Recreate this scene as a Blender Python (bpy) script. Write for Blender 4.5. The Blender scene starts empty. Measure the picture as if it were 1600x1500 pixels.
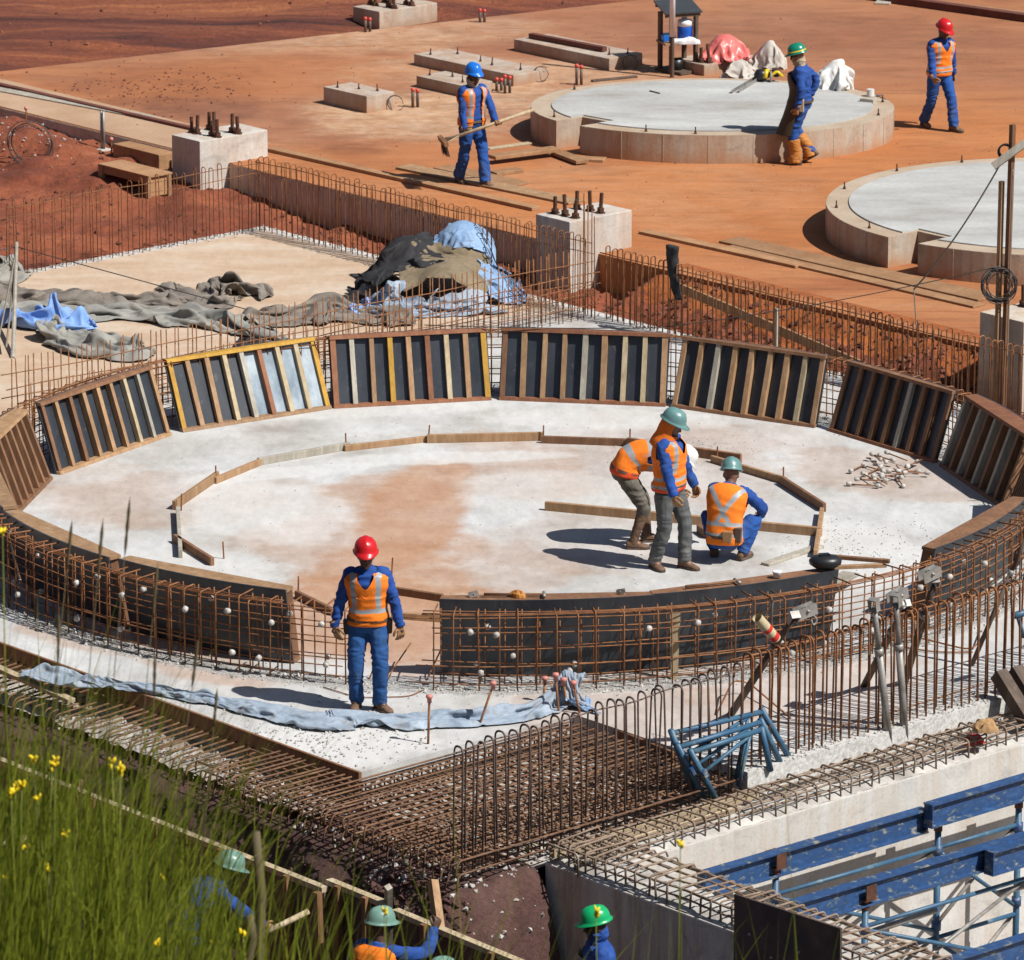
import bpy, bmesh, math, random
import numpy as np
from mathutils import Vector, Matrix, noise as mnoise
R = math.radians
rnd = random.Random(7)
scene = bpy.context.scene
col = scene.collection

# ---------------------------------------------------------------- camera
CAM_H, FPX, PITCH = 16.1, 8600.0, R(15.2)
cam_d = bpy.data.cameras.new('camera')
cam = bpy.data.objects.new('camera', cam_d); col.objects.link(cam)
cam.location = (0, 0, CAM_H); cam.rotation_euler = (R(90) - PITCH, 0, 0)
cam_d.sensor_width = 36.0; cam_d.lens = 36.0 * FPX / 1600.0
cam_d.clip_start = 1.0; cam_d.clip_end = 2000.0
cam_d.dof.use_dof = True; cam_d.dof.focus_distance = 57.0; cam_d.dof.aperture_fstop = 6.5
scene.camera = cam

# ---------------------------------------------------------------- light
SUN_EL, SUN_AZ = R(50.0), R(-29.0)            # azimuth measured from +X, towards the sun
world = bpy.data.worlds.new('World'); scene.world = world; world.use_nodes = True
wn = world.node_tree; bg = wn.nodes['Background']
sky = wn.nodes.new('ShaderNodeTexSky'); sky.sky_type = 'NISHITA'; sky.sun_disc = False
sky.sun_elevation = SUN_EL; sky.sun_rotation = math.pi/2 - SUN_AZ
sky.air_density = 1.0; sky.dust_density = 1.0
wn.links.new(sky.outputs[0], bg.inputs[0]); bg.inputs[1].default_value = 0.052
sun_d = bpy.data.lights.new('sun', 'SUN'); sun_d.energy = 5.0; sun_d.angle = R(0.5); sun_d.color = (1.0, 0.97, 0.925)
sun = bpy.data.objects.new('sun', sun_d); col.objects.link(sun)
sdir = Vector((math.cos(SUN_AZ)*math.cos(SUN_EL), math.sin(SUN_AZ)*math.cos(SUN_EL), math.sin(SUN_EL)))
sun.rotation_euler = sdir.to_track_quat('Z', 'Y').to_euler(); sun.location = sdir*60
scene.view_settings.view_transform = 'Standard'; scene.view_settings.look = 'None'
scene.view_settings.exposure = 0.32; scene.view_settings.gamma = 1.0
scene.render.engine = 'CYCLES'; scene.cycles.max_bounces = 6

# ---------------------------------------------------------------- site grid
AZ = R(-41.8)
VA = Vector((-math.sin(AZ), -math.cos(AZ), 0))   # along the terrace, towards the right and near
VB = Vector((math.cos(AZ), -math.sin(AZ), 0))    # across it, towards the right and far
UP = Vector((0, 0, 1))
_c, _s = math.cos(PITCH), math.sin(PITCH)
def _ray(x, y): return Vector((x-800, FPX*_c + (750-y)*_s, -FPX*_s + (750-y)*_c))
def G(x, y, z=0.0):                              # point of the plane at height z
    d = _ray(x, y); return Vector((0, 0, CAM_H)) + d*((z-CAM_H)/d.z)
def onB(x, y, b):
    d = _ray(x, y); O = Vector((0, 0, CAM_H)); return O + d*((b-O.dot(VB))/d.dot(VB))
def onA(x, y, a):
    d = _ray(x, y); O = Vector((0, 0, CAM_H)); return O + d*((a-O.dot(VA))/d.dot(VA))
def ab(a, b, z=0.0):
    p = VA*a + VB*b; return Vector((p.x, p.y, z))
def AB(p): return p.dot(VA), p.dot(VB)

# ---------------------------------------------------------------- mesh helpers
class MB:
    def __init__(s): s.v = []; s.f = []; s.m = []; s.mi = 0
    def add(s, vs, fs):
        o = len(s.v); s.v += [tuple(v) for v in vs]; s.f += [tuple(i+o for i in f) for f in fs]; s.m += [s.mi]*len(fs)
    def hexa(s, p):                               # p[0:4] bottom ccw, p[4:8] top
        s.add(p, [(3,2,1,0),(4,5,6,7),(0,1,5,4),(1,2,6,5),(2,3,7,6),(3,0,4,7)])
    def box(s, c, x, y, z):                       # centre, half axes
        c, x, y, z = map(Vector, (c, x, y, z))
        s.hexa([c-x-y-z, c+x-y-z, c+x+y-z, c-x+y-z, c-x-y+z, c+x-y+z, c+x+y+z, c-x+y+z])
    def beam(s, p, q, w, h, up=UP):               # bar from p to q, w wide h high, centred
        p, q = Vector(p), Vector(q); d = (q-p); L = d.length; d = d/L
        sd = d.cross(up)
        if sd.length < 1e-4: sd = d.cross(Vector((1, 0, 0)))
        sd.normalize(); u = sd.cross(d)
        s.box((p+q)/2, d*(L/2), sd*(w/2), u*(h/2))
    def prism(s, poly, z0, z1):                   # poly in xy (Vectors), ccw
        n = len(poly); lo = [(p[0], p[1], z0) for p in poly]; hi = [(p[0], p[1], z1) for p in poly]
        s.add(lo+hi, [tuple(range(n-1, -1, -1)), tuple(range(n, 2*n))] + [(i, (i+1) % n, n+(i+1) % n, n+i) for i in range(n)])
    def rings(s, rings, cap=True, closed=True):
        n = len(rings[0]); o = [p for r in rings for p in r]; f = []
        for i in range(len(rings)-1):
            for j in range(n if closed else n-1):
                k = (j+1) % n; f.append((i*n+j, i*n+k, (i+1)*n+k, (i+1)*n+j))
        if cap and closed:
            f.append(tuple(range(n-1, -1, -1))); f.append(tuple((len(rings)-1)*n+j for j in range(n)))
        s.add(o, f)
    def tube(s, path, r, n=6, cap=True):
        path = [Vector(p) for p in path]; rs = r if isinstance(r, (list, tuple)) else [r]*len(path)
        rg = []; prev = None
        for i, p in enumerate(path):
            d = (path[min(i+1, len(path)-1)] - path[max(i-1, 0)]).normalized()
            if prev is None:
                a = d.orthogonal().normalized()
            else:
                a = (prev - d*prev.dot(d))
                a = a.normalized() if a.length > 1e-5 else d.orthogonal().normalized()
            prev = a; b = d.cross(a)
            rg.append([p + (a*math.cos(t) + b*math.sin(t))*rs[i] for t in (2*math.pi*k/n for k in range(n))])
        s.rings(rg, cap)
    def lathe(s, prof, n=16, c=(0, 0, 0)):        # prof [(r,z)]
        c = Vector(c)
        s.rings([[c+Vector((r*math.cos(2*math.pi*k/n), r*math.sin(2*math.pi*k/n), z)) for k in range(n)] for r, z in prof])
    def ellip(s, c, rx, ry, rz, n=12, m=8, rot=None):
        c = Vector(c); rg = []
        for i in range(m+1):
            t = math.pi*(i+.02)/(m+.04) - math.pi/2
            r = []
            for k in range(n):
                a = 2*math.pi*k/n; p = Vector((rx*math.cos(t)*math.cos(a), ry*math.cos(t)*math.sin(a), rz*math.sin(t)))
                r.append(c + (rot @ p if rot else p))
            rg.append(r)
        s.rings(rg)
    def mesh(s, name, mats, smooth=False):
        me = bpy.data.meshes.new(name); me.from_pydata(s.v, [], s.f)
        if not isinstance(mats, (list, tuple)): mats = [mats]
        for m in mats: me.materials.append(m)
        if len(mats) > 1: me.polygons.foreach_set('material_index', s.m)
        if smooth: me.polygons.foreach_set('use_smooth', [True]*len(me.polygons))
        me.update(); return me
    def build(s, name, mats, parent=None, smooth=False):
        return link(name, s.mesh(name, mats, smooth), parent)
def link(name, me, parent=None):
    o = bpy.data.objects.new(name, me); col.objects.link(o)
    if parent is not None: o.parent = parent; o.matrix_parent_inverse = parent.matrix_basis.inverted() if parent.get('_abs') else Matrix()
    return o
def tag(o, label=None, cat=None, group=None, kind=None):
    if label: o['label'] = label
    if cat: o['category'] = cat
    if group: o['group'] = group
    if kind: o['kind'] = kind
    return o
def thing(name, label, cat, loc=(0, 0, 0), rz=0.0, group=None):
    o = bpy.data.objects.new(name, None); col.objects.link(o); o.empty_display_size = .1
    o.location = loc; o.rotation_euler = (0, 0, rz)
    return tag(o, label, cat, group)
def wthing(name, label, cat, base, group=None):   # thing whose parts are given in world coordinates
    o = thing(name, label, cat, base, 0, group); o['_abs'] = 1
    return o
def struct(o): o['kind'] = 'structure'; return o
def grid_mesh(name, nu, nv, fn, mats, smooth=True):
    mb = MB(); vs = [fn(i/(nu-1), j/(nv-1)) for i in range(nu) for j in range(nv)]
    mb.add(vs, [(i*nv+j, (i+1)*nv+j, (i+1)*nv+j+1, i*nv+j+1) for i in range(nu-1) for j in range(nv-1)])
    return mb.mesh(name, mats, smooth)
def fbm(x, y, z=0.0, o=4): return mnoise.fractal(Vector((x, y, z)), 1.0, 2.0, o)
def lerp(a, b, t): return a + (b-a)*t
def sm(t): t = max(0, min(1, t)); return t*t*(3-2*t)

# ---------------------------------------------------------------- materials
class NT:
    def __init__(s, name):
        s.mat = bpy.data.materials.new(name); s.mat.use_nodes = True; s.t = s.mat.node_tree
        s.b = s.t.nodes['Principled BSDF']
    def n(s, typ, **kw):
        nd = s.t.nodes.new('ShaderNode'+typ)
        for k, v in kw.items(): setattr(nd, k, v)
        return nd
    def l(s, a, b): s.t.links.new(a, b)
    def coord(s, world=False, stretch=(1, 1, 1), rot=0.0):
        src = s.n('NewGeometry').outputs['Position'] if world else s.n('TexCoord').outputs['Object']
        mp = s.n('Mapping'); mp.inputs['Scale'].default_value = stretch; mp.inputs['Rotation'].default_value = (0, 0, rot)
        s.l(src, mp.inputs[0]); return mp.outputs[0]
    def noise(s, vec, scale, detail=5, rough=.6, dist=0.0):
        nd = s.n('TexNoise'); nd.inputs['Scale'].default_value = scale; nd.inputs['Detail'].default_value = detail
        nd.inputs['Roughness'].default_value = rough; nd.inputs['Distortion'].default_value = dist
        s.l(vec, nd.inputs['Vector']); return nd.outputs['Fac']
    def ramp(s, fac, cols):
        nd = s.n('ValToRGB'); e = nd.color_ramp.elements
        while len(e) < len(cols): e.new(.5)
        for el, (p, c) in zip(e, cols):
            el.position = p; el.color = (c, c, c, 1) if isinstance(c, (int, float)) else (*c, 1)
        s.l(fac, nd.inputs[0]); return nd.outputs[0]
    def math(s, op, a, b=None, clamp=False):
        nd = s.n('Math', operation=op); nd.use_clamp = clamp
        for i, v in enumerate((a, b)):
            if v is None: continue
            if isinstance(v, (int, float)): nd.inputs[i].default_value = v
            else: s.l(v, nd.inputs[i])
        return nd.outputs[0]
    def mix(s, fac, a, b, mode='MIX'):
        nd = s.n('MixRGB', blend_type=mode)
        for i, v in enumerate((fac, a, b)):
            if isinstance(v, (int, float)): nd.inputs[i].default_value = v if i == 0 else (v, v, v, 1)
            elif isinstance(v, tuple): nd.inputs[i].default_value = (*v, 1)
            else: s.l(v, nd.inputs[i])
        return nd.outputs[0]
    def mapr(s, v, a, b, lo=0.0, hi=1.0):
        nd = s.n('MapRange'); nd.clamp = True; nd.interpolation_type = 'SMOOTHSTEP'
        for k, x in zip(('From Min', 'From Max', 'To Min', 'To Max'), (a, b, lo, hi)): nd.inputs[k].default_value = x
        s.l(v, nd.inputs[0]); return nd.outputs[0]
    def blob(s, c, rx, ry, rot=0.0, namt=.5, nscale=1.0, lo=.75, hi=1.1):   # 1 inside a ragged ellipse, 0 outside
        src = s.n('NewGeometry').outputs['Position']
        mp = s.n('Mapping', vector_type='TEXTURE'); mp.inputs['Location'].default_value = (c[0], c[1], 0)
        mp.inputs['Rotation'].default_value = (0, 0, rot); mp.inputs['Scale'].default_value = (rx, ry, 1e6)
        s.l(src, mp.inputs[0]); ln = s.n('VectorMath', operation='LENGTH'); s.l(mp.outputs[0], ln.inputs[0])
        nz = s.noise(src, nscale, 6, .62)
        d = s.math('ADD', ln.outputs['Value'], s.math('MULTIPLY', s.math('SUBTRACT', nz, .5), namt*2))
        return s.mapr(d, lo, hi, 1.0, 0.0)
    def bump(s, h, strength=.3, dist=.02, prev=None):
        nd = s.n('Bump'); nd.inputs['Strength'].default_value = strength; nd.inputs['Distance'].default_value = dist
        s.l(h, nd.inputs['Height'])
        if prev: s.l(prev, nd.inputs['Normal'])
        s.l(nd.outputs[0], s.b.inputs['Normal']); return nd.outputs[0]
    def done(s, colr, rough=.8, metal=0.0):
        if isinstance(colr, tuple): s.b.inputs['Base Color'].default_value = (*colr, 1)
        else: s.l(colr, s.b.inputs['Base Color'])
        if isinstance(rough, (int, float)): s.b.inputs['Roughness'].default_value = rough
        else: s.l(rough, s.b.inputs['Roughness'])
        s.b.inputs['Metallic'].default_value = metal
        return s.mat
def M(name, cols, scale=4.0, rough=.8, bump=.2, bdist=.01, bscale=None, stretch=(1, 1, 1), rot=0.0, world=False, metal=0.0, speck=.25, sscale=60.0, vary=0.0, detail=6, dist=0.0, spec=None):
    t = NT(name); v = t.coord(world, stretch, rot)
    if not isinstance(cols, list): cols = [(.3, tuple(c*.82 for c in cols)), (.7, tuple(min(1, c*1.12) for c in cols))]
    c = t.ramp(t.noise(v, scale, detail, .62, dist), cols)
    if speck:
        c = t.mix(speck, c, t.ramp(t.noise(v, sscale, 4, .7), [(.25, .35), (.6, 1.0)]), 'MULTIPLY')
    if vary:
        oi = t.n('ObjectInfo'); c = t.mix(1.0, c, t.ramp(oi.outputs['Random'], [(0, 1-vary), (1, 1.0)]), 'MULTIPLY')
    if bump: t.bump(t.noise(v, bscale or sscale*.6, 6, .7), bump, bdist)
    if spec is not None: t.b.inputs['Specular IOR Level'].default_value = spec
    return t.done(c, rough, metal)
RING_C = Vector((-0.06, 57.35, 0))
# concrete slab: pale, dusted with red earth in places, chalky round the ring
def slab_material():
    t = NT('slab_concrete'); w = t.coord(True)
    c = t.ramp(t.noise(w, .55, 8, .65), [(.28, (.34, .30, .26)), (.43, (.45, .435, .41)), (.58, (.53, .53, .52))])
    c2 = t.ramp(t.noise(t.coord(True, (1, .5, 1), .8), 1.7, 8, .7, .6), [(.3, .72), (.6, 1.06)])
    c = t.mix(.8, c, c2, 'MULTIPLY')
    tan = t.ramp(t.noise(t.coord(True, (.6, 1.6, 1), .75), .9, 8, .65), [(.3, (.42, .27, .16)), (.5, (.50, .355, .235)), (.68, (.56, .46, .36))])
    # earth-tinted rear bay beyond the starter bars
    pos = t.n('NewGeometry').outputs['Position']
    dp = t.n('VectorMath', operation='DOT_PRODUCT'); t.l(pos, dp.inputs[0]); dp.inputs[1].default_value = tuple(VB)
    da = t.n('VectorMath', operation='DOT_PRODUCT'); t.l(pos, da.inputs[0]); da.inputs[1].default_value = tuple(VA)
    rear = t.mapr(t.math('ADD', da.outputs['Value'], t.math('MULTIPLY', t.noise(w, .8, 5), 1.2)), -49.7, -48.6, 1, 0)
    c = t.mix(t.math('MULTIPLY', rear, .9), c, tan)
    red = t.ramp(t.noise(w, 2.2, 8, .7), [(.3, (.35, .17, .085)), (.7, (.46, .275, .165))])
    for q, rx, ry, rot, a, na in (((648, 800), .62, 2.5, -.12, .78, .30), ((610, 905), .95, 1.5, .1, .65, .5), ((600, 770), .8, .9, .1, .5, .5), ((560, 850), 1.3, 1.5, .2, .45, .6), ((810, 730), .8, 1.6, .3, .3, .7), ((580, 965), 1.5, 1.6, .2, .8, .6),
                              ((1400, 745), 1.5, .9, -.6, .3, .7), ((700, 1010), 1.2, 1.2, 0, .5, .5), ((1010, 720), 1.7, 2.2, .3, .22, .7), ((250, 780), 1.4, 1.2, .3, .22, .7), ((330, 1045), 1.0, .45, -.6, .45, .5), ((170, 1000), 1.2, .45, -.6, .4, .5),
                              ((980, 1110), 1.2, 1.4, 0, .3, .6), ((1250, 1060), 1.3, 1.6, 0, .3, .6), ((470, 790), .9, 1.4, .2, .22, .7), ((900, 850), 1.4, 1.3, .2, .16, .7), ((780, 890), .9, 1.0, .2, .28, .7), ((1150, 690), 1.4, .8, .2, .16, .7), ((140, 770), .8, 1.6, .2, .16, .7)):
        p = G(*q); c = t.mix(t.math('MULTIPLY', t.blob(p, rx, ry, rot, na, 1.1), a), c, red)
    white = (.60, .595, .575)
    for q, rx, ry, rot, a in (((470, 640), 2.6, .5, .1, .5), ((950, 655), 1.6, .5, -.1, .5), ((1330, 870), .9, 1.2, 0, .6), ((420, 800), .9, 1.5, .1, .55), ((420, 740), 1.2, .28, .3, .6), ((690, 715), 1.6, .3, .1, .6), ((300, 900), .8, 1.2, .1, .5), ((520, 1160), 1.0, .8, .2, .75), ((850, 770), 1.0, 1.0, 0, .4)):
        p = G(*q); c = t.mix(t.math('MULTIPLY', t.blob(p, rx, ry, rot, .6, 1.4), a), c, white)
    # scabbled band under the rebar ring
    sub = t.n('VectorMath', operation='DISTANCE'); t.l(pos, sub.inputs[0]); sub.inputs[1].default_value = tuple(RING_C)
    rr = t.math('ADD', t.math('ABSOLUTE', t.math('SUBTRACT', sub.outputs['Value'], 5.9)), t.math('MULTIPLY', t.math('SUBTRACT', t.noise(w, 6, 5), .5), .25))
    band = t.mapr(rr, .12, .26, 1, 0)
    rough_c = t.ramp(t.noise(w, 22, 6, .8), [(.35, (.30, .285, .26)), (.6, (.66, .65, .62))])
    c = t.mix(t.math('MULTIPLY', band, .85), c, rough_c)
    # rim of the slab left rough
    eb = t.math('MINIMUM', t.math('ABSOLUTE', t.math('SUBTRACT', dp.outputs['Value'], 45.68)), t.math('ABSOLUTE', t.math('SUBTRACT', da.outputs['Value'], -56.1)))
    eb = t.math('MINIMUM', eb, t.math('ABSOLUTE', t.math('SUBTRACT', da.outputs['Value'], -34.95)))
    eb = t.math('ADD', eb, t.math('MULTIPLY', t.math('SUBTRACT', t.noise(w, 5, 5), .5), .3))
    c = t.mix(t.math('MULTIPLY', t.mapr(eb, .08, .25, 1, 0), .9), c, rough_c)
    c = t.mix(.6, c, t.ramp(t.noise(w, 75, 3, .8), [(.27, .3), (.42, 1.0)]), 'MULTIPLY')      # grit
    c = t.mix(.5, c, t.ramp(t.noise(t.coord(True, (1, .35, 1), .5), 9, 7, .75), [(.32, .7), (.6, 1.0)]), 'MULTIPLY')
    b = t.bump(t.noise(w, 30, 7, .75), .25, .012)
    h = t.math('MULTIPLY', t.noise(w, 26, 5, .8), band)
    t.bump(h, .9, .05, b)
    return t.done(c, .9)
def terrace_material():
    t = NT('dusty_terrace'); w = t.coord(True)
    v = t.coord(True, (.45, 1.5, 1), -R(0))
    c = t.ramp(t.noise(v, .35, 9, .66, .4), [(.26, (.23, .066, .022)), (.42, (.335, .115, .038)), (.55, (.41, .165, .062)), (.75, (.46, .225, .105))])
    grey = t.ramp(t.noise(w, 1.1, 8, .65), [(.3, (.24, .090, .045)), (.7, (.35, .16, .085))])
    for q, rx, ry, rot, a in (((700, 60), 7, 5, .2, .75), ((600, 200), 4, 3.5, .1, .6), ((1300, 90), 6, 4, 0, .3), ((500, 150), 3.5, 4, 0, .5), ((1500, 60), 4, 5, 0, .35)):
        p = G(*q, .32); c = t.mix(t.math('MULTIPLY', t.blob(p, rx, ry, rot, .6, .4, .5, 1.3), a), c, grey)
    dk = t.ramp(t.noise(w, 3.0, 9, .7), [(.3, (.13, .04, .02)), (.7, (.25, .095, .045))])
    for q, rx, ry, rot, a in (((250, 135), 1.5, 2.0, -.2, .85), ((330, 160), 1.1, 1.5, 0, .7), ((1300, 60), 3, 2.2, .2, .35), ((1220, 300), 1.0, 1.2, 0, .5), ((550, 235), .5, .6, 0, .8), ((1100, 345), 1.6, 1.2, 0, .4)):
        p = G(*q, .32); c = t.mix(t.math('MULTIPLY', t.blob(p, rx, ry, rot, .8, 1.3, .5, 1.2), a), c, dk)
    pale = t.ramp(t.noise(w, 4, 7, .7), [(.35, (.40, .21, .10)), (.65, (.55, .37, .24))])
    for q, rx, ry, rot, a in (((1060, 340), .8, 1.6, .3, .6), ((640, 190), 1.4, 1.5, 0, .85), ((600, 172), 1.2, 1.2, 0, .85), ((780, 150), 1.4, 1.4, 0, .8), ((700, 110), 2.0, 1.2, 0, .6), ((900, 110), 1.6, 1.2, 0, .6), ((600, 60), 1.6, 1.4, 0, .6), ((1180, 300), 1.0, 1.8, .4, .45), ((760, 42), 1.2, 1.0, 0, .5), ((1460, 300), 1.5, 1.0, .2, .4), ((900, 285), 1.4, 1.5, .6, .35), ((440, 60), 2.5, 1.5, .2, .4)):
        p = G(*q, .32); c = t.mix(t.math('MULTIPLY', t.blob(p, rx, ry, rot, .9, 1.6, .4, 1.3), a), c, pale)
    for rot, sc_, lo in ((.62, 2.2, .60), (-.35, 1.7, .63)):                     # wheel and drag marks
        wv = t.noise(t.coord(True, (.10, 3.2, 1), rot), sc_, 5, .6, .3); c = t.mix(t.math('MULTIPLY', t.mapr(wv, lo, lo+.06), .45), c, dk)
    og = (.45, .155, .038)
    for q, rx, ry, rot, a in (((1120, 320), 4, 3.5, 0, .6), ((1450, 230), 2.5, 4, 0, .5), ((400, 120), 3, 2, .5, .4), ((600, 250), 3, 1.5, .2, .45)):
        p = G(*q, .32); c = t.mix(t.math('MULTIPLY', t.blob(p, rx, ry, rot, .7, .6, .4, 1.3), a), c, og)
    c = t.mix(.75, c, t.ramp(t.noise(t.coord(True, (.6, 1.4, 1)), 1.6, 9, .74, .8), [(.28, .55), (.5, .95), (.72, 1.12)]), 'MULTIPLY')
    c = t.mix(.6, c, t.ramp(t.noise(w, 40, 4, .8), [(.26, .40), (.45, 1.0)]), 'MULTIPLY')
    t.bump(t.noise(w, 14, 8, .75), .5, .03)
    return t.done(c, .95)
def soil_material(name, cols, bs=7.0, bd=.08, stretch=(1, 1, 1)):
    t = NT(name); w = t.coord(True); v = t.coord(True, stretch)
    c = t.ramp(t.noise(v, .8, 9, .68, .5), cols)
    c = t.mix(.7, c, t.ramp(t.noise(w, 11, 6, .75), [(.28, .45), (.6, 1.1)]), 'MULTIPLY')
    c = t.mix(.35, c, t.ramp(t.noise(w, 55, 3, .8), [(.3, .35), (.5, 1.0)]), 'MULTIPLY')
    b = t.bump(t.noise(w, bs, 9, .75), .8, bd); t.bump(t.noise(w, 40, 5, .8), .5, .02, b)
    return t.done(c, .95)
def cwall_material(name, base, stain, joints=True, low=None):
    t = NT(name); w = t.coord(True)
    c = t.ramp(t.noise(w, 1.3, 8, .66), [(.28, tuple(x*.72 for x in base)), (.7, base)])
    st = t.coord(True, (6, 6, .7))
    c = t.mix(t.math('MULTIPLY', t.ramp(t.noise(st, .9, 7, .7), [(.42, 0), (.68, 1)]), .7), c, stain)
    c = t.mix(.5, c, t.ramp(t.noise(w, 35, 4, .8), [(.3, .55), (.5, 1.0)]), 'MULTIPLY')
    c = t.mix(t.math('MULTIPLY', t.ramp(t.noise(t.coord(True, (1, 1, 1.6)), 1.9, 9, .72, .8), [(.54, 0), (.66, 1)]), .55), c, tuple(x*.42 for x in base))
    c = t.mix(t.math('MULTIPLY', t.ramp(t.noise(w, 2.7, 8, .7, .5), [(.60, 0), (.68, 1)]), .6), c, tuple(x*1.1 for x in stain))
    if low is not None:                            # splashed earth along the foot
        sp = t.n('SeparateXYZ'); t.l(t.n('NewGeometry').outputs['Position'], sp.inputs[0])
        h = t.math('ADD', sp.outputs['Z'], t.math('MULTIPLY', t.math('SUBTRACT', t.noise(w, 2.5, 6), .5), -.5))
        c = t.mix(t.math('MULTIPLY', t.mapr(h, low, low+.3, 1, 0), .8), c, stain)
    t.bump(t.noise(w, 24, 6, .7), .25, .01)
    return t.done(c, .88)
m = {}
m['slab'] = slab_material(); m['terrace'] = terrace_material()
m['soil'] = soil_material('red_soil', [(.25, (.11, .026, .014)), (.45, (.24, .060, .026)), (.62, (.35, .10, .040)), (.8, (.45, .17, .075))])
m['soil_far'] = soil_material('far_soil', [(.30, (.055, .014, .010)), (.43, (.17, .042, .021)), (.55, (.30, .085, .032)), (.66, (.43, .15, .055)), (.80, (.50, .24, .12))], 3.0, .2, (.16, 1.5, 1))
m['soil_orange'] = soil_material('orange_soil', [(.25, (.24, .060, .014)), (.5, (.42, .115, .024)), (.75, (.52, .18, .05))])
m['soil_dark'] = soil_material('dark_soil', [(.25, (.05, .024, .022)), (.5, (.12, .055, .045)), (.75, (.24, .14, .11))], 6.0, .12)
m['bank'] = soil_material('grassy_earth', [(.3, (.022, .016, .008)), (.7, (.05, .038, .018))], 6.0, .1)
m['cpale'] = cwall_material('pale_concrete', (.60, .585, .55), (.44, .36, .28))
m['cgrey'] = cwall_material('grey_concrete', (.62, .55, .46), (.40, .24, .14), low=-.22)
m['cgrey2'] = cwall_material('shaded_wall_concrete', (.78, .73, .66), (.30, .15, .08), low=-1.40)
m['cpad'] = cwall_material('pad_side_concrete', (.48, .41, .33), (.36, .17, .07), low=.26)
m['cblock'] = cwall_material('plinth_concrete', (.47, .40, .33), (.33, .17, .085), low=.24)
m['cwhite'] = cwall_material('white_plinth_concrete', (.58, .55, .50), (.40, .25, .15))
m['padtop'] = M('pad_top_concrete', [(.28, (.29, .255, .22)), (.42, (.38, .375, .355)), (.58, (.46, .46, .44)), (.75, (.54, .54, .52))], .9, .85, .15, .01, 12, world=True, speck=.4, sscale=30, stretch=(.5, 1.3, 1))
m['padrim'] = M('pad_rim_concrete', [(.3, (.37, .27, .18)), (.7, (.47, .38, .29))], 1.6, .9, .2, .01, 14, world=True, speck=.35, sscale=30)
m['rubble'] = M('rubble', [(.3, (.26, .235, .21)), (.7, (.56, .54, .50))], 3.0, .95, .3, .01, world=True)
m['blind'] = M('blinding', [(.3, (.30, .21, .16)), (.5, (.45, .39, .34)), (.7, (.60, .57, .54))], 2.5, .95, .8, .05, 12, world=True, speck=.5, sscale=18)
m['redstone'] = M('red_clods', [(.3, (.09, .028, .02)), (.7, (.22, .08, .04))], 3.0, .95, .4, .02, world=True)
m['ply_plain'] = M('black_film_ply', [(.3, (.020, .024, .031)), (.7, (.044, .050, .060))], 3.0, .30, .06, .004, 30, speck=.5, sscale=14, stretch=(1, 1, .4))
def ply_material():
    t = NT('black_film_ply_worn'); v = t.coord(True)
    c = t.ramp(t.noise(t.coord(True, (1, 1, .4)), 3, 6, .65), [(.3, (.019, .023, .029)), (.7, (.044, .050, .060))])
    c = t.mix(t.math('MULTIPLY', t.ramp(t.noise(v, 7, 8, .78, .4), [(.60, 0), (.70, 1)]), .30), c, (.30, .28, .25))
    c = t.mix(t.math('MULTIPLY', t.ramp(t.noise(t.coord(True, (30, 30, 1.5), .4), 1.2, 5, .7), [(.62, 0), (.70, 1)]), .22), c, (.22, .23, .24))
    t.bump(t.noise(v, 18, 4, .7), .06, .004); return t.done(c, .32)
m['ply'] = ply_material()
def wood(name, a, b, rough=.75, vary=.25):
    return M(name, [(.25, tuple(x*.75 for x in a)), (.5, a), (.75, b)], 3.0, rough, .2, .004, 40, stretch=(2, 2, .35), speck=.4, sscale=12, vary=vary)
m['wood_pale'] = wood('pale_timber', (.46, .36, .22), (.56, .47, .32))
m['wood_tan'] = wood('tan_timber', (.36, .21, .105), (.45, .29, .16))
m['wood_brown'] = wood('brown_timber', (.22, .105, .05), (.30, .155, .075))
m['wood_grey'] = wood('grey_timber', (.40, .36, .29), (.52, .48, .41))
m['wood_yellow'] = wood('yellow_painted_timber', (.50, .27, .03), (.56, .33, .05))
m['wood_red'] = wood('red_timber', (.26, .10, .045), (.33, .15, .07))
m['screed'] = M('dusty_screed', [(.3, (.36, .21, .12)), (.7, (.46, .31, .20))], 1.2, .9, .2, .01, 14, world=True, speck=.35, sscale=30)
m['plank'] = M('dusty_plank', [(.3, (.30, .145, .06)), (.7, (.44, .25, .125))], 2.0, .85, .25, .006, 20, stretch=(1, 1, 1), speck=.4, sscale=15, vary=.3)
m['wood_dark'] = wood('weathered_timber', (.10, .065, .045), (.17, .12, .085))
m['rust'] = M('rusty_bar', [(.3, (.12, .042, .016)), (.55, (.25, .10, .034)), (.75, (.36, .17, .065))], 9.0, .8, .3, .003, 60, world=True, speck=.4, sscale=40)
m['steelbar'] = M('dark_bar', [(.3, (.075, .050, .042)), (.55, (.14, .10, .085)), (.75, (.22, .105, .05))], 6.0, .6, .3, .003, 60, world=True, metal=.2, speck=.3)
m['palebar'] = M('cement_splashed_bar', [(.3, (.15, .09, .055)), (.6, (.27, .20, .145)), (.75, (.42, .37, .30))], 7.0, .8, .3, .003, 60, world=True, speck=.3)
m['rust2'] = M('brown_rusty_bar', [(.3, (.075, .034, .018)), (.55, (.17, .085, .042)), (.75, (.29, .17, .09))], 7.0, .8, .3, .003, 60, world=True, speck=.4, sscale=40)
m['ply_glare'] = M('film_ply_painted_glare', [(.3, (.11, .15, .19)), (.5, (.24, .30, .35)), (.72, (.46, .51, .54))], 3.0, .3, .06, .004, 30, speck=.35, sscale=14, stretch=(1, 1, .4), detail=9)  # sky glare on the black film, painted in as a pale bluish colour
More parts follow.
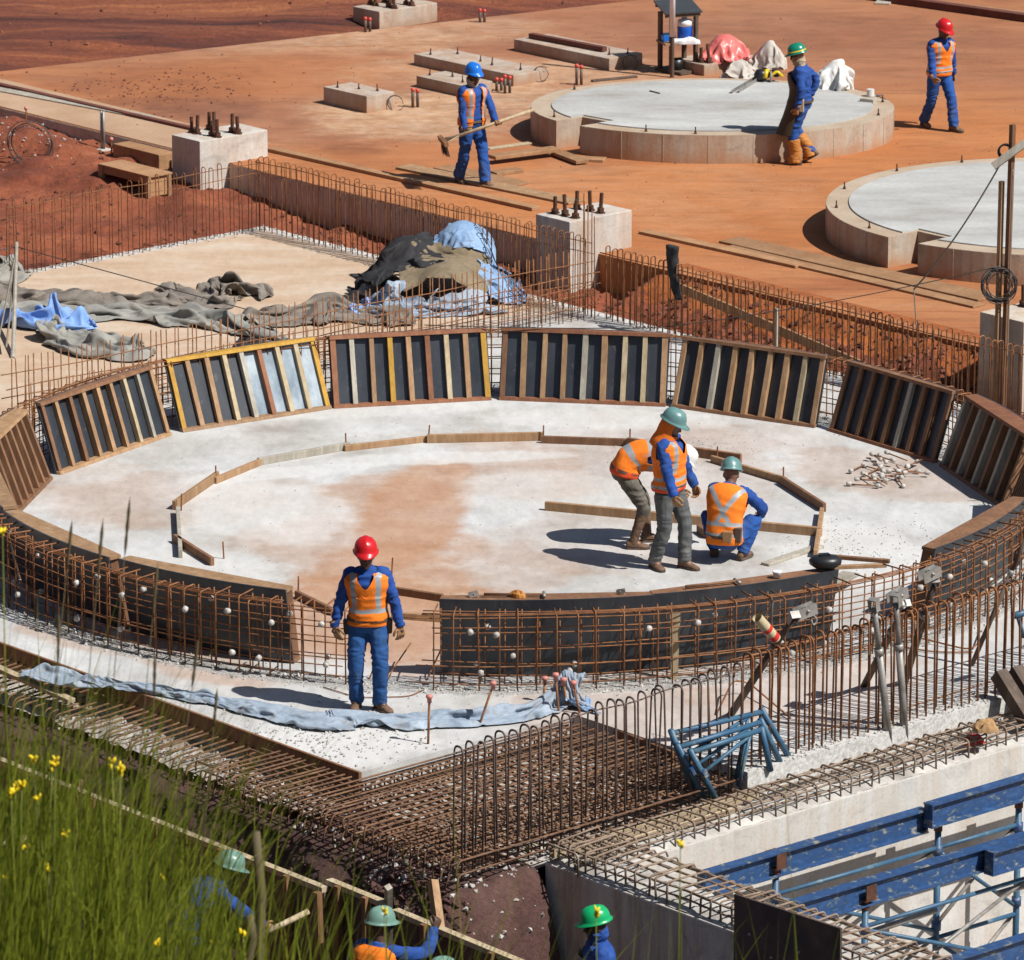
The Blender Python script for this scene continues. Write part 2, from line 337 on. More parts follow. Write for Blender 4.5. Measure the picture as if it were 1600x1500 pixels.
m['rustbolt'] = M('rusty_bolt', [(.3, (.055, .02, .012)), (.7, (.14, .06, .03))], 12.0, .7, .3, .003, metal=.2)
def cloth(name, a, b, rough=.9, scale=2.0):
    t = NT(name); v = t.coord(True); c = t.ramp(t.noise(v, scale*1.6, 7, .65), [(.3, a), (.7, b)])
    c = t.mix(t.math('MULTIPLY', t.ramp(t.noise(v, 5.5, 8, .72, .4), [(.52, 0), (.68, 1)]), .5 if a[0] > .02 else .10), c, (.27, .20, .14))
    c = t.mix(.35, c, t.ramp(t.noise(v, 25, 4, .75), [(.3, .45), (.55, 1.0)]), 'MULTIPLY')
    t.bump(t.noise(v, 38, 5, .7), .35, .006); return t.done(c, rough)
m['c_blue'] = cloth('faded_blue_cloth', (.15, .25, .42), (.28, .41, .58))
m['c_pale'] = cloth('pale_blue_cloth', (.19, .25, .325), (.35, .41, .475))
m['c_black'] = cloth('black_cloth', (.010, .010, .012), (.028, .027, .030))
m['c_olive'] = cloth('olive_tarp', (.15, .115, .07), (.25, .19, .115))
m['c_grey'] = cloth('grey_blanket', (.13, .11, .095), (.23, .20, .165))
m['c_grey2'] = cloth('grey_green_blanket', (.20, .195, .175), (.31, .30, .265))
m['c_denim'] = cloth('bright_blue_cloth', (.13, .25, .55), (.24, .40, .72))
def garment(name, c, dust, da=.35, w=.35, bump=.4):
    t = NT(name); v = t.coord(); k = t.coord(stretch=(1, 1, .5))
    col_ = t.ramp(t.noise(v, 7, 6, .65), [(.28, tuple(x*(1-w) for x in c)), (.7, tuple(min(1, x*(1+w*.6)) for x in c))])
    col_ = t.mix(t.math('MULTIPLY', t.mapr(t.noise(k, 4.5, 7, .7), .50, .72), da), col_, dust)
    col_ = t.mix(.3, col_, t.ramp(t.noise(v, 60, 3, .8), [(.3, .45), (.55, 1.0)]), 'MULTIPLY')
    b_ = t.bump(t.noise(k, 22, 5, .65, .6), bump, .012); t.bump(t.noise(v, 160, 2, .6), .2, .003, b_)
    return t.done(col_, .87)
m['jacket'] = garment('royal_blue_drill', (.008, .058, .27), (.05, .11, .26), .5); m['navy'] = garment('blue_work_trousers', (.007, .066, .28), (.10, .13, .20), .55)
m['jeans'] = garment('worn_blue_jeans', (.012, .072, .23), (.16, .20, .26), .6); m['greyjeans'] = garment('grey_jeans', (.085, .088, .088), (.23, .22, .20), .6)
m['khaki'] = garment('grey_khaki_trousers', (.115, .103, .083), (.24, .21, .16), .6)
m['vest'] = garment('orange_vest', (.86, .195, .006), (.62, .20, .05), .35, .14, .3)
m['redband'] = M('red_orange_band', (.72, .075, .012), 5.0, .75, .2, .004, 80, speck=.12)
m['silver'] = M('silver_tape', [(.3, (.25, .27, .285)), (.7, (.36, .38, .39))], 5.0, .45, .1, .003, 90, speck=.15)
m['orangecloth'] = M('orange_hood_cloth', (.75, .16, .008), 6.0, .85, .4, .006, 40, speck=.15)
m['skin'] = M('skin', [(.3, (.055, .026, .016)), (.7, (.095, .048, .030))], 6.0, .5, .1, .002, 90, speck=.15)
m['skin2'] = M('brown_skin', [(.3, (.15, .072, .042)), (.7, (.21, .11, .068))], 6.0, .5, .1, .002, 90, speck=.15)
m['glove'] = M('tan_leather', [(.3, (.25, .125, .05)), (.7, (.36, .20, .09))], 8.0, .8, .4, .004, 70, speck=.4)
m['boot'] = M('brown_boot', [(.3, (.085, .045, .025)), (.7, (.19, .11, .065))], 8.0, .75, .4, .004, 50, speck=.4)
m['gaiter'] = M('orange_leather', [(.3, (.36, .135, .02)), (.7, (.50, .21, .04))], 8.0, .7, .4, .004, 50, speck=.3)
m['apron'] = M('dark_leather_apron', [(.3, (.025, .018, .009)), (.7, (.06, .044, .02))], 3.0, .7, .4, .006, 20, speck=.35)
m['canvas'] = M('pale_canvas', [(.3, (.33, .26, .17)), (.7, (.46, .38, .27))], 6.0, .9, .3, .004, 60, speck=.3)
def plastic(name, c, rough=.3, speck=.12): return M(name, [(.3, tuple(x*.88 for x in c)), (.7, c)], 4.0, rough, .03, .002, 40, speck=speck, sscale=30)
m['h_red'] = plastic('red_helmet', (.55, .012, .016)); m['h_blue'] = plastic('blue_helmet', (.012, .16, .62))
m['h_teal'] = plastic('teal_grey_helmet', (.125, .25, .245), .35, .25); m['h_green'] = plastic('green_helmet', (.006, .36, .12))
m['h_dkgreen'] = plastic('dark_green_helmet', (.008, .21, .13)); m['h_white'] = plastic('white_helmet', (.74, .74, .70), .35)
m['h_moss'] = plastic('grey_green_helmet', (.16, .29, .235), .35, .3)
m['yellow'] = plastic('yellow_plastic', (.72, .48, .01)); m['black'] = plastic('black_plastic', (.016, .016, .018), .4)
m['glass'] = plastic('dark_lens', (.008, .008, .01), .08); m['whitepl'] = plastic('white_plastic', (.70, .70, .68), .45, .3); m['polewhite'] = plastic('white_painted_pipe', (.84, .86, .90), .4, .05); m['conepl'] = M('dusty_white_plastic', [(.3, (.24, .22, .19)), (.6, (.52, .50, .46))], 14.0, .6, .1, .002, 40, world=True, speck=.3)
m['pinkcap'] = plastic('faded_pink_cap', (.58, .22, .18), .5, .3); m['redcap'] = plastic('red_cap', (.62, .07, .05), .5)
m['bluebeam'] = M('worn_blue_paint', [(.35, (.29, .27, .24)), (.40, (.08, .13, .19)), (.46, (.022, .060, .155)), (.58, (.024, .075, .20)), (.75, (.05, .12, .25))], 7.0, .5, .2, .004, 30, speck=.4, sscale=16, stretch=(1, 1, 2), detail=9)
m['bluepipe'] = M('worn_blue_tube', [(.3, (.20, .25, .24)), (.40, (.045, .12, .19)), (.7, (.02, .075, .17))], 4.0, .5, .2, .003, 40, speck=.35, sscale=20, detail=9)
m['galv'] = M('weathered_galvanised', [(.3, (.17, .15, .125)), (.55, (.32, .31, .29)), (.75, (.27, .19, .12))], 5.0, .5, .2, .003, 40, metal=.35, speck=.35)
m['steel'] = M('bare_steel', [(.3, (.20, .19, .17)), (.7, (.42, .40, .37))], 6.0, .5, .15, .003, 40, metal=.4, speck=.4)
m['rail'] = M('rusted_channel', [(.3, (.085, .022, .014)), (.7, (.16, .05, .03))], 4.0, .75, .2, .004, 40, speck=.3, world=True)
m['plate'] = M('rusted_dark_sheet', [(.3, (.045, .036, .033)), (.5, (.095, .068, .055)), (.72, (.19, .115, .075))], 2.2, .55, .2, .004, 20, speck=.4, sscale=10, detail=9)
m['wire'] = M('dark_wire', (.05, .04, .035), 6.0, .6, 0, speck=0); m['rope'] = M('grey_rope', (.22, .19, .15), 20.0, .9, .3, .003, speck=.3)
m['blanket_white'] = cloth('white_cloth', (.62, .62, .64), (.76, .76, .76)); m['pinksack'] = plastic('pink_plastic_sack', (.68, .16, .14), .38)
m['sack'] = cloth('woven_sack', (.36, .33, .29), (.56, .53, .48)); m['whitesack'] = cloth('white_woven_sack', (.58, .57, .54), (.76, .75, .73))
m['bluetub'] = plastic('blue_tub', (.01, .10, .48)); m['roof'] = M('dark_sheet_roof', (.045, .05, .055), 4.0, .4, .2, .005, speck=.3)
def leaf_material():
    t = NT('grass_blade'); v = t.coord(True, (14, 14, .6))
    c = t.ramp(t.noise(v, 1.0, 3, .6), [(.25, (.045, .075, .006)), (.5, (.19, .225, .016)), (.75, (.42, .42, .055))])
    t.done(c, .5); tr = t.n('BsdfTranslucent'); t.l(c, tr.inputs[0]); mx = t.n('MixShader'); mx.inputs[0].default_value = .45
    out = [n for n in t.t.nodes if n.type == 'OUTPUT_MATERIAL'][0]
    t.l(t.b.outputs[0], mx.inputs[1]); t.l(tr.outputs[0], mx.inputs[2]); t.l(mx.outputs[0], out.inputs[0]); return t.mat
m['leaf'] = leaf_material()
m['drystalk'] = M('dry_stalk', (.10, .075, .035), 4.0, .8, 0, speck=0, world=True); m['petal'] = M('yellow_petal', (.85, .62, .01), 8.0, .6, 0, speck=0)
m['hazard_red'] = plastic('red_tape', (.6, .03, .02), .5); m['cream'] = plastic('cream_tube', (.56, .47, .29), .5, .3); m['cardboard'] = M('fallen_cardboard', (.40, .24, .11), 6.0, .9, .3, .005)
WOODS = {'p': m['wood_pale'], 't': m['wood_tan'], 'b': m['wood_brown'], 'g': m['wood_grey'], 'y': m['wood_yellow'], 'r': m['wood_red']}
TZ = 0.32            # terrace level
WB = 46.95           # front face of the terrace wall
SB = 45.68           # far edge of the foundation slab
SA0, SA1 = -56.1, -34.95
FB = 31.52           # near-left edge of the slab
PIT_A, PIT_B = -37.36, 34.2
def xy(*pts): return [ab(a, b) for a, b in pts]
def ccw(poly):
    s = sum(poly[i].x*poly[(i+1) % len(poly)].y - poly[(i+1) % len(poly)].x*poly[i].y for i in range(len(poly)))
    return poly if s > 0 else poly[::-1]
# ground: one sheet to the horizon, dug away where the works stand
def ground_z(x, y):
    a, b = AB(Vector((x, y, 0)))
    bank = 5.1 - .50*(x+2.9)
    if x > 0: bank = 3.65 - .25*x
    bank = max(bank, .3)
    if y < 31.5: hb = bank + (31.5-y)*.05 + max(0, 24-y)*.42
    else: hb = bank - (y-31.5)*.62
    hb = min(hb, 13.9)
    if b < WB+.3 and a > -75:
        floor = -1.75 if b < 31 or a < -37 else -3.4
        if a > -34.9: floor = -3.4
        return max(hb, floor) if y < 60 else floor
    return max(hb, TZ-.06)
us = sorted(set([-400, -200, -120, -80, -60, -45, -35, -28] + [round(-22+i*.8, 2) for i in range(56)] + [28, 35, 45, 60, 80, 120, 200, 400]))
vs_ = sorted(set([-40, -20, -8, 0, 6, 12, 17, 21] + [round(24+i*.5, 2) for i in range(60)] + [round(54+i*1.2, 2) for i in range(50)] + [118, 125, 140, 160, 200, 260, 340, 450, 700, 1100, 1600]))
mb = MB(); nv = len(vs_)
mb.add([(x, y, ground_z(x, y)) for x in us for y in vs_], [(i*nv+j, (i+1)*nv+j, (i+1)*nv+j+1, i*nv+j+1) for i in range(len(us)-1) for j in range(nv-1)])
gme = mb.mesh('ground', [m['soil'], m['bank']], True)
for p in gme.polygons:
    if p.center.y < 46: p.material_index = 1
struct(link('ground', gme))
# far earth beyond the terrace, churned and streaked
def far_fn(u, v):
    a = lerp(-72, -34, u); b = lerp(47.0, 92, v)
    edge = -63.9 + (b-47)*.02
    return None
FA = AB(G(0, 112, TZ))[0]; FA2 = AB(G(530, 45, TZ))[0]; FA3 = AB(G(1000, 0, TZ))[0]
print('far edge A', FA, FA2, FA3)
def farz(a, b):
    q = ab(a, b); n = fbm(q.x*.12, q.y*.5, 3, 5)*.16 + fbm(q.x*1.2, q.y*2.2, 1, 4)*.05
    e = sm((-66.2+.177*(b-47)+.15*fbm(q.x*.8, q.y*.8) - a)/1.0)
    return TZ - .03 + (n+.12)*e
def far_pt(u, v):
    b = lerp(45, 120, v**1.3); a = lerp(-112, -65.4+.177*(b-47), u**.6); return ab(a, b, farz(a, b))
fm = grid_mesh('earth_yard', 150, 130, lambda u, v: far_pt(u, v), m['soil_far'])
struct(link('earth_yard', fm))
# terrace deck
mb = MB(); mb.prism(ccw(xy((-66.2, WB+.006), (-20, WB+.006), (-20, 130), (-51.5, 130))), -.6, TZ)
struct(mb.build('terrace', m['terrace']))
# foundation slab
mb = MB(); mb.prism(ccw(xy((SA0, FB), (SA0, SB), (SA1, SB), (SA1, PIT_B), (PIT_A, PIT_B), (PIT_A, FB))), -.55, 0)
struct(mb.build('foundation_slab', m['slab']))
# earth ditch between the slab and the terrace: mounds at the left, a slope at the right
WALL_END = AB(onB(1005, 400, WB))[0]
def ditch_z(a, b):
    q = ab(a, b); n = fbm(q.x*1.3, q.y*1.3, 5, 5)*.11 + fbm(q.x*3, q.y*5, 2, 4)*.05
    t = (b-SB)/(WB-SB)
    z = -.17
    if a < -57:                                        # left: heaped up towards the terrace wall
        k = sm((-57-a)/3.0)
        z = -.14 + k*sm((b-44.6)/2.2)*.30 - .10*k*sm((a+60)/-4)
        z += .25*math.exp(-((a+62.6)**2/1.6+(b-46.2)**2/.5))
    kr = sm((a-WALL_END+.15)/.45)                        # right: battered up to the boards
    z = lerp(z, lerp(-.22, TZ-.01, sm((b-SB-.25)/1.3)), kr)
    if kr > 0: z += kr*.16*math.exp(-((a+45.6)**2/1.2+(b-46.2)**2/.10)) + kr*.10*math.exp(-((a+43.6)**2/.5+(b-46.1)**2/.06))
    n += kr*(fbm(q.x*2.2, q.y*2.2, 9, 4)*.10 + fbm(q.x*7, q.y*7, 4, 3)*.03)
    fade = 1-kr*sm((b-46.7)/.35)
    return z + n*fade
def dl(u, v): a, b = lerp(-72, SA0-.01, u), lerp(38, WB+.05, v); return ab(a, b, ditch_z(a, b))
def dr(u, v): a, b = lerp(SA0-.01, -36, u), lerp(SB-.02, WB+.45, v); return ab(a, b, ditch_z(a, b))
struct(link('earth_ditch', grid_mesh('earth_ditch', 150, 120, dl, m['soil'])))
struct(link('earth_ditch', grid_mesh('earth_ditch', 420, 46, dr, m['soil'])))
# orange upper skin of the right-hand slope
def skin(u, v):
    a = lerp(WALL_END+.1, -36, u); b = lerp(46.58+.24*fbm(a*.9, 2)-.25*math.exp(-((a+47)**2/.8)), WB+.47, v)
    return ab(a, b, ditch_z(a, b)+.012*sm(v*6))
struct(link('orange_slope', grid_mesh('orange_slope', 260, 14, skin, m['soil_orange'])))
# bank of dark earth under the near-left edge
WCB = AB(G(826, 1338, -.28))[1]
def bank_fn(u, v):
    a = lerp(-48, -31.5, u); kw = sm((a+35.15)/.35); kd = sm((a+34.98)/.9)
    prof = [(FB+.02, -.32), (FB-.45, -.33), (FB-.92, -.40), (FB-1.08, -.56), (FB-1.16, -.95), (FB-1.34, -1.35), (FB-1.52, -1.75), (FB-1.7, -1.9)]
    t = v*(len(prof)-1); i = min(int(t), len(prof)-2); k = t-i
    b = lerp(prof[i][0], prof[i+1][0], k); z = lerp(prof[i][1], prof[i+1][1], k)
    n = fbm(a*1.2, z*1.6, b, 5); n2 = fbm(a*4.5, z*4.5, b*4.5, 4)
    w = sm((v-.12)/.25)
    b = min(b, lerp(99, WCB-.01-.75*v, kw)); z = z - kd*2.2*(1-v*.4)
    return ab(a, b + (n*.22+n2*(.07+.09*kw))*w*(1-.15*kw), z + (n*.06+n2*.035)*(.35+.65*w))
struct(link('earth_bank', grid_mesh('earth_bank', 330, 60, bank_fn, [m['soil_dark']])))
# blinding concrete below the starter mat
def bl(a0, a1, b0, b1, zz, amp=.03):
    return lambda u, v: ab(lerp(a0, a1, u), lerp(b0, b1, v), zz+amp*fbm(lerp(a0, a1, u)*5, lerp(b0, b1, v)*5, 1, 4))
struct(link('blinding', grid_mesh('blinding', 60, 70, bl(PIT_A+.01, SA1-.02, FB-.40, PIT_B-.01, -.345), m['blind'])))
struct(link('blinding', grid_mesh('blinding', 150, 16, bl(-47, PIT_A+.01, FB-.66, FB-.02, -.29, .05), m['blind'])))
# scattered stones
def stones(name, pts, mat, parent=None):
    mb = MB()
    for p, s in pts:
        rot = Matrix.Rotation(rnd.random()*6.3, 3, Vector((rnd.gauss(0, 1), rnd.gauss(0, 1), rnd.gauss(0, 1))).normalized())
        vs = [rot @ (Vector(v)*s*rnd.uniform(.7, 1.2)) for v in ((1, 0, 0), (-1, 0, 0), (0, 1, 0), (0, -1, 0), (0, 0, .8), (0, 0, -.8))]
        mb.add([p+v for v in vs], [(0, 2, 4), (2, 1, 4), (1, 3, 4), (3, 0, 4), (2, 0, 5), (1, 2, 5), (3, 1, 5), (0, 3, 5)])
    return tag(mb.build(name, mat), kind='stuff')
pts = []
for i in range(2600):
    t = rnd.uniform(0, 2*math.pi); r = rnd.gauss(5.93, .13)
    pts.append((RING_C+Vector((r*math.cos(t), r*math.sin(t), .004)), rnd.choice((.008, .012, .018, .026))))
for i in range(500): pts.append((ab(rnd.uniform(SA0, SA1), SB-abs(rnd.gauss(0, .1)), .004), rnd.uniform(.01, .03)))
for i in range(300): pts.append((ab(SA0+abs(rnd.gauss(0, .1)), rnd.uniform(36, SB), .004), rnd.uniform(.01, .03)))
for i in range(700): pts.append((ab(SA1-abs(rnd.gauss(0, .15)), rnd.uniform(PIT_B, 42), .004), rnd.uniform(.006, .022)))
for i in range(450): q = G(rnd.gauss(520, 90), rnd.gauss(1150, 28)); a, b = AB(q); pts.append((q+UP*.004, rnd.uniform(.006, .024))) if b > FB and a < PIT_A else None
for i in range(260): q = G(rnd.uniform(60, 1500), rnd.uniform(650, 930)); pts.append((q+UP*.003, rnd.uniform(.004, .013)))
for i in range(240): q = G(rnd.gauss(1345, 70), rnd.gauss(850, 22)); pts.append((q+UP*.003, rnd.uniform(.006, .016)))
for i in range(260): q = G(rnd.gauss(1060, 60), rnd.gauss(700, 9)); pts.append((q+UP*.003, rnd.uniform(.006, .014)))
stones('rubble', pts, m['rubble'])
pts = []
for i in range(2600):
    a = rnd.uniform(-49.3, -36.5); b = rnd.uniform(SB+.05, WB+.2); pts.append((ab(a, b, ditch_z(a, b)), rnd.choice((.018, .025, .038, .055))))
for i in range(1100):
    a = rnd.uniform(-66, -49.5); b = rnd.uniform(41 if a < SA0 else SB+.05, WB-.05); pts.append((ab(a, b, ditch_z(a, b)), rnd.choice((.012, .02, .03, .05))))
for i in range(900):
    b = rnd.uniform(46, 66); a = rnd.uniform(-84, -66.4+.177*(b-47)); pts.append((ab(a, b, farz(a, b)), rnd.choice((.015, .02, .03, .05))))
for i in range(260):
    q = G(rnd.gauss(250, 90), rnd.gauss(140, 18), TZ); pts.append((q, rnd.choice((.015, .02, .03))))
for i in range(300): pts.append((G(rnd.uniform(500, 1600), rnd.uniform(20, 340), TZ), rnd.uniform(.006, .018)))
stones('clods', pts, m['redstone'])
pts = []
for i in range(2200):
    u, v = rnd.random(), rnd.random()**.8; p = bank_fn(u, v); pts.append((p, rnd.choice((.01, .016, .025, .04))))
for i in range(700):
    a = rnd.uniform(-36, -34.5); u = (a+48)/16.5; pts.append((bank_fn(u, rnd.uniform(.3, 1)), rnd.choice((.015, .025, .04, .06))))
stones('dark_clods', pts, m['soil_dark'])
pts = []
for i in range(700): a = rnd.uniform(-46, PIT_A); pts.append((ab(a, FB-abs(rnd.gauss(.35, .2)), -.27), rnd.choice((.010, .016, .022))))
for i in range(500): pts.append((ab(rnd.uniform(PIT_A, SA1), rnd.uniform(FB-.95, PIT_B), -.33), rnd.choice((.012, .02, .03))))
for i in range(60): q = G(rnd.gauss(45, 35), rnd.gauss(245, 9), -.05); a, b = AB(q); pts.append((ab(a, b, ditch_z(a, b)+.02), rnd.choice((.014, .02, .026))))
for i in range(160): a = rnd.uniform(-36.2, -34.7); pts.append((bank_fn((a+48)/16.5, abs(rnd.gauss(.12, .22)) % 1.0), rnd.choice((.012, .02, .035))))
stones('pale_rubble', pts, m['rubble'])
# spilled cement at the corner of the bank
def heap(name, c, rx, ry, h, mat, seed=0, n=26, amp=.35):
    def fn(u, v):
        x, y = (u-.5)*2, (v-.5)*2; r = math.hypot(x, y)
        k = sm(1-min(1, r*(1+.3*fbm(x*2+seed, y*2, 0, 3))))
        return Vector(c)+Vector((x*rx, y*ry, h*k*(1+amp*fbm(x*5+seed, y*5, 1, 4))-.02))
    return link(name, grid_mesh(name, n, n, fn, mat))
# pit floor at the right
mb = MB(); mb.prism(ccw(xy((-34.3, 30), (-15, 30), (-15, 60), (-34.3, 60))), -3.5, -3.2)
struct(mb.build('pit_floor', m['blind']))
# ---------------------------------------------------------------- terrace wall, plinths, pads
def bolt_mesh(h=.16, r=.017):
    mb = MB(); mb.tube([(0, 0, -.02), (0, 0, h)], r, 8)
    mb.lathe([(r*1.9, .02), (r*1.9, .02+r*1.7)], 6); mb.lathe([(r*2.5, .0), (r*2.5, .014)], 12)
    return mb.mesh('anchor_bolt', m['rustbolt'])
BOLT = bolt_mesh(.24, .026); PIN = bolt_mesh(.10, .009)
def wallbox(name, label, cat, a0, a1, b0, b1, z0, z1, mat, bev=.012):
    me = None; mb = MB(); mb.prism(ccw(xy((a0, b0), (a1, b0), (a1, b1), (a0, b1))), z0, z1)
    o = mb.build(name, mat); bevel(o, bev); return tag(o, label, cat)
def bevel(o, w, seg=2):
    bm = bmesh.new(); bm.from_mesh(o.data)
    bmesh.ops.bevel(bm, geom=[e for e in bm.edges if len(e.link_faces) == 2 and e.calc_face_angle() > .5], offset=w, segments=seg, affect='EDGES', profile=.6)
    bm.to_mesh(o.data); bm.free()
def plinth(label, corner, left, right, z0, ztop, bolts, mat, bmesh_=BOLT, group=None, anchored=True):
    a1, b0 = AB(corner); a0 = AB(left)[0]; b1 = AB(right)[1]
    t = wthing('concrete_plinth', label, 'concrete plinth', ab((a0+a1)/2, (b0+b1)/2, z0), group)
    mb = MB(); mb.prism(ccw(xy((a0, b0), (a1, b0), (a1, b1), (a0, b1))), z0, ztop)
    o = mb.build('block', mat, t); bevel(o, .014)
    for u, v in bolts:
        c = link('anchor_bolt', bmesh_, t); c.location = ab(lerp(a0, a1, u), lerp(b0, b1, v), ztop-.002)
        c.rotation_euler = (rnd.gauss(0, .04), rnd.gauss(0, .04), rnd.random()*3); c.scale = (1, 1, rnd.uniform(.85, 1.25))
    return t, (a0, a1, b0, b1)
k0 = onB(312, 221, WB-.5)
B8 = [(.12, .25), (.3, .25), (.12, .5), (.3, .5), (.7, .3), (.9, .3), (.7, .6), (.9, .6)]
B7 = [(.2, .2), (.5, .2), (.8, .2), (.2, .55), (.5, .6), (.8, .6)]
t1, e1 = plinth('tall whitish concrete plinth with eight thick rusty bolts behind the far corner of the slab', k0, onB(268, 211, WB-.5), G(424, 204, k0.z), -.5, k0.z, B8, m['cwhite'])
k1 = onB(890, 347, WB-.5)
t2, e2 = plinth('earth-stained concrete plinth with six thick bolts beside the heap of cloths', k1, onB(837, 335, WB-.5), G(1005, 332, k1.z), -.5, k1.z, B7, m['cwhite'])
k2 = G(1573, 483, .62)
t3, e3 = plinth('stained concrete plinth behind the post with the wire coil', onB(1600, 500, WB-.75), onB(1531, 487, WB-.75), G(1680, 470, .45), -.5, onB(1531, 487, WB-.75).z, B7, m['cgrey'])
plinth('big far concrete plinth carrying pipe stubs at the edge of the dark earth', G(593, 45, TZ), G(553, 36, TZ), G(686, 31, TZ), .1, TZ+.27, B8, m['cblock'])
plinth('low square plinth with a stained side, nearest the left of the broom worker', G(573, 177, TZ), G(503, 162, TZ), G(619, 170, TZ), .1, TZ+.25, [(.2, .2), (.5, .5), (.8, .7)], m['cblock'], PIN)
plinth('low concrete plinth just behind the broom worker\'s helmet', G(724, 152, TZ), G(649, 136, TZ), G(765, 143, TZ), .1, TZ+.17, [(.1, .3), (.4, .6), (.8, .3)], m['cblock'], PIN)
plinth('long low plinth with a loop of wire on its end', G(802, 135, TZ), G(637, 103, TZ), G(853, 125, TZ), .1, TZ+.17, [(.1, .2), (.2, .7), (.5, .5), (.65, .4), (.9, .5)], m['cblock'], PIN)
td, ed = plinth('long low plinth with a rusted channel lying on it', G(951, 110, TZ), G(785, 82, TZ), G(1000, 100, TZ), .1, TZ+.18, [(.9, .3), (.95, .7)], m['cblock'], PIN)
tw, ew = plinth('short plinth with two bolts behind the round pad under the pink sack', G(1100, 119, TZ), G(1040, 110, TZ), G(1190, 106, TZ), .1, TZ+.17, [(.75, .1), (.9, .16)], m['cblock'])
mb = MB(); mb.beam(ab(ed[0]+.12, lerp(ed[2], ed[3], .35), TZ+.225), ab(lerp(ed[0], ed[1], .8), lerp(ed[2], ed[3], .45), TZ+.225), .10, .07)
tag(mb.build('steel_channel', m['rail']), 'dark red channel lying along the top of a long plinth', 'steel channel')
# terrace wall in two lengths
wallbox('concrete_wall', 'long earth-stained concrete wall below the terrace between the two tall plinths', 'retaining wall', e1[1]+.003, e2[0]-.003, WB, WB+.30, -.6, TZ-.006, m['cgrey'])
wallbox('concrete_wall', 'shaded grey concrete wall at the left, behind the mound of earth', 'retaining wall', -72, e1[0]-.003, WB-.003, WB+.30, -.9, TZ-.006, m['cgrey'])
# strip of screed behind the left wall, edged by boards
mb = MB(); mb.prism(ccw(xy((-70, WB+.03), (e1[0]-.02, WB+.03), (e1[0]-.02, WB+1.28), (-70, WB+1.28))), .1, TZ+.010)
struct(mb.build('screed_strip', m['screed']))
def fit_circle(pts):
    P = np.array([[p.x, p.y] for p in pts]); Mx = np.c_[2*P, np.ones(len(P))]; s = np.linalg.lstsq(Mx, (P**2).sum(1), rcond=None)[0]
    return Vector((s[0], s[1], 0)), math.sqrt(s[2]+s[0]**2+s[1]**2)
def pad(label, px, notch, zt, pins, sq=0):
    c, r = fit_circle([G(x, y, zt) for x, y in px])
    if sq:
        c = G(1113, 166, zt); c.z = 0; r = (G(1397, 166, zt)-G(829, 166, zt)).length/2
    (n0, n1) = notch; q0 = G(*n0, TZ); q1 = G(*n1, TZ); A0, A1 = AB(q0)[0], AB(q1)[0]
    ca, cb = AB(c)
    def poly(rr, grow, deep):
        a0, a1 = A0-grow, A1+grow; bc = lambda a: cb-math.sqrt(max(0, rr*rr-(a-ca)**2)); bi = bc((a0+a1)/2)+deep+.28
        out = []; done = False
        for k in range(128):
            an = 2*math.pi*k/128; a = ca+rr*math.cos(an); b = cb+rr*math.sin(an)
            if a0 < a < a1 and b < cb:
                if not done: out += [ab(a0, bc(a0)), ab(a0, bi), ab(a1, bi), ab(a1, bc(a1))]; done = True
                continue
            out.append(ab(a, b))
        return ccw(out)
    t = wthing('round_pad', label, 'concrete pad', (c.x, c.y, TZ))
    mb = MB(); mb.prism(poly(r, 0, .25), .1, zt); pl_ = poly(r, 0, .25)
    for k in range(0, 128, 5):
        an = 2*math.pi*k/128; p_ = c+Vector((math.cos(an), math.sin(an), 0))*(r-.004); a_, b_ = AB(p_)
        if A0-.05 < a_ < A1+.05 and b_ < cb: continue
        mb.box(p_+UP*((TZ+zt)/2), Vector((-math.sin(an), math.cos(an), 0))*.007, Vector((math.cos(an), math.sin(an), 0))*.009, UP*((zt-TZ)/2-.004))
    mb.build('rim', m['cpad'], t)
    mb = MB(); mb.prism(poly(r-.004, .004, .25), zt-.02, zt+.004); mb.build('rim_top', m['padrim'], t)
    mb = MB(); mb.prism(poly(r-.30, .05, .02), zt-.02, zt+.022); mb.build('screed', m['padtop'], t)
    if sq:                                          # this pad is a little oval
        for ch in t.children:
            for v_ in ch.data.vertices: v_.co.y = c.y+(v_.co.y-c.y)*sq
            ch.data.update()
    for (x, y) in pins:
        p = G(x, y, zt); o = link('anchor_bolt', PIN, t); d = (p-c); d.z = 0
        if sq: d.y /= sq
        p2 = d.normalized()*(r-.12); p2 = c+Vector((p2.x, p2.y*(sq or 1), 0)); o.matrix_parent_inverse = t.matrix_basis.inverted(); o.location = (p2.x, p2.y, zt)
    return c, r
PADZ = TZ+.40
PAD1 = pad('round concrete pad with a grey top between the two workers at the back', [(828, 180), (1396, 165), (1100, 213), (920, 203), (1250, 205)], ((884, 236), (921, 246)), PADZ,
    [(842, 185), (1085, 212), (1215, 205), (1362, 180), (1004, 208), (870, 137), (1380, 160)], .80)
PAD2 = pad('round concrete pad with a chamfered slot, cut off by the right edge', [(1285, 310), (1330, 283), (1600, 247), (1393, 375), (1345, 352)], ((1392, 418), (1438, 428)), PADZ,
    [(1310, 295), (1310, 325), (1375, 262), (1478, 243), (1375, 355)])
# front pit walls
FWZ = -.28
FA0 = -34.93; FTH = .50
fw = wallbox('concrete_wall', 'sunlit pale concrete wall with a rebar cage along its top behind the blue beams', 'concrete wall', FA0+.003, FA0+FTH, WCB+.604, 60, -3.4, FWZ, m['cpale'], .02)
fw2 = wallbox('concrete_wall', 'shaded grey concrete wall running towards the camera from the rebar mat', 'concrete wall', FA0+.003, -25, WCB+.003, WCB+.60, -3.4, FWZ-.004, m['cgrey2'], .02)
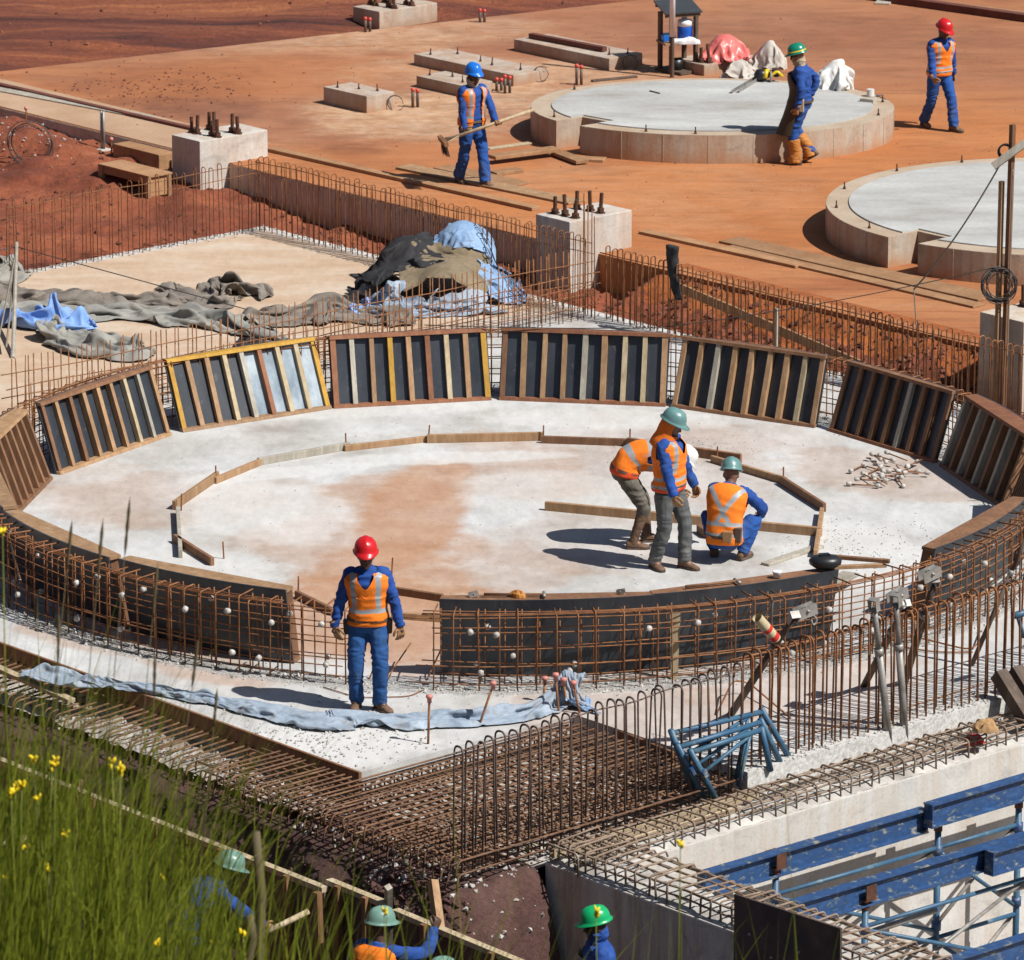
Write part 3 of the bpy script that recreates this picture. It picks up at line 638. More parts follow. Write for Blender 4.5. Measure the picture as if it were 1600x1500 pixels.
# rough tops left for the next pour
def rough_top(a0, a1, b0, b1, zz, name='rough_concrete'):
    L = max(a1-a0, b1-b0); nu = int(max(8, (a1-a0)*14)); nv = int(max(8, (b1-b0)*14))
    f = lambda u, v: ab(lerp(a0, a1, u), lerp(b0, b1, v), zz + (.022+.03*fbm(lerp(a0, a1, u)*9, lerp(b0, b1, v)*9, 0, 4)) * (1 if 0 < u < 1 and 0 < v < 1 else -.6))
    return tag(link(name, grid_mesh(name, min(nu, 240), min(nv, 300), f, m['rubble'])), kind='stuff')
rough_top(FA0+.02, FA0+FTH-.004, WCB+.6, 45, FWZ+.01)
rough_top(FA0+.02, -26.5, WCB+.02, WCB+.59, FWZ+.01)

# ---------------------------------------------------------------- formwork panels
FC = Vector((-0.033, 57.42, 0)); FR = 5.42
FLARE, FH = .22, .80
def panel(label, a0, a1, woods, rail='b', plate='b', up=.03, flare=FLARE, h=FH, dep=.13, r=FR, flat=False, glare=0, radial=False):
    t0, t1 = R(a0), R(a1); mid = (t0+t1)/2
    pt = lambda an, rr: FC + Vector((math.cos(an), math.sin(an), 0))*rr
    n = Vector((math.cos(mid), math.sin(mid), 0)); p0, p1 = pt(t0, r), pt(t1, r); e = (p1-p0); L = e.length; e /= L
    base = (p0+p1)/2
    T = wthing('curved_formwork', label, 'formwork panel', base, 'curved formwork panels standing in the ring')
    jit = rnd.gauss(0, .01)
    off = lambda z, p=None: ((p-FC).normalized() if p is not None and radial else n)*((flare+jit)*z/h)
    ro = r+dep; sag = r*(1-math.cos((t1-t0)/2)); kf = .45 if flat else 1.0
    def opt(an, d=0.0):                             # outer face: the full arc, or a flatter one on the shallow panels
        q = pt(an, ro+d); f_ = (q-base).dot(n); return q+n*((f_-(dep+d))*(kf-1) if flat else 0)
    arc = [opt(lerp(t1, t0, k/14)) for k in range(15)]
    poly = [p0, p1] + arc
    if (p1-p0).cross(arc[7]-p0).z < 0: poly = poly[::-1]
    def plate_at(name, z, th, mat):
        k = len(poly); mb = MB(); lo = [p+off(z, p)+UP*z for p in poly]; hi = [p+off(z+th, p)+UP*(z+th) for p in poly]
        mb.add(lo+hi, [tuple(range(k-1, -1, -1)), tuple(range(k, 2*k))]+[(i, (i+1) % k, k+(i+1) % k, k+i) for i in range(k)])
        return mb.build(name, mat, T)
    plate_at('bottom_plate', .002, .035, WOODS[rail]); plate_at('top_plate', h-.035, .035, WOODS[plate])
    # curved black sheet
    def sh(z, k, d): an = lerp(t0, t1, k/16); q_ = opt(an, .002+d); return q_ + off(z, q_) + UP*z
    mb = MB(); zs = [.0, h*.25, h*.5, h*.75, h+up]
    outer = [[sh(z, k, .018) for k in range(17)] for z in zs]; inner = [[sh(z, k, 0) for k in range(17)] for z in zs]
    loop = [[*outer[i], *inner[i][::-1]] for i in range(len(zs))]
    mb.rings(loop)
    if glare:  # inner faces of the right half take the painted glare colour
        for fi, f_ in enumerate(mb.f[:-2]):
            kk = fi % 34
            if 17 <= kk <= 17+glare: mb.m[fi] = 1
    o = mb.build('plywood_sheet', [m['ply'], m['ply_glare']] if glare else m['ply'], T)
    for i, w in enumerate(woods):
        s = lerp(.035, L-.035, i/(len(woods)-1)); q = p0+e*s
        # depth until the sheet
        aa_ = lerp(t0, t1, (s)/L); d = (opt(aa_)-base).dot(n)-.006; wd = rnd.uniform(.025, .033); di = max(.012, 0)
        mb = MB(); z0, z1 = .038, h-.036
        c0, c1 = q+off(z0, q), q+off(z1, q)
        tw = e*rnd.gauss(0, .006)
        mb.hexa([c0-e*wd+n*di+UP*z0, c0+e*wd+n*di+UP*z0, c0+e*wd+n*d+UP*z0, c0-e*wd+n*d+UP*z0, c1-e*wd+n*di+UP*z1+tw, c1+e*wd+n*di+UP*z1+tw, c1+e*wd+n*d+UP*z1+tw, c1-e*wd+n*d+UP*z1+tw])
        mb.build('batten', WOODS[w], T)
    return T
PANELS = [
 ('brown-battened formwork panel cut off by the left edge of the photo, above the grass', 180.5, 159.8, 'bbbbbbbbb', 'b', 't'),
 ('formwork panel with one white-washed batten near its right end, left of the yellow-ended panel', 157.8, 135.6, 'btbtttpgt', 't', 'b'),
 ('formwork panel with yellow end battens and a shiny right half', 133.8, 112.5, 'yttpgrppy', 't', 'y'),
 ('formwork panel with a yellow batten mid-left and a yellow right end', 112.2, 92.2, 'rgtytrpty', 'r', 'r'),
 ('formwork panel of tan battens just right of the far middle, crossed by a wire', 91.3, 70.3, 'btttgtppt', 'r', 'r'),
 ('formwork panel of tan and grey battens behind the standing teal-helmet worker', 69.6, 49.5, 'ttgttttpt', 'b', 'b'),
 ('shadowed formwork panel of brown battens behind the tie rods', 47.4, 28.2, 'bbbbbgbbb', 'r', 'b'),
 ('steeply turned formwork panel with grey and brown battens at the right of the ring', 26.8, 7.0, 'gbgbgbgbb', 'b', 'r'),
 ('formwork panel at the right edge of the ring showing only its red-brown top plate', 5.0, -16.5, 'bbbbbbbbb', 'b', 'r'),
 ('formwork panel with a broad brown top plate right of the gap by the black helmet', -18.2, -41.0, 'bbbbbbbbb', 'b', 'b'),
 ('formwork panel under the black helmet and the hammers', -54.8, -75.5, 'bbbbbbbbb', 'b', 'b'),
 ('formwork panel right of the gap with an orange cloth and hammer on top', -75.6, -96.8, 'bbbbbbbbb', 'b', 'b'),
 ('near black formwork panel with a dusty top plate left of the red-helmet worker', -112.6, -133.4, 'bbbbbbbbb', 'b', 't'),
 ('black formwork panel with a tan top plate second left of the red-helmet worker', -134.6, -156.0, 'bbbbbbbbb', 'b', 't'),
 ('formwork panel with an orange-tan top plate cut by the left edge of the photo', -157.4, -178.0, 'bbbbbbbbb', 'b', 't'),
]
for i, (lb, a0, a1, w, rl, pl) in enumerate(PANELS):
    front = i >= 9
    panel(lb, a0, a1, w, rl, pl, up=.0 if not front else (.004 if i not in (10, 11) else .012), dep=.046 if 1 <= i <= 6 else .15, r=FR if not front else FR-.03, h=FH+rnd.gauss(0, .006)+(.03 if i in (10, 11) else 0), flat=1 <= i <= 6, glare=7 if i == 2 else 0, radial=front, flare=.17 if front else (.38 if i == 2 else .27))

# ---------------------------------------------------------------- rebar
def arcpath(pts, rad=.03, n=4):                    # polyline with rounded corners
    pts = [Vector(p) for p in pts]; out = [pts[0]]
    for i in range(1, len(pts)-1):
        a, b, c = pts[i-1], pts[i], pts[i+1]; u = (a-b); v = (c-b); r = min(rad, u.length*.48, v.length*.48)
        s, e = b+u.normalized()*r, b+v.normalized()*r
        for k in range(n+1):
            t = k/n; out.append((s*(1-t)**2)+(b*2*t*(1-t))+(e*t*t))
    out.append(pts[-1]); return out
# ring cage
RI, RO, CH = 5.78, 5.97, .76
cage = thing('rebar_cage', 'ring-shaped rusty rebar cage round the outside of the formwork panels', 'rebar cage', RING_C)
def ubar(hook):
    mb = MB()
    if hook: p = [(RI-.10, 0, CH+.012), (RO, 0, CH+.012), (RO, 0, -.03)]
    else: p = [(RI, 0, -.03), (RI, 0, CH+.006), (RO-.012, 0, CH+.006), (RO-.012, 0, -.03)]
    mb.tube(arcpath(p, .03), .0082, 5, True); return mb.mesh('hairpin_bar', m['rust'], True)
UB = [ubar(0), ubar(1)]
SB_ = MB(); SB_.tube([(RI, 0, -.03), (RI, 0, CH+.02)], .0075, 5); SBAR = SB_.mesh('upright_bar', m['rust'], True)
angs = [(-96.5 + i*1.92) for i in range(184)]
front_first = sorted(angs, key=lambda a: math.sin(R(a)))
rest = MB()
for k, a in enumerate(front_first):
    aa = R(a+rnd.gauss(0, .25))
    if k < 100:
        o = link('hairpin_bar', UB[1 if rnd.random() < .6 else 0], cage); o.rotation_euler = (rnd.gauss(0, .010), 0, aa); o.scale = (1, 1, rnd.uniform(.97, 1.03))
        if k < 96: o2 = link('upright_bar', SBAR, cage); o2.rotation_euler = (rnd.gauss(0, .006), 0, aa+R(.45))
    else:
        ca, sa = math.cos(aa), math.sin(aa)
        q = [(RING_C.x+p[0]*ca, RING_C.y+p[0]*sa, p[2]) for p in arcpath([(RI, 0, -.03), (RI, 0, CH+.006), (RO, 0, CH+.006), (RO, 0, -.03)], .03)]
        rest.tube(q, .0078, 4)
o = rest.build('far_hairpin_bars', m['rust'], None); o.parent = cage; o.matrix_parent_inverse = cage.matrix_basis.inverted(); o['kind'] = 'stuff'
def hoop(r, z, rr=.0065, a0=-97.5, a1=254.5, wob=.012):
    n = 170; ph = rnd.random()*9
    return [(r*math.cos(t)+0, r*math.sin(t), z+wob*math.sin(t*5+ph)+wob*.6*math.sin(t*13+ph)) for t in (R(lerp(a0, a1, k/n)) for k in range(n+1))], rr
for z in (.10, .25, .41, .57, .72):
    for r in (RO-.018, RI+.014):
        mb = MB(); p, rr = hoop(r+rnd.gauss(0, .004), z+rnd.gauss(0, .012), a0=-97.5+rnd.uniform(-3, 1.5), a1=252+rnd.uniform(0, 5)); mb.tube(p, rr, 5); mb.build('hoop_bar', m['rust'], cage, True)
for r in (RI+.05, RI+.10, RI+.14):
    mb = MB(); p, rr = hoop(r, CH+.0, wob=.006, a0=-98, a1=248); mb.tube(p, .006, 5); mb.build('hoop_bar', m['rust'], cage, True)
mb = MB(); mb.lathe([(.012, -.03), (.030, -.022), (.032, .02), (.024, .03), (.006, .034)], 12); CONE = mb.mesh('plastic_cone', m['conepl'], True)
for a in (-136, -130, -121, -116.5, -113.2, -108, -93, -90.5, -84, -77, -71, -62, -58, -52, -46, -41, -36, -30, -147, -153, -159, -165):
    for z in (.22, .60):
        if rnd.random() < .12: continue
        for r in (RO+.02, RI-.02):
            if rnd.random() < (.1 if r > RI else .45): continue
            o = link('plastic_cone', CONE, cage); t = R(a+rnd.gauss(0, .5)+(.8 if r < RO else 0)); zz = z+rnd.gauss(0, .03)
            o.location = (r*math.cos(t), r*math.sin(t), zz); o.rotation_euler = (rnd.gauss(0, .3), R(90)+rnd.gauss(0, .3), t)
            o.scale = (.95,)*3
# straight runs of starter bars
def fence(label, p0, p1, n, h0, h1, gap, r, mat, rails, name='rebar_fence', hooky='pin', jit=.012, zb=0.0, group=None, bottom_feet=True):
    p0, p1 = Vector(p0), Vector(p1); d = (p1-p0).normalized(); ang = math.atan2(d.y, d.x)
    T = thing(name, label, 'rebar', ((p0+p1)/2).to_tuple(), 0, group); L = (p1-p0).length
    T.location = (p0.x, p0.y, zb); T.rotation_euler = (0, 0, ang)      # local x along the run, y = left of it
    cache = {}
    for i in range(n):
        s = L*i/max(1, n-1)+rnd.gauss(0, jit); h = lerp(h0, h1, i/max(1, n-1))
        if hooky == 'pin': p = [(0, gap/2, -.04), (0, gap/2, 1), (0, -gap/2, 1), (0, -gap/2, -.04)]
        elif hooky == 'cane': p = [(0, -gap/2, -.04), (0, -gap/2, 1), (0, gap, 1.0), (0, gap+.02, .955)]
        elif hooky == 'shear': p = [(0, -gap/2, -.04), (0, -gap/2, 1), (0, gap*.9, 1.02)]
        else: p = [(0, 0, -.04), (0, 0, 1)]
        if hooky not in cache:
            mb = MB(); mb.tube(arcpath(p, gap*.5 if hooky == 'pin' else .05, 5), r, 6); cache[hooky] = mb.mesh('upright_bar', mat, True)
        o = link('upright_bar', cache[hooky], T); o.location = (s, rnd.gauss(0, .006), 0)
        o.rotation_euler = (rnd.gauss(0, .012), rnd.gauss(0, .014), rnd.gauss(0, .10)); o.scale = (1, 1, h*rnd.uniform(.975, 1.02))
    for (z, y, rr) in rails:
        mb = MB(); k = 24; ph = rnd.random()*6
        mb.tube([(lerp(-.15, L+.15, j/k), y+.006*math.sin(j*1.3+ph), lerp(h0, h1, j/k)*z + .012*math.sin(j*.9+ph)) for j in range(k+1)], rr, 5)
        mb.build('lacing_bar', mat, T, True)
    return T
ax = AB(onB(945, 490, SB))[0]
fence('thin rusty hairpin bars along the far left slab edge, before the red earth', ab(SA0+.14, SB-.2), ab(SA0+.14, 38.5), 46, .98, .98, .075, .0062, m['rust'], [(.93, .0, .006), (.80, .04, .005)])
fence('tall rusty hairpin bars along the slab edge below the long terrace wall', ab(SA0+.2, SB-.17), ab(-49.55, SB-.17), 58, 1.0, .98, .085, .0068, m['rust'], [(.93, .0, .0065), (.78, .045, .0055)])
fence('row of hooked rusty bars in front of the red earth slope at the right', ab(-49.1, SB-.17), ab(-40.2, SB-.17), 78, .93, .93, .085, .0085, m['rust'], [(.90, .0, .007), (.14, .05, .006)])
ia = -49.45
fi = fence('straight cut-off starter bars crossing the slab behind the far formwork panels', ab(ia, SB-.25), ab(ia, 36.5), 98, .86, .92, .1, .0075, m['rust'], [(.80, .03, .0065), (.5, .03, .0065), (.28, .03, .006), (.64, .12, .0065), (.36, .12, .006)], hooky='straight', jit=.02)
fence('second row of shorter starter bars just in front of the first, behind the far panels', ab(ia+.16, SB-.3), ab(ia+.16, 36.6), 80, .60, .62, .1, .007, m['rust'], [(.7, .02, .006), (.3, .02, .006)], hooky='straight', jit=.02)
fence('four tall thin bars where the two starter bar rows meet beside the stained plinth', ab(-49.6, SB-.15), ab(-49.2, SB-.3), 5, 1.5, 1.35, .1, .008, m['rust'], [], hooky='straight')
fr = fence('tall hooked bars along the right-hand slab edge in front of the tube props', ab(SA1-.16, PIT_B+.15), ab(SA1-.16, 42.0), 66, 1.10, 1.12, .12, .0105, m['rust'], [(.93, .09, .011), (.06, .12, .007)], hooky='pin')
fp = fence('dark steel hairpin bars rising out of the rebar mat', ab(SA1-.14, FB-.80), ab(SA1-.14, PIT_B-.02), 27, 1.18, 1.22, .12, .0095, m['steelbar'], [(.955, .0, .008), (.10, -.08, .010)], hooky='pin', zb=-.2)
# cages on top of the front walls: staples across the wall, long bars along it
def wall_cage(label, p0, p1, width, n, hgt, mat, zb):
    p0, p1 = Vector(p0), Vector(p1); d = (p1-p0).normalized(); ang = math.atan2(d.y, d.x); L = (p1-p0).length
    T = thing('rebar_cage', label, 'rebar cage', (p0.x, p0.y, zb), ang)
    mb = MB(); mb.tube(arcpath([(0, -.02, -.03), (0, -.02, hgt), (0, width+.03, hgt), (0, width+.05, hgt-.06)], .045, 4), .0105, 6); me = mb.mesh('staple_bar', mat, True)
    for i in range(n):
        o = link('staple_bar', me, T); o.location = (L*i/(n-1)+rnd.gauss(0, .015), rnd.gauss(0, .012), 0); o.rotation_euler = (rnd.gauss(0, .03), rnd.gauss(0, .05), rnd.gauss(0, .03)); o.scale = (1, 1, rnd.uniform(.93, 1.06))
    for y, z, rr in ((.0, hgt-.03, .010), (.0, .09, .010), (width*.33, hgt-.025, .010), (width*.66, hgt-.025, .012), (width, hgt-.03, .015), (width, .10, .010), (.02, .16, .009), (width-.02, .17, .009)):
        k = 30; ph = rnd.random()*6; mb = MB(); mb.tube([(lerp(-.05, L, j/k), y+.01*math.sin(j+ph), z+.008*math.sin(j*1.7+ph)) for j in range(k+1)], rr, 5); mb.build('long_bar', mat, T, True)
    return T
wall_cage('cement-splashed rebar cage along the top of the sunlit wall', ab(FA0+FTH-.06, WCB+.02), ab(FA0+FTH-.06, 41.5), FTH-.16, 70, .18, m['palebar'], FWZ)
wall_cage('pale rebar cage along the wall top running towards the camera', ab(FA0+.1, WCB+.08), ab(-27.5, WCB+.08), .46, 56, .20, m['palebar'], FWZ)
# flat mat in the corner recess
mat_t = wthing('rebar_mat', 'dense flat mat of rusty bars in the corner recess at the front', 'rebar mat', ab(-36.5, 32, -.3))
for z0 in (-.07, -.20):
    for i in range(30):
        b = FB-.80+i*.117+rnd.gauss(0, .012)
        if b > PIT_B-.05: break
        a0 = -38.6+rnd.gauss(0, .15) if b < FB-.05 else PIT_A+.04
        mb = MB(); mb.tube(arcpath([ab(a0, b, z0-.10), ab(a0, b, z0), ab((a0+SA1)/2, b+rnd.gauss(0, .012), z0-.012), ab(SA1-.03, b+rnd.gauss(0, .012), z0)], .04), .0095, 5); mb.build('long_bar', m['rust2'], mat_t, True)
    for i in range(34):
        a = -38.5+i*.107+rnd.gauss(0, .012)
        b1 = FB-.06 if a < PIT_A+.03 else PIT_B-.05
        mb = MB(); mb.tube(arcpath([ab(a, FB-.92+rnd.gauss(0, .03), z0-.13), ab(a, FB-.90, z0+.018), ab(a+rnd.gauss(0, .012), b1, z0+.018)], .05), .0095, 5); mb.build('cross_bar', m['rust2'], mat_t, True)
ed_t = wthing('rebar_mat', 'row of rusty bars with turned-down ends poking from under the slab edge behind the grass', 'rebar mat', ab(-41, 31, -.3))
for i in range(62):
    a = -46+i*.12+rnd.gauss(0, .015); w = rnd.gauss(0, .04)
    mb = MB(); mb.tube(arcpath([ab(a, FB-.02, -.13), ab(a+w*.3, FB-.72+w, -.17), ab(a+w*.3, FB-.78+w, -.34)], .05), .0105, 5); mb.build('hooked_bar', m['rust2'], ed_t, True)
# ---------------------------------------------------------------- people
def remesh(mb, voxel, wr=0.0, fr=14.0, it=3, seed=0.0, mats=None, name='body'):
    tmp = mb.build('tmp', mats or m['jacket']); md = tmp.modifiers.new('r', 'REMESH'); md.mode = 'VOXEL'; md.voxel_size = voxel
    md2 = tmp.modifiers.new('s', 'SMOOTH'); md2.factor = .6; md2.iterations = it
    dg = bpy.context.evaluated_depsgraph_get(); me = bpy.data.meshes.new_from_object(tmp.evaluated_get(dg)); me.name = name
    old = tmp.data; bpy.data.objects.remove(tmp); bpy.data.meshes.remove(old)
    if wr:
        for v in me.vertices:
            p = v.co; q = Vector((p.x*fr*.55+seed, p.y*fr*.55, (p.z+.35*p.x*math.sin(seed))*fr*1.25))
            w = q + mnoise.noise_vector(q*.45)*.9
            k = .42 - abs(mnoise.noise(w))*1.9 + .25*mnoise.noise(q*.5)
            v.co = p + v.normal*(k*wr)
        me.update()
    me.polygons.foreach_set('use_smooth', [True]*len(me.polygons))
    return me
def ik(a, c, l1, l2, hint):
    a, c, hint = Vector(a), Vector(c), Vector(hint); d = c-a; L = d.length
    if L > (l1+l2)*.998: c = a+d*((l1+l2)*.998/L); d = c-a; L = d.length
    u = d/L; x = (l1*l1-l2*l2+L*L)/(2*L); y = math.sqrt(max(0, l1*l1-x*x))
    h = hint-u*hint.dot(u); h = h.normalized() if h.length > 1e-5 else u.orthogonal().normalized()
    return a+u*x+h*y, c
PROF = [(-.26, .115, .085), (-.18, .158, .112), (-.08, .172, .124), (0, .170, .124), (.15, .158, .116), (.35, .156, .116), (.55, .170, .124), (.72, .184, .124), (.84, .184, .112), (.91, .158, .094), (.97, .095, .074), (1.04, .058, .060), (1.2, .055, .058)]
PROF = [(t_, a_*1.05, b_*1.10) if t_ < .95 else (t_, a_, b_) for t_, a_, b_ in PROF]
def prof(t):
    for i in range(len(PROF)-1):
        if t <= PROF[i+1][0]:
            k = max(0, (t-PROF[i][0])/(PROF[i+1][0]-PROF[i][0])); return lerp(PROF[i][1], PROF[i+1][1], k), lerp(PROF[i][2], PROF[i+1][2], k)
    return PROF[-1][1:]
V = lambda *a: Vector(a)
def limb(mb, pts, rad, n=12):
    out, rs = [], []
    for i in range(len(pts)-1):
        for k in range(5): out.append(pts[i].lerp(pts[i+1], k/5)); rs.append(lerp(rad[i], rad[i+1], k/5))
    out.append(pts[-1]); rs.append(rad[-1])
    for _ in range(2):                               # soften the bend
        out = [out[0]]+[(out[i-1]+out[i]*2+out[i+1])/4 for i in range(1, len(out)-1)]+[out[-1]]
    mb.tube(out, rs, n)
def person(label, loc, yaw, P=None, O=None, s=1.0, group='workers on the site'):
    P, O = P or {}, O or {}
    seed = rnd.random()*50
    T = thing('person', label, 'person', loc, R(yaw), group); T.scale = (s, s, s)
    pel = V(*P.get('pelvis', (0, 0, .93))); nb = V(*P.get('neck', (0, .01, 1.44)))
    pyaw, cyaw = R(P.get('pelvis_yaw', 0)), R(P.get('chest_yaw', 0))
    latp = V(math.cos(pyaw), math.sin(pyaw), P.get('pelvis_roll', 0)).normalized(); latc = V(math.cos(cyaw), math.sin(cyaw), P.get('chest_roll', 0)).normalized()
    ctrl = pel + V(*P.get('spine0', (0, 0, 1))).normalized()*(nb-pel).length*.5
    def axis(t):
        tt = max(0, min(1, t)); c = pel*(1-tt)**2+ctrl*2*tt*(1-tt)+nb*tt*tt; d = ((ctrl-pel)*(1-tt)+(nb-ctrl)*tt).normalized()
        if t < 0: c = pel+d*t*(nb-pel).length
        if t > 1: c = nb+d*(t-1)*(nb-pel).length
        la = latp.lerp(latc, tt); la = (la-d*la.dot(d)).normalized(); return c, d, la, d.cross(la)     # forward = d x lat ... lat to the right
    def ring(t, g=0.0, n=24, belly=0.0, ex=2.3):
        c, d, la, fw = axis(t); a, b = prof(t); r = []
        for k in range(n):
            q = 2*math.pi*k/n; cs, sn = math.cos(q), math.sin(q)
            x = math.copysign(abs(cs)**(2/ex), cs)*(a+g); y = math.copysign(abs(sn)**(2/ex), sn)*(b+g+(belly if sn > 0 else 0))
            r.append(c+la*x+fw*y)
        return r
    c, d, la, fw = axis(.885); sh = {1: c+la*.168, -1: c-la*.168}
    cp, dp, lap, fwp = axis(0); hip = {1: cp+lap*.088-dp*.06, -1: cp-lap*.088-dp*.06}
    # arms and legs
    hands = {1: V(*P.get('hand_r', (.27, .04, .80))), -1: V(*P.get('hand_l', (-.27, .04, .80)))}
    eh = {1: V(*P.get('elbow_r', (.6, -1, 0))), -1: V(*P.get('elbow_l', (-.6, -1, 0)))}
    feet = {1: V(*P.get('foot_r', (.11, 0, .09))), -1: V(*P.get('foot_l', (-.11, 0, .09)))}
    kh = {1: V(*P.get('knee_r', (.15, 1, .1))), -1: V(*P.get('knee_l', (-.15, 1, .1)))}
    toes = {1: V(*P.get('toe_r', (.25, 1, 0))).normalized(), -1: V(*P.get('toe_l', (-.25, 1, 0))).normalized()}
    el, wr, kn, an = {}, {}, {}, {}
    for q in (1, -1):
        el[q], wr[q] = ik(sh[q], hands[q], .285, .25, eh[q]); kn[q], an[q] = ik(hip[q], feet[q], .405, .40, kh[q])
    # head frame
    hf = V(*P.get('look', (0, 1, -.15))).normalized(); hu = V(*P.get('head_up', (0, 0, 1))); hu = (hu-hf*hu.dot(hf)).normalized(); hr = hf.cross(hu)
    ho_ = V(*P.get('head_off', (0, .03, .165))); hc = nb + ho_ - ho_.normalized()*.022
    HM = Matrix((hr, hf, hu)).transposed()
    H = lambda x, y, z: hc + HM @ V(x, y, z)
    # body: one continuous surface under the clothes
    mb = MB(); ts = [-.24, -.16, -.08, 0, .15, .35, .55, .72, .84, .92, .98, 1.04]
    mb.rings([ring(t, -.014) for t in ts])
    for q in (1, -1):
        limb(mb, [sh[q], el[q], wr[q]], [.050, .042, .027]); limb(mb, [hip[q], kn[q], an[q]], [.082, .054, .036])
        mb.ellip(wr[q]+(wr[q]-el[q]).normalized()*.05, .026, .026, .026); mb.ellip(an[q]+toes[q]*.05-UP*.03, .045, .045, .035)
    limb(mb, [nb-d*.03, hc-hu*.03+hf*-.01], [.056, .052])
    hp = [(-.118, .022, .070, .0), (-.108, .040, .082, -.02), (-.085, .054, .086, -.04), (-.055, .064, .088, -.065), (-.02, .070, .088, -.085), (.02, .074, .090, -.095), (.06, .074, .086, -.097), (.09, .064, .070, -.085), (.112, .040, .042, -.055), (.118, .012, .012, -.02)]
    rg = []
    for z, a, yf, yb in hp:
        cy, b = (yf+yb)/2, (yf-yb)/2; rg.append([H(a*math.cos(2*math.pi*k/20), cy+b*math.sin(2*math.pi*k/20), z) for k in range(20)])
    mb.rings(rg)
    mb.tube([H(0, .084, .022), H(0, .098, -.005), H(0, .110, -.028), H(0, .092, -.038)], [.010, .013, .016, .012], 8)     # nose
    mb.tube([H(-.016, .092, -.034), H(.016, .092, -.034)], .011, 6)
    mb.tube([H(-.048, .082, .028), H(0, .092, .026), H(.048, .082, .028)], [.009, .010, .009], 6)                          # brow
    mb.tube([H(-.024, .084, -.066), H(0, .093, -.064), H(.024, .084, -.066)], [.007, .009, .007], 6)                       # lips
    mb.tube([H(-.022, .083, -.078), H(0, .091, -.078), H(.022, .083, -.078)], [.007, .009, .007], 6)
    mb.ellip(H(0, .075, -.105), .022, .022, .018)
    for q in (1, -1): mb.ellip(H(q*.076, -.005, -.01), .012, .022, .033, rot=HM)
    link('body', remesh(mb, .0085, it=2, mats=O.get('skin', m['skin']), name='body'), T)
    # jacket
    J = O.get('jacket', m['jacket'])
    mb = MB(); mb.rings([ring(t, .002, belly=.012 if .0 < t < .5 else 0) for t in [-.13, -.06, 0, .08, .2, .35, .5, .62, .72, .8, .86, .91, .95, .99, 1.03]])
    for q in (1, -1):
        limb(mb, [sh[q]+(sh[-q]-sh[q])*.16, sh[q], el[q], wr[q]+(wr[q]-el[q]).normalized()*.012], [.071, .073, .061, .047])
    mb.tube([nb-d*.045+fw*.0, nb+d*.022-fw*.006], [.082, .070], 14)                                                                # collar
    link('jacket', remesh(mb, .0115, .015, 11, it=3, seed=seed, mats=J, name='jacket'), T)
    # trousers
    mb = MB(); mb.rings([ring(t, .008) for t in (-.25, -.2, -.14, -.06, 0, .06)])
    flare = O.get('hem', .068)
    for q in (1, -1):
        sh_d = (an[q]-kn[q]).normalized(); limb(mb, [hip[q]+dp*.03, hip[q]-dp*.06 if False else hip[q].lerp(kn[q], .15), kn[q], an[q]+sh_d*O.get('hem_drop', .02)], [.104, .106, .080, flare*1.06])
    link('trousers', remesh(mb, .0115, .013, 10.5, it=3, seed=seed+9, mats=O.get('trousers', m['navy']), name='trousers'), T)
    # boots
    for q in (1, -1):
        tf = toes[q]; dn = V(*P.get('sole_r' if q > 0 else 'sole_l', (0, 0, -1))).normalized(); tf = (tf-dn*tf.dot(dn)).normalized(); sd = tf.cross(-dn).normalized()
        A0 = an[q]; rg = []
        for y, w, z0, z1 in ((-.075, .022, -.085, -.02), (-.065, .036, -.09, .0), (-.03, .040, -.09, .03), (.01, .041, -.09, .03), (.05, .043, -.09, -.005), (.09, .047, -.09, -.022), (.13, .048, -.09, -.032), (.165, .040, -.088, -.042), (.185, .022, -.082, -.055)):
            rg.append([A0+tf*y+sd*(w*math.cos(2*math.pi*k/14))-dn*(lerp(z0, z1, .5+.5*math.sin(2*math.pi*k/14))) for k in range(14)])
        mb = MB(); mb.rings(rg)
        up = O.get('boot_h', .12); mb.tube([A0+dn*.02, A0.lerp(kn[q], up/.40)], [.050, .052 if up < .2 else .064], 14)
        bo = link('boot', remesh(mb, .009, .006, 20, 2, seed, O.get('boots', m['boot']), 'boot'), T)
        mb = MB(); pr = [(-.078, .03), (-.06, .041), (0, .044), (.09, .051), (.14, .050), (.18, .032), (.192, .012)]
        pl = [A0+tf*y+sd*w for y, w in pr]+[A0+tf*y-sd*w for y, w in pr[::-1]]; k = len(pl)
        mb.add([p+dn*.09 for p in pl]+[p+dn*.068 for p in pl], [tuple(range(k)), tuple(range(2*k-1, k-1, -1))]+[(i, k+i, k+(i+1) % k, (i+1) % k) for i in range(k)])
        mb.build('sole', m['wood_dark'], bo)
    # hands: palm, four unequal fingers and a thumb
    for q in (1, -1):
        fd = P.get('hdir_r' if q > 0 else 'hdir_l'); fd = V(*fd).normalized() if fd else (wr[q]-el[q]).normalized()
        pn = P.get('palm_r' if q > 0 else 'palm_l', (-q, 0, 0)); pn = V(*pn); pn = (pn-fd*pn.dot(fd)).normalized()        # direction the palm faces
        th = fd.cross(pn)*q                               # thumb side
        if P.get('thumb_flip'): th = -th
        cv = P.get('curl_r' if q > 0 else 'curl_l', .35); W = wr[q]
        mb = MB(); rg = []
        for y, w, t_ in ((-.02, .030, .026), (.0, .031, .024), (.03, .040, .020), (.06, .045, .019), (.088, .043, .016), (.098, .036, .010)):
            rg.append([W+fd*y+th*(w*math.cos(2*math.pi*k/12))+pn*(t_*math.sin(2*math.pi*k/12)) for k in range(12)])
        mb.rings(rg)
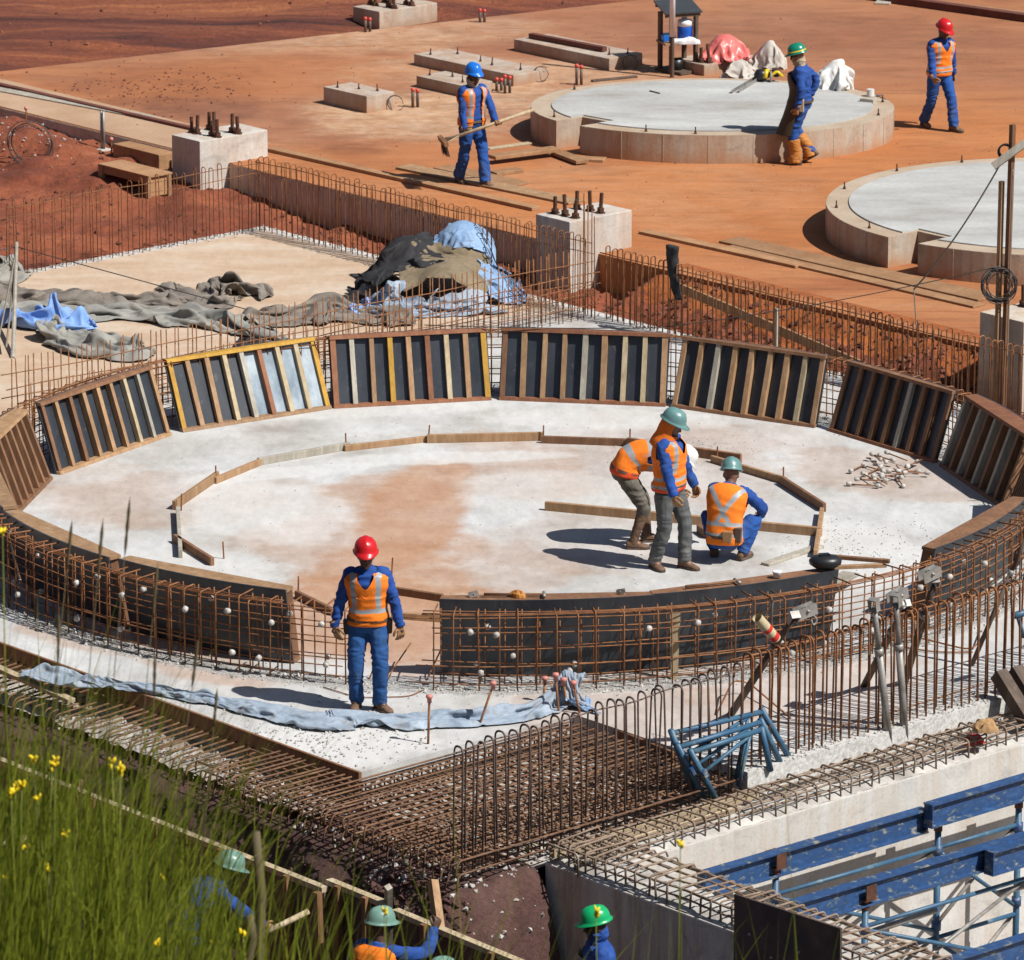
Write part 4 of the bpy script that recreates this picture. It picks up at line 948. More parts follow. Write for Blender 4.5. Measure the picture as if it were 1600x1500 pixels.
        for i, (o, L) in enumerate(((.034, .072), (.012, .080), (-.011, .074), (-.033, .058))):
            p = W+fd*.088+th*o; pts = [p-fd*.02, p]; ang = cv*.5
            for seg in (.45, .32, .23):
                ang += cv*.75; p = p+(fd*math.cos(ang)+pn*math.sin(ang)+th*o*.5)*(L*seg); pts.append(p)
            mb.tube(pts, [.011, .0112, .0105, .0098, .007], 7)
        p = W+fd*.025+th*.030; pts = [p]; dirs = [(th*.8+fd*.7+pn*.25), (th*.35+fd*.9+pn*(.25+cv*.3)), (fd*.9+pn*(.3+cv*.4))]
        for dd, L in zip(dirs, (.035, .030, .026)): p = p+dd.normalized()*L; pts.append(p)
        mb.tube(pts, [.016, .0135, .0125, .009], 7)
        mb.tube([W-fd*.055, W-fd*.02, W+fd*.01], [.045, .040, .033], 12) if not O.get('bare') else None
        mb.build('glove' if not O.get('bare') else 'hand', m['glove'] if not O.get('bare') else O.get('skin', m['skin']), T, True)
    # vest
    if O.get('vest'):
        vo = O['vest']; nt, nn = 64, 96; t0, t1 = vo.get('t0', -.12), .965; mb = MB(); rr = []
        cols = []
        for k in range(nn):                            # how high each column of the vest runs: neck opening and armholes
            q = 2*math.pi*(k+.0)/nn; cs, sn = math.cos(q), math.sin(q); x = math.copysign(abs(cs)**(2/2.3), cs)*.16; tt = t1
            if sn > 0: tt = min(tt, .68+max(0, abs(x)-.008)/.25)
            cols.append(lerp(tt, .60, sm((abs(cs)-.945)/.045)))
        for i in range(nt):
            r2 = []
            for k in range(nn):
                t = lerp(t0, cols[k], i/(nt-1)); c, d2, la2, fw2 = axis(t); a, b = prof(t); q = 2*math.pi*k/nn; cs, sn = math.cos(q), math.sin(q)
                gg = .019+.012*sm((t-.4)/.3)
                x = math.copysign(abs(cs)**(2/2.3), cs)*(a+gg); y = math.copysign(abs(sn)**(2/2.3), sn)*(b+gg+(.012 if sn > 0 and 0 < t < .5 else 0)); p = c+la2*x+fw2*y
                w = mnoise.noise(V(p.x*9+seed, p.y*9, p.z*12))*.006+(.5-abs(mnoise.noise(V(p.x*4+p.z*2, p.y*4+seed, p.z*9))))*.020
                r2.append(p+(p-c).normalized()*w)
            rr.append(r2)
        vs = [p for r in rr for p in r]; fs, ms = [], []
        bands = vo.get('bands', [(.20, .28)]); red = vo.get('red', [])
        for i in range(nt-1):
            for k in range(nn):
                t = lerp(t0, cols[k], (i+.5)/(nt-1)); a, b = prof(t)
                q = 2*math.pi*(k+.5)/nn; cs, sn = math.cos(q), math.sin(q); x = math.copysign(abs(cs)**(2/2.3), cs)*a
                if sn > 0 and vo.get('open') and abs(x) < vo['open']+max(0, .4-t)*.02: continue
                mi = 0
                if any(u <= t <= w for u, w in red): mi = 2
                if any(u <= t <= w for u, w in bands): mi = 1
                if not vo.get('xback') or sn > 0:
                    if .078 < abs(x) < .122 and t > vo.get('vs', .28): mi = 1
                elif t > .26:
                    if abs(abs(x)-abs(t-.44)*.34) < .026 and sn < 0: mi = 1
                fs.append((i*nn+k, i*nn+(k+1) % nn, (i+1)*nn+(k+1) % nn, (i+1)*nn+k)); ms.append(mi)
        mb.add(vs, fs); mb.m = ms; mb.build('vest', [m['vest'], m['silver'], m['redband']], T, True)
    if O.get('belt', True):
        mb = MB(); r0, r1 = ring(-.03, .028, 28), ring(.03, .028, 28); i0, i1 = ring(-.03, .012, 28), ring(.03, .012, 28)
        mb.rings([i0, r0, r1, i1], False); mb.build('belt', m['wood_dark'] if not O.get('beltmat') else O['beltmat'], T)
    for (x, y, z, w, hh, mt) in O.get('pouches', []):
        c, d2, la2, fw2 = axis(0); pc = pel+la2*x+fw2*y+UP*z; mb = MB()
        mb.hexa([pc+la2*(i*w)+fw2*(j*.03)+UP*k for k, i, j in [(-hh, -.8, -1), (-hh, .8, -1), (-hh, .8, 1), (-hh, -.8, 1), (hh, -1, -1), (hh, 1, -1), (hh, 1, 1.3), (hh, -1, 1.3)]])
        o = mb.build('tool_pouch', m[mt], T); bevel(o, .008)
    # helmet
    hm = O.get('helmet')
    if hm:
        mb = MB(); n = 32; rg = []
        z0 = .042
        def he(rx, ry, z, peak=0.0, tilt=.06):
            r = []
            for k in range(n):
                q = 2*math.pi*k/n; x, y = rx*math.cos(q), ry*math.sin(q)
                if y > 0: y += peak*max(0, math.sin(q))**2.2
                zz = z - (peak*.30*max(0, math.sin(q))**2 if peak else 0)
                r.append(H(x, y-.004, zz+z0))
            return r
        rg = [he(.108, .130, .004), he(.126, .152, -.002, .045), he(.127, .153, .004, .045), he(.114, .137, .012, .012), he(.112, .134, .03), he(.108, .128, .06), he(.096, .114, .092), he(.076, .092, .118), he(.048, .058, .134), he(.018, .022, .140)]
        for r in rg[5:]:                                                       # three crown ribs
            for k in range(n):
                loc_ = HM.transposed() @ (r[k]-hc)
                if abs(loc_.x) < .016: r[k] += hu*.007
        mb.rings(rg); ho = mb.build('helmet', hm, T, True)
        mb = MB(); mb.rings([he(.106, .128, .002), he(.104, .126, .012), he(.100, .122, .012), he(.100, .122, .0)], False); mb.build('headband', m['black'], ho, True)
        if O.get('stripe'):
            mb = MB(); mb.rings([he(.1125, .1345, .028), he(.1110, .1325, .044), he(.109, .130, .044)], False); mb.build('helmet_stripe', O['stripe'], ho, True)
        for q in (1, -1) if O.get('strap', True) else ():
            mb = MB(); mb.tube([H(q*.098, .03, .045), H(q*.078, .045, -.05), H(0, .085, -.125)], .005, 6); mb.build('chin_strap', m['black'], ho, True)
    if O.get('glasses'):
        mb = MB()
        for q in (1, -1): mb.ellip(H(q*.034, .090, .006), .030, .012, .019, 12, 6, HM); mb.tube([H(q*.058, .083, .01), H(q*.078, .02, .012), H(q*.08, -.01, .01)], .004, 5)
        mb.tube([H(-.02, .1, .01), H(.02, .1, .01)], .004, 5); mb.build('glasses', m['glass'], T, True)
    else:
        for q in (1, -1):
            mb = MB(); mb.ellip(H(q*.030, .0835, .006), .012, .008, .007, 10, 6, HM); e = mb.build('eye', m['whitepl'], T, True)
            mb = MB(); mb.ellip(H(q*.030, .0905, .006), .0055, .003, .0055, 8, 5, HM); mb.build('iris', m['glass'], e, True)
    if O.get('hood'):
        mb = MB(); n = 40; rr = []
        for z, a, yf, yb in ((.075, .092, .09, -.110), (.04, .098, .095, -.118), (0, .102, .092, -.124), (-.05, .104, .092, -.126), (-.09, .104, .105, -.126), (-.13, .112, .118, -.128), (-.17, .130, .135, -.135), (-.22, .145, .148, -.145), (-.27, .125, .150, -.150)):
            cy, b = (yf+yb)/2, (yf-yb)/2
            rr.append([H(a*math.cos(2*math.pi*k/n)*(1+.05*mnoise.noise(V(k*.6, z*20, seed))), cy+b*math.sin(2*math.pi*k/n)*(1+.06*mnoise.noise(V(k*.5, z*14, seed+3))), z+.012*mnoise.noise(V(k*.4, z*9, seed))) for k in range(n)])
        fs = []
        for i in range(len(rr)-1):
            for k in range(n):
                q = 2*math.pi*(k+.5)/n
                if i < 4 and abs(q-math.pi/2) < .95: continue
                fs.append((i*n+k, i*n+(k+1) % n, (i+1)*n+(k+1) % n, (i+1)*n+k))
        mb.add([p for r in rr for p in r], fs); mb.build('neck_cloth', O['hood'], T, True)
    if O.get('apron'):
        mb = MB(); rr = []; n = 24
        for i in range(26):
            t = i/25; z = lerp(.44, 1.33, t)
            c2, d2, la2, fw2 = axis((z-.93)/.5)
            hw = lerp(.24, .20, min(1, t*1.6)) if t < .72 else lerp(.20, .10, (t-.72)/.28)
            a, b = prof((z-.93)/.5) if z > .85 else (.17, .13)
            r = []
            for k in range(n+1):
                u = k/n*2-1; an_ = u*1.65*hw/.22
                p = c2+la2*(a+.050)*math.sin(an_)+fw2*((b+.062)*math.cos(an_)+max(0, .95-z)*.34+.010*mnoise.noise(V(u*4, z*5, seed)))
                if z < .93: p = V(p.x, p.y, z)
                r.append(p)
            rr.append(r)
        nn = n+1; mb.add([p for r in rr for p in r], [(i*nn+k, i*nn+k+1, (i+1)*nn+k+1, (i+1)*nn+k) for i in range(25) for k in range(n)])
        mb.build('apron', O['apron'], T, True)
    if O.get('gaiters'):
        for q in (1, -1):
            mb = MB(); mb.tube([an[q]-UP*.05+toes[q]*.03, an[q].lerp(kn[q], .25), an[q].lerp(kn[q], .72)], [.100, .083, .092], 16); link('gaiter', remesh(mb, .011, .010, 16, 2, seed, O['gaiters'], 'gaiter'), T)
            mb = MB(); mb.ellip(an[q]+toes[q]*.09-UP*.055, .058, .058, .034); mb.build('gaiter_flap', O['gaiters'], T, True)
    if O.get('neckrag'):
        mb = MB(); mb.tube([nb-d*.01+fw*.01, nb+d*.035+fw*.012, H(0, -.01, -.095), H(0, .0, -.045)], [.084, .080, .088, .096], 16); link('neck_cloth', remesh(mb, .010, .012, 22, 2, seed, O['neckrag'], 'neck_cloth'), T)
    def W(p): return Matrix.Translation(Vector(loc)) @ Matrix.Rotation(R(yaw), 4, 'Z') @ (Vector(p)*s)
    return T, dict(wr=wr, el=el, hc=hc, H=H, W=W, an=an)
VS = {'bands': [(.16, .245)], 'vs': .245}
VD = {'bands': [(-.045, .02), (.12, .19)], 'vs': .30, 'red': [(-.2, -.045)]}
# yaw: 0 faces away from the camera, 180 faces it, -90 faces right, 90 faces left
person('red-helmet worker in an orange vest standing on the near slab edge, facing the camera', G(576, 1108), 176,
    dict(pelvis=(.0, 0, .93), neck=(.01, .03, 1.43), look=(-.12, 1, -.12), head_off=(0, .045, .16), foot_l=(-.11, .02, .09), foot_r=(.12, -.03, .09), toe_l=(-.75, .8, 0), toe_r=(.10, 1, 0), knee_l=(-.3, 1, 0),
         hand_r=(.335, .08, .77), hand_l=(-.335, .07, .81), elbow_r=(1, -.7, 0), elbow_l=(-1, -.7, 0), palm_r=(-.5, -.6, 0), palm_l=(.5, -.6, 0), curl_r=.35, curl_l=.45, hdir_l=(-.1, .1, -1), hdir_r=(-.25, .15, -1)),
    dict(helmet=m['h_red'], vest=VS, glasses=1, trousers=m['jeans'], pouches=[(.205, .0, -.10, .035, .075, 'black'), (-.205, .02, -.08, .035, .07, 'wood_dark')], strap=False), 1.0)
person('white-helmet worker in an orange vest and tall brown boots bending over to the right', G(1000, 852), -82,
    dict(pelvis=(0, -.17, .87), neck=(0, .33, .95), spine0=(0, .25, 1), look=(0, .75, -.75), head_up=(0, .8, .5), head_off=(0, .15, -.01), chest_roll=.0,
         foot_l=(-.13, .10, .09), foot_r=(.13, -.10, .09), toe_r=(.15, 1, 0), toe_l=(-.1, 1, 0), knee_l=(-.1, 1, .1), knee_r=(.1, 1, .1),
         hand_r=(.14, .42, .58), hand_l=(-.2, .48, .55), elbow_r=(.7, -1, .3), elbow_l=(-.6, -.5, .4), curl_r=1.0, curl_l=1.0),
    dict(helmet=m['h_white'], vest=dict(bands=[(.30, .40), (.62, .70)], vs=2, red=[(-.12, .03)]), trousers=m['khaki'], boot_h=.33, hem=.06, hem_drop=-.30, strap=False, skin=m['skin2']), .98)
person('teal-helmet worker standing with an orange neck cloth and grey jeans, looking to the right', G(1044, 888), -122,
    dict(pelvis=(0, 0, .93), neck=(0, .0, 1.43), pelvis_yaw=-5, chest_yaw=8, look=(-.28, 1, -.45), head_off=(0, .04, .16), foot_r=(.08, -.12, .09), foot_l=(-.10, .14, .09), toe_l=(.1, 1, 0), toe_r=(.5, .9, 0),
         hand_r=(.26, .24, .80), hand_l=(-.24, .22, .78), elbow_r=(.4, -1, 0), elbow_l=(-.4, -1, 0), curl_r=.6, curl_l=.6, hdir_r=(0, .35, -1), hdir_l=(.1, .3, -1)),
    dict(helmet=m['h_teal'], vest=dict(VD, side=0), trousers=m['greyjeans'], hood=m['orangecloth'], skin=m['skin2'], strap=False), 1.0)
person('squatting teal-helmet worker seen from behind with a silver cross on his orange vest', G(1136, 872), -14,
    dict(pelvis=(0, -.16, .30), neck=(.02, .02, .80), spine0=(0, .05, 1), look=(-.1, 1, -.35), head_off=(0, .06, .125), foot_l=(-.15, .06, .09), foot_r=(.17, -.02, .10), toe_l=(-.2, 1, 0), toe_r=(.35, 1, .0),
         knee_l=(-.5, 1, .5), knee_r=(.75, 1, .4), hand_r=(.30, .30, .42), hand_l=(-.20, .40, .40), elbow_r=(1, -.2, -.3), elbow_l=(-1, -.2, -.2), curl_r=1.1, curl_l=1.0),
    dict(helmet=m['h_teal'], vest=dict(bands=[(.0, .08), (.19, .26)], vs=.30, xback=1, t0=-.16), trousers=m['navy'], pouches=[(.07, -.17, .02, .055, .06, 'glove'), (.17, -.10, .03, .04, .08, 'wood_dark')], strap=False, skin=m['skin2']), 1.0)
_, BR = person('blue-helmet worker walking with a long broom across the terrace', G(737, 288, TZ), -146,
    dict(pelvis=(0, 0, .92), neck=(0, .02, 1.42), chest_yaw=6, look=(.0, 1, -.12), foot_r=(.07, -.22, .10), foot_l=(-.08, .22, .09), toe_l=(-.15, 1, .05), toe_r=(.15, 1, -.15), knee_r=(.1, 1, .2),
         hand_r=(.22, .16, .80), hand_l=(-.20, .30, .93), elbow_r=(.9, -.7, 0), elbow_l=(-.9, -.5, 0), curl_r=1.3, curl_l=1.3, hdir_r=(-.7, .5, -.3), hdir_l=(-.3, .9, .1), palm_r=(-.4, -.6, .4), palm_l=(.3, -.2, -.9)),
    dict(helmet=m['h_blue'], vest=dict(bands=[(.10, .17)], vs=.17, open=.055), glasses=1, neckrag=m['canvas'], hem=.078), .97)
_, AP = person('green-helmet worker in a long dark leather apron and orange gaiters beside the round pad', G(1252, 256, TZ), 80,
    dict(pelvis=(0, 0, .93), neck=(0, .03, 1.43), look=(0, 1, -.25), head_off=(0, .05, .155), foot_l=(-.08, .06, .09), foot_r=(.09, -.13, .17), toe_l=(0, 1, 0), toe_r=(.2, 1, -.7), sole_r=(0, -.6, -1), knee_r=(.1, 1, 0),
         hand_l=(-.24, .04, .86), hand_r=(.17, -.10, .97), elbow_l=(-1, -1.2, 0), elbow_r=(.5, -1.6, .1), curl_l=.7, curl_r=.6, palm_l=(1, .2, 0)),
    dict(helmet=m['h_dkgreen'], stripe=m['yellow'], vest=None, apron=m['apron'], gaiters=m['gaiter'], neckrag=m['canvas'], glasses=1, strap=False, skin=m['skin2'], pouches=[(-.2, -.02, -.04, .055, .09, 'canvas')]), .97)
person('red-helmet worker in an orange vest striding away from the pad at the top right', G(1466, 202, TZ), -150,
    dict(pelvis=(0, 0, .905), neck=(-.01, .03, 1.40), look=(-.25, 1, -.45), head_off=(0, .05, .155), foot_l=(-.10, .26, .10), foot_r=(.08, -.27, .11), toe_l=(-.35, 1, .1), toe_r=(.1, 1, -.3), knee_l=(0, 1, 0),
         hand_r=(.25, .20, .84), hand_l=(-.30, -.06, .80), elbow_r=(.8, -1, 0), elbow_l=(-.8, -1, 0), curl_r=.9, curl_l=.8, hdir_r=(-.3, .5, -.7)),
    dict(helmet=m['h_red'], vest=dict(bands=[(-.02, .05), (.12, .19)], vs=.30), strap=False, hem=.080), .94)
TRZ = -1.75
person('grey-green-helmet worker in blue bending down behind the tall grass', G(312, 1400, -.30)*1 - UP*1.16, -70,
    dict(pelvis=(0, -.16, .90), neck=(0, .22, 1.24), spine0=(0, .1, 1), look=(.1, 1, -.35), head_off=(0, .06, .15), hand_r=(.12, .62, .80), hand_l=(-.12, .60, .72), elbow_r=(.6, -.3, -1), elbow_l=(-.6, -.3, -1), curl_r=1.0),
    dict(helmet=m['h_moss'], strap=False), 1.0)
person('grey-green-helmet worker seen from behind in an orange vest reaching for the plank', G(586, 1405, .14) - UP*1.84, -32,
    dict(neck=(0, .06, 1.42), look=(.45, 1, -.12), hand_r=(.34, .42, 1.50), hand_l=(-.25, .25, 1.0), elbow_r=(.6, -.2, -1), palm_r=(-1, .3, 0), curl_r=.9, hdir_r=(.1, .5, .9)),
    dict(helmet=m['h_moss'], vest=dict(bands=[(.12, .19)], vs=2), glasses=1, bare=1), 1.0)
person('worker at the bottom edge of whom little more than a grey-green helmet shows', G(684, 1487, .05) - UP*1.82, -60, {}, dict(helmet=m['h_moss'], strap=False), 1.0)
person('bright green-helmet worker in blue with a tan apron, facing left at the bottom', G(938, 1402, .16) - UP*1.84, 98,
    dict(look=(.05, 1, -.18), hand_l=(-.2, .3, 1.0), hand_r=(.2, .3, .95)), dict(helmet=m['h_green'], glasses=1, neckrag=m['jacket'], apron=m['canvas']), 1.0)
# ---------------------------------------------------------------- timber on the slab
def plank(label, p, q, w, h, mat, cat='plank', name='timber_plank', group=None, lift=0.0, tilt=None):
    p, q = Vector(p)+UP*(h/2+lift), Vector(q)+UP*(h/2+lift); mb = MB(); mb.beam(p, q, w, h, tilt or UP)
    c = (p+q)/2; mb.v = [tuple(Vector(v)-c) for v in mb.v]
    o = mb.build(name, mat); bevel(o, .004, 1); o.location = c; return tag(o, label, cat, group)
RING_EDGE = [((272, 797), (340, 750), 'grey-brown edging board at the upper left of the small ring, before the corner', 't', .105),
 ((336, 756), (408, 726), 'short edging board of the small ring at the upper left, behind the grey-brown one', 't', .075),
 ((403, 727), (546, 702), 'edging board of the small ring in front of the yellow-ended panel', 'g', .085),
 ((538, 705), (670, 690), 'thin edging board of the small ring left of its rearmost board', 't', .07),
 ((667, 692), (850, 688), 'rearmost edging board of the small ring with split ends', 't', .10),
 ((846, 692), (988, 697), 'edging board of the small ring right of its rearmost board', 'b', .085),
 ((980, 698), (1158, 724), 'edging board behind the teal-helmet worker\'s shoulder', 'b', .11),
 ((1112, 722), (1228, 757), 'edging board of the small ring behind the squatting worker', 't', .08),
 ((1221, 757), (1288, 800), 'edging board at the right of the small ring, running down to its corner', 'b', .10),
 ((1284, 805), (1274, 872), 'edging board at the right end of the small ring, pointing to the camera', 't', .09),
 ((278, 803), (282, 872), 'edging board at the left end of the small ring, pointing to the camera', 'g', .09),
 ((273, 847), (332, 884), 'edging board at the lower left of the small ring, sloping down behind the formwork', 'b', .09),
 ((463, 934), (520, 962), 'brown board lying behind the gap, left of the red-helmet worker', 'b', .08),
 ((600, 926), (692, 940), 'board behind the gap right of the red-helmet worker\'s shoulder', 'b', .08),
 ((612, 966), (694, 972), 'lower board behind the gap right of the red-helmet worker', 't', .07)]
for p, q, lb, w, h in RING_EDGE:
    plank(lb, G(*p), G(*q), .045, h, WOODS[w], 'edging board', 'edging_board', 'boards edging the small inner ring')
for x, y in ((283, 800), (338, 756), (541, 704), (669, 691), (849, 692), (984, 697), (1120, 724), (1224, 757), (612, 900), (466, 930), (350, 875)):
    p = G(x, y-2); mb = MB(); mb.tube([(0, 0, -.02), (rnd.gauss(0, .01), rnd.gauss(0, .01), .19)], .009, 6); o = mb.build('rebar_pin', m['rust']); o.location = p
    tag(o, 'short rusty pin driven in beside an edging board of the small ring', 'pin', 'pins of the inner ring')
plank('long tan straightedge timber laid across the small ring behind the workers\' legs', G(852, 797), G(1284, 838), .05, .10, m['wood_tan'], 'timber')
plank('short block of timber under the straightedge beside the squatting worker', G(1092, 832), G(1106, 842), .06, .09, m['wood_brown'], 'block')
plank('pale plank lying flat by the right corner of the small ring', G(1195, 884), G(1282, 855), .11, .03, m['wood_grey'])
plank('thin strip of timber spanning the gap beside the black helmet', G(1292, 872, .70), G(1390, 880, .70), .05, .04, m['wood_brown'])
plank('second strip of timber spanning the gap, below the first one', G(1290, 890, .55), G(1385, 886, .55), .05, .04, m['wood_tan'])
plank('weathered board sloping down in the gap under the strips of timber', G(1200, 985), G(1330, 915), .20, .03, m['wood_grey'], lift=.12)
# tie rods with white cones
rod = MB(); rod.tube([(-.19, 0, .03), (.19, 0, .03)], .008, 6); ROD = rod.mesh('rod', m['rust'], True)
cn = MB(); cn.lathe([(.010, -.030), (.022, -.024), (.026, .020), (.020, .030), (.005, .034)], 12); CN = cn.mesh('plastic_cone', m['conepl'], True)
for i in range(20):
    x, y = (rnd.gauss(1395, 32), rnd.gauss(732, 10)) if i < 13 else (rnd.gauss(1375, 28), rnd.gauss(753, 5))
    T = thing('tie_rod', 'rusty tie rod with white cones in the loose pile by the shadowed panel', 'tie rod', G(x, y)+UP*rnd.choice((0, .03, .05)), rnd.uniform(0, 6.3), 'tie rods in the loose pile')
    T.rotation_euler[1] = rnd.gauss(0, .06)
    link('rod', ROD, T)
    for q in ((-1, 1) if rnd.random() < .7 else (1,)): o = link('plastic_cone', CN, T); o.location = (q*.16, 0, .034); o.rotation_euler = (0, R(90)*q, 0)
# ---------------------------------------------------------------- cloths
def folds(p, f, seed, an=1.0):
    q = Vector((p[0]*f, p[1]*f*an, seed)); q += mnoise.noise_vector(q*.6)*.9
    a_ = mnoise.noise(q*.62); b_ = mnoise.noise(q*1.5+Vector((3, 1, 0))); return .75 - 2.0*math.sqrt(a_*a_+.003) - .75*math.sqrt(b_*b_+.002)
def heapc(name, label, c, rx, ry, h, mat, rot=0.0, seed=0, amp=.10, f=5.0, n=64, an=2.2, lift=0.0, flat=.5, cat='cloth', group=None):
    cr, sr = math.cos(rot), math.sin(rot); nr = n//2; mb = MB(); vs = []
    for i in range(nr+1):
        r = i/nr
        for k in range(n):
            t = 2*math.pi*k/n; e = 1+.22*mnoise.noise(Vector((math.cos(t)*1.6, math.sin(t)*1.6, seed)))+.08*mnoise.noise(Vector((math.cos(t)*5, math.sin(t)*5, seed)))
            x, y = r*e*math.cos(t)*rx, r*e*math.sin(t)*ry
            dome = (1-r**2.4)**flat if r < 1 else 0
            fo = folds((x, y), f, seed, an)
            z = h*dome*(1+.35*mnoise.noise(Vector((x*1.6, y*1.6, seed+5)))) + fo*amp*(min(1, (1-r)*4)) + (.012 if r < 1 else -.01)
            x2, y2 = x+.05*mnoise.noise(Vector((x*4, y*4, seed+2))), y+.05*mnoise.noise(Vector((x*4, y*4, seed+7)))
            vs.append((x2*cr-y2*sr, x2*sr+y2*cr, z))
    fs = [(i*n+k, i*n+(k+1) % n, (i+1)*n+(k+1) % n, (i+1)*n+k) for i in range(nr) for k in range(n)]
    mb.add(vs, [f_[::-1] for f_ in fs]); o = mb.build(name, mat, None, True); o.location = Vector(c)+UP*lift
    return tag(o, label, cat, group)
def strip(name, label, pts, widths, h, mat, seed=0, amp=.07, f=3.0, nu=130, nv=40, cat='cloth', group=None, cross=5.0):
    pts = [Vector(p) for p in pts]; mb = MB(); vs = []
    def at(u):
        t = u*(len(pts)-1); i = min(int(t), len(pts)-2); k = t-i
        p0, p1, p2, p3 = pts[max(i-1, 0)], pts[i], pts[i+1], pts[min(i+2, len(pts)-1)]
        return .5*((2*p1)+(p2-p0)*k+(2*p0-5*p1+4*p2-p3)*k*k+(3*p1-p0-3*p2+p3)*k*k*k), lerp(widths[i], widths[i+1], sm(k))
    for i in range(nu):
        u = i/(nu-1); p, w = at(u); d = (at(min(1, u+.01))[0]-at(max(0, u-.01))[0]).normalized(); sd = d.cross(UP).normalized(); L = u*8
        for j in range(nv):
            v = j/(nv-1)*2-1; e = 1+.30*mnoise.noise(Vector((L*1.3, v > 0, seed)))
            a_ = mnoise.noise(Vector((L*.40, v*f*w*1.5+mnoise.noise(Vector((L*.7, v, seed)))*1.1, seed))); b_ = mnoise.noise(Vector((L*cross*.28+v*1.5, v*f*w*2.6, seed+4))); fo = .70-2.0*math.sqrt(a_*a_+.003) - .8*math.sqrt(b_*b_+.003)
            edge = max(0, 1-abs(v)**3); endk = min(1, u*14, (1-u)*14)
            z = (h*edge*(1+.4*mnoise.noise(Vector((L*.9, v, seed+9))))+amp*fo*min(1, edge*2))*endk + .012 - (.02 if abs(v) == 1 or i in (0, nu-1) else 0)
            vs.append(p+sd*(v*w/2*e)+UP*z)
    mb.add(vs, [(i*nv+j, (i+1)*nv+j, (i+1)*nv+j+1, i*nv+j+1) for i in range(nu-1) for j in range(nv-1)])
    return tag(mb.build(name, mat, None, True), label, cat, group)
# cloths are dropped as loose sheets and left to settle
CL, TMP = [], []
def coll(me):
    o = bpy.data.objects.new('settling_ground', me); col.objects.link(o); o.modifiers.new('c', 'COLLISION'); o.collision.thickness_outer = .010; o.collision.cloth_friction = 80; TMP.append(o)
mb = MB(); mb.add([ab(-70, 20, 0), ab(-25, 20, 0), ab(-25, 60, 0), ab(-70, 60, 0)], [(0, 1, 2, 3)]); coll(mb.mesh('g', m['slab']))
def blob(c, rx, ry, h):
    c = Vector(c); coll(grid_mesh('b', 26, 26, lambda u, v: c+Vector(((u-.5)*2*rx, (v-.5)*2*ry, h*max(0, 1-((u-.5)**2+(v-.5)**2)*4)**.55-.01)), m['slab']))
def sheet(name, label, mat, fn, nu, nv, group=None, cat='cloth', selfc=True):
    o = link(name, grid_mesh(name, nu, nv, fn, mat)); tag(o, label, cat, group)
    md = o.modifiers.new('cl', 'CLOTH'); s = md.settings; s.quality = 5; s.mass = .3; s.tension_stiffness = s.compression_stiffness = 8; s.shear_stiffness = 3; s.bending_stiffness = .06
    s.air_damping = 2; s.tension_damping = 10; s.bending_damping = .5
    c = md.collision_settings; c.use_collision = True; c.distance_min = .008; c.collision_quality = 2; c.use_self_collision = selfc; c.self_distance_min = .010; c.friction = 70
    md.point_cache.frame_start = 1; md.point_cache.frame_end = 42; CL.append(o); return o
def drape(name, label, c, sx, sy, z, mat, rot, seed, crump=.5, nu=46, nv=46, group=None, cat='cloth', f=2.2):
    c = Vector(c); cr, sr = math.cos(rot), math.sin(rot)
    def fn(u, v):
        x, y = (u-.5)*sx, (v-.5)*sy
        x += .12*mnoise.noise(Vector((x*2, y*2, seed+20))); y += .12*mnoise.noise(Vector((x*2, y*2, seed+30)))
        h = z+.05+crump*(.5+mnoise.noise(Vector((x*f, y*f*1.3, seed)))) + .2*crump*mnoise.noise(Vector((x*5, y*6, seed+5)))
        return c+Vector((x*cr-y*sr, x*sr+y*cr, h))
    return sheet(name, label, mat, fn, nu, nv, group, cat)
def trail(name, label, pts, widths, mat, seed, amp=.2, nu=100, nv=26, group=None, cat='cloth', f=2.2):
    pts = [Vector(p) for p in pts]
    def at(u):
        t = u*(len(pts)-1); i = min(int(t), len(pts)-2); k = t-i; p0, p1, p2, p3 = pts[max(i-1, 0)], pts[i], pts[i+1], pts[min(i+2, len(pts)-1)]
        return .5*((2*p1)+(p2-p0)*k+(2*p0-5*p1+4*p2-p3)*k*k+(3*p1-p0-3*p2+p3)*k*k*k), lerp(widths[i], widths[i+1], sm(k))
    L = sum((pts[i+1]-pts[i]).length for i in range(len(pts)-1))
    def fn(u, v):
        p, w = at(u); d = (at(min(1, u+.02))[0]-at(max(0, u-.02))[0]).normalized(); sd = d.cross(UP).normalized(); x = u*L; vv = (v-.5)
        w *= 1+.3*mnoise.noise(Vector((x*1.4, v > .5, seed)))
        return p+sd*(vv*w)+UP*(.06+amp*(.55+mnoise.noise(Vector((x*f*.8, vv*w*f*3.2, seed))))+.30*amp*mnoise.noise(Vector((x*5, vv*w*9, seed+4))))
    return sheet(name, label, mat, fn, nu, nv, group, cat)
g = 'cloths in the big heap'
H0 = G(690, 470)
blob(G(682, 462), 1.0, .85, .50); blob(G(648, 448), .55, .6, .66); blob(G(724, 446), .50, .50, .84); blob(G(700, 474), .55, .5, .52)
drape('cloth', 'wide pale blue cloth spread under the front of the big heap', G(672, 486), 1.75, .75, .02, m['c_pale'], .1, 1, .45, 66, 34, g)
drape('cloth', 'black cloth bulging over the left and top of the big heap', G(620, 450), 1.05, 1.7, .70, m['c_black'], .2, 2, .40, 46, 60, g)
drape('cloth', 'black cloth trailing at the lower left of the big heap', G(590, 462), .45, .75, .05, m['c_black'], -.3, 3, .4, 26, 36, g)
drape('cloth', 'pale blue cloth in tight folds on the left front of the big heap', G(632, 476), .60, .80, .50, m['c_pale'], .3, 4, .65, 36, 40, g, f=3.2)
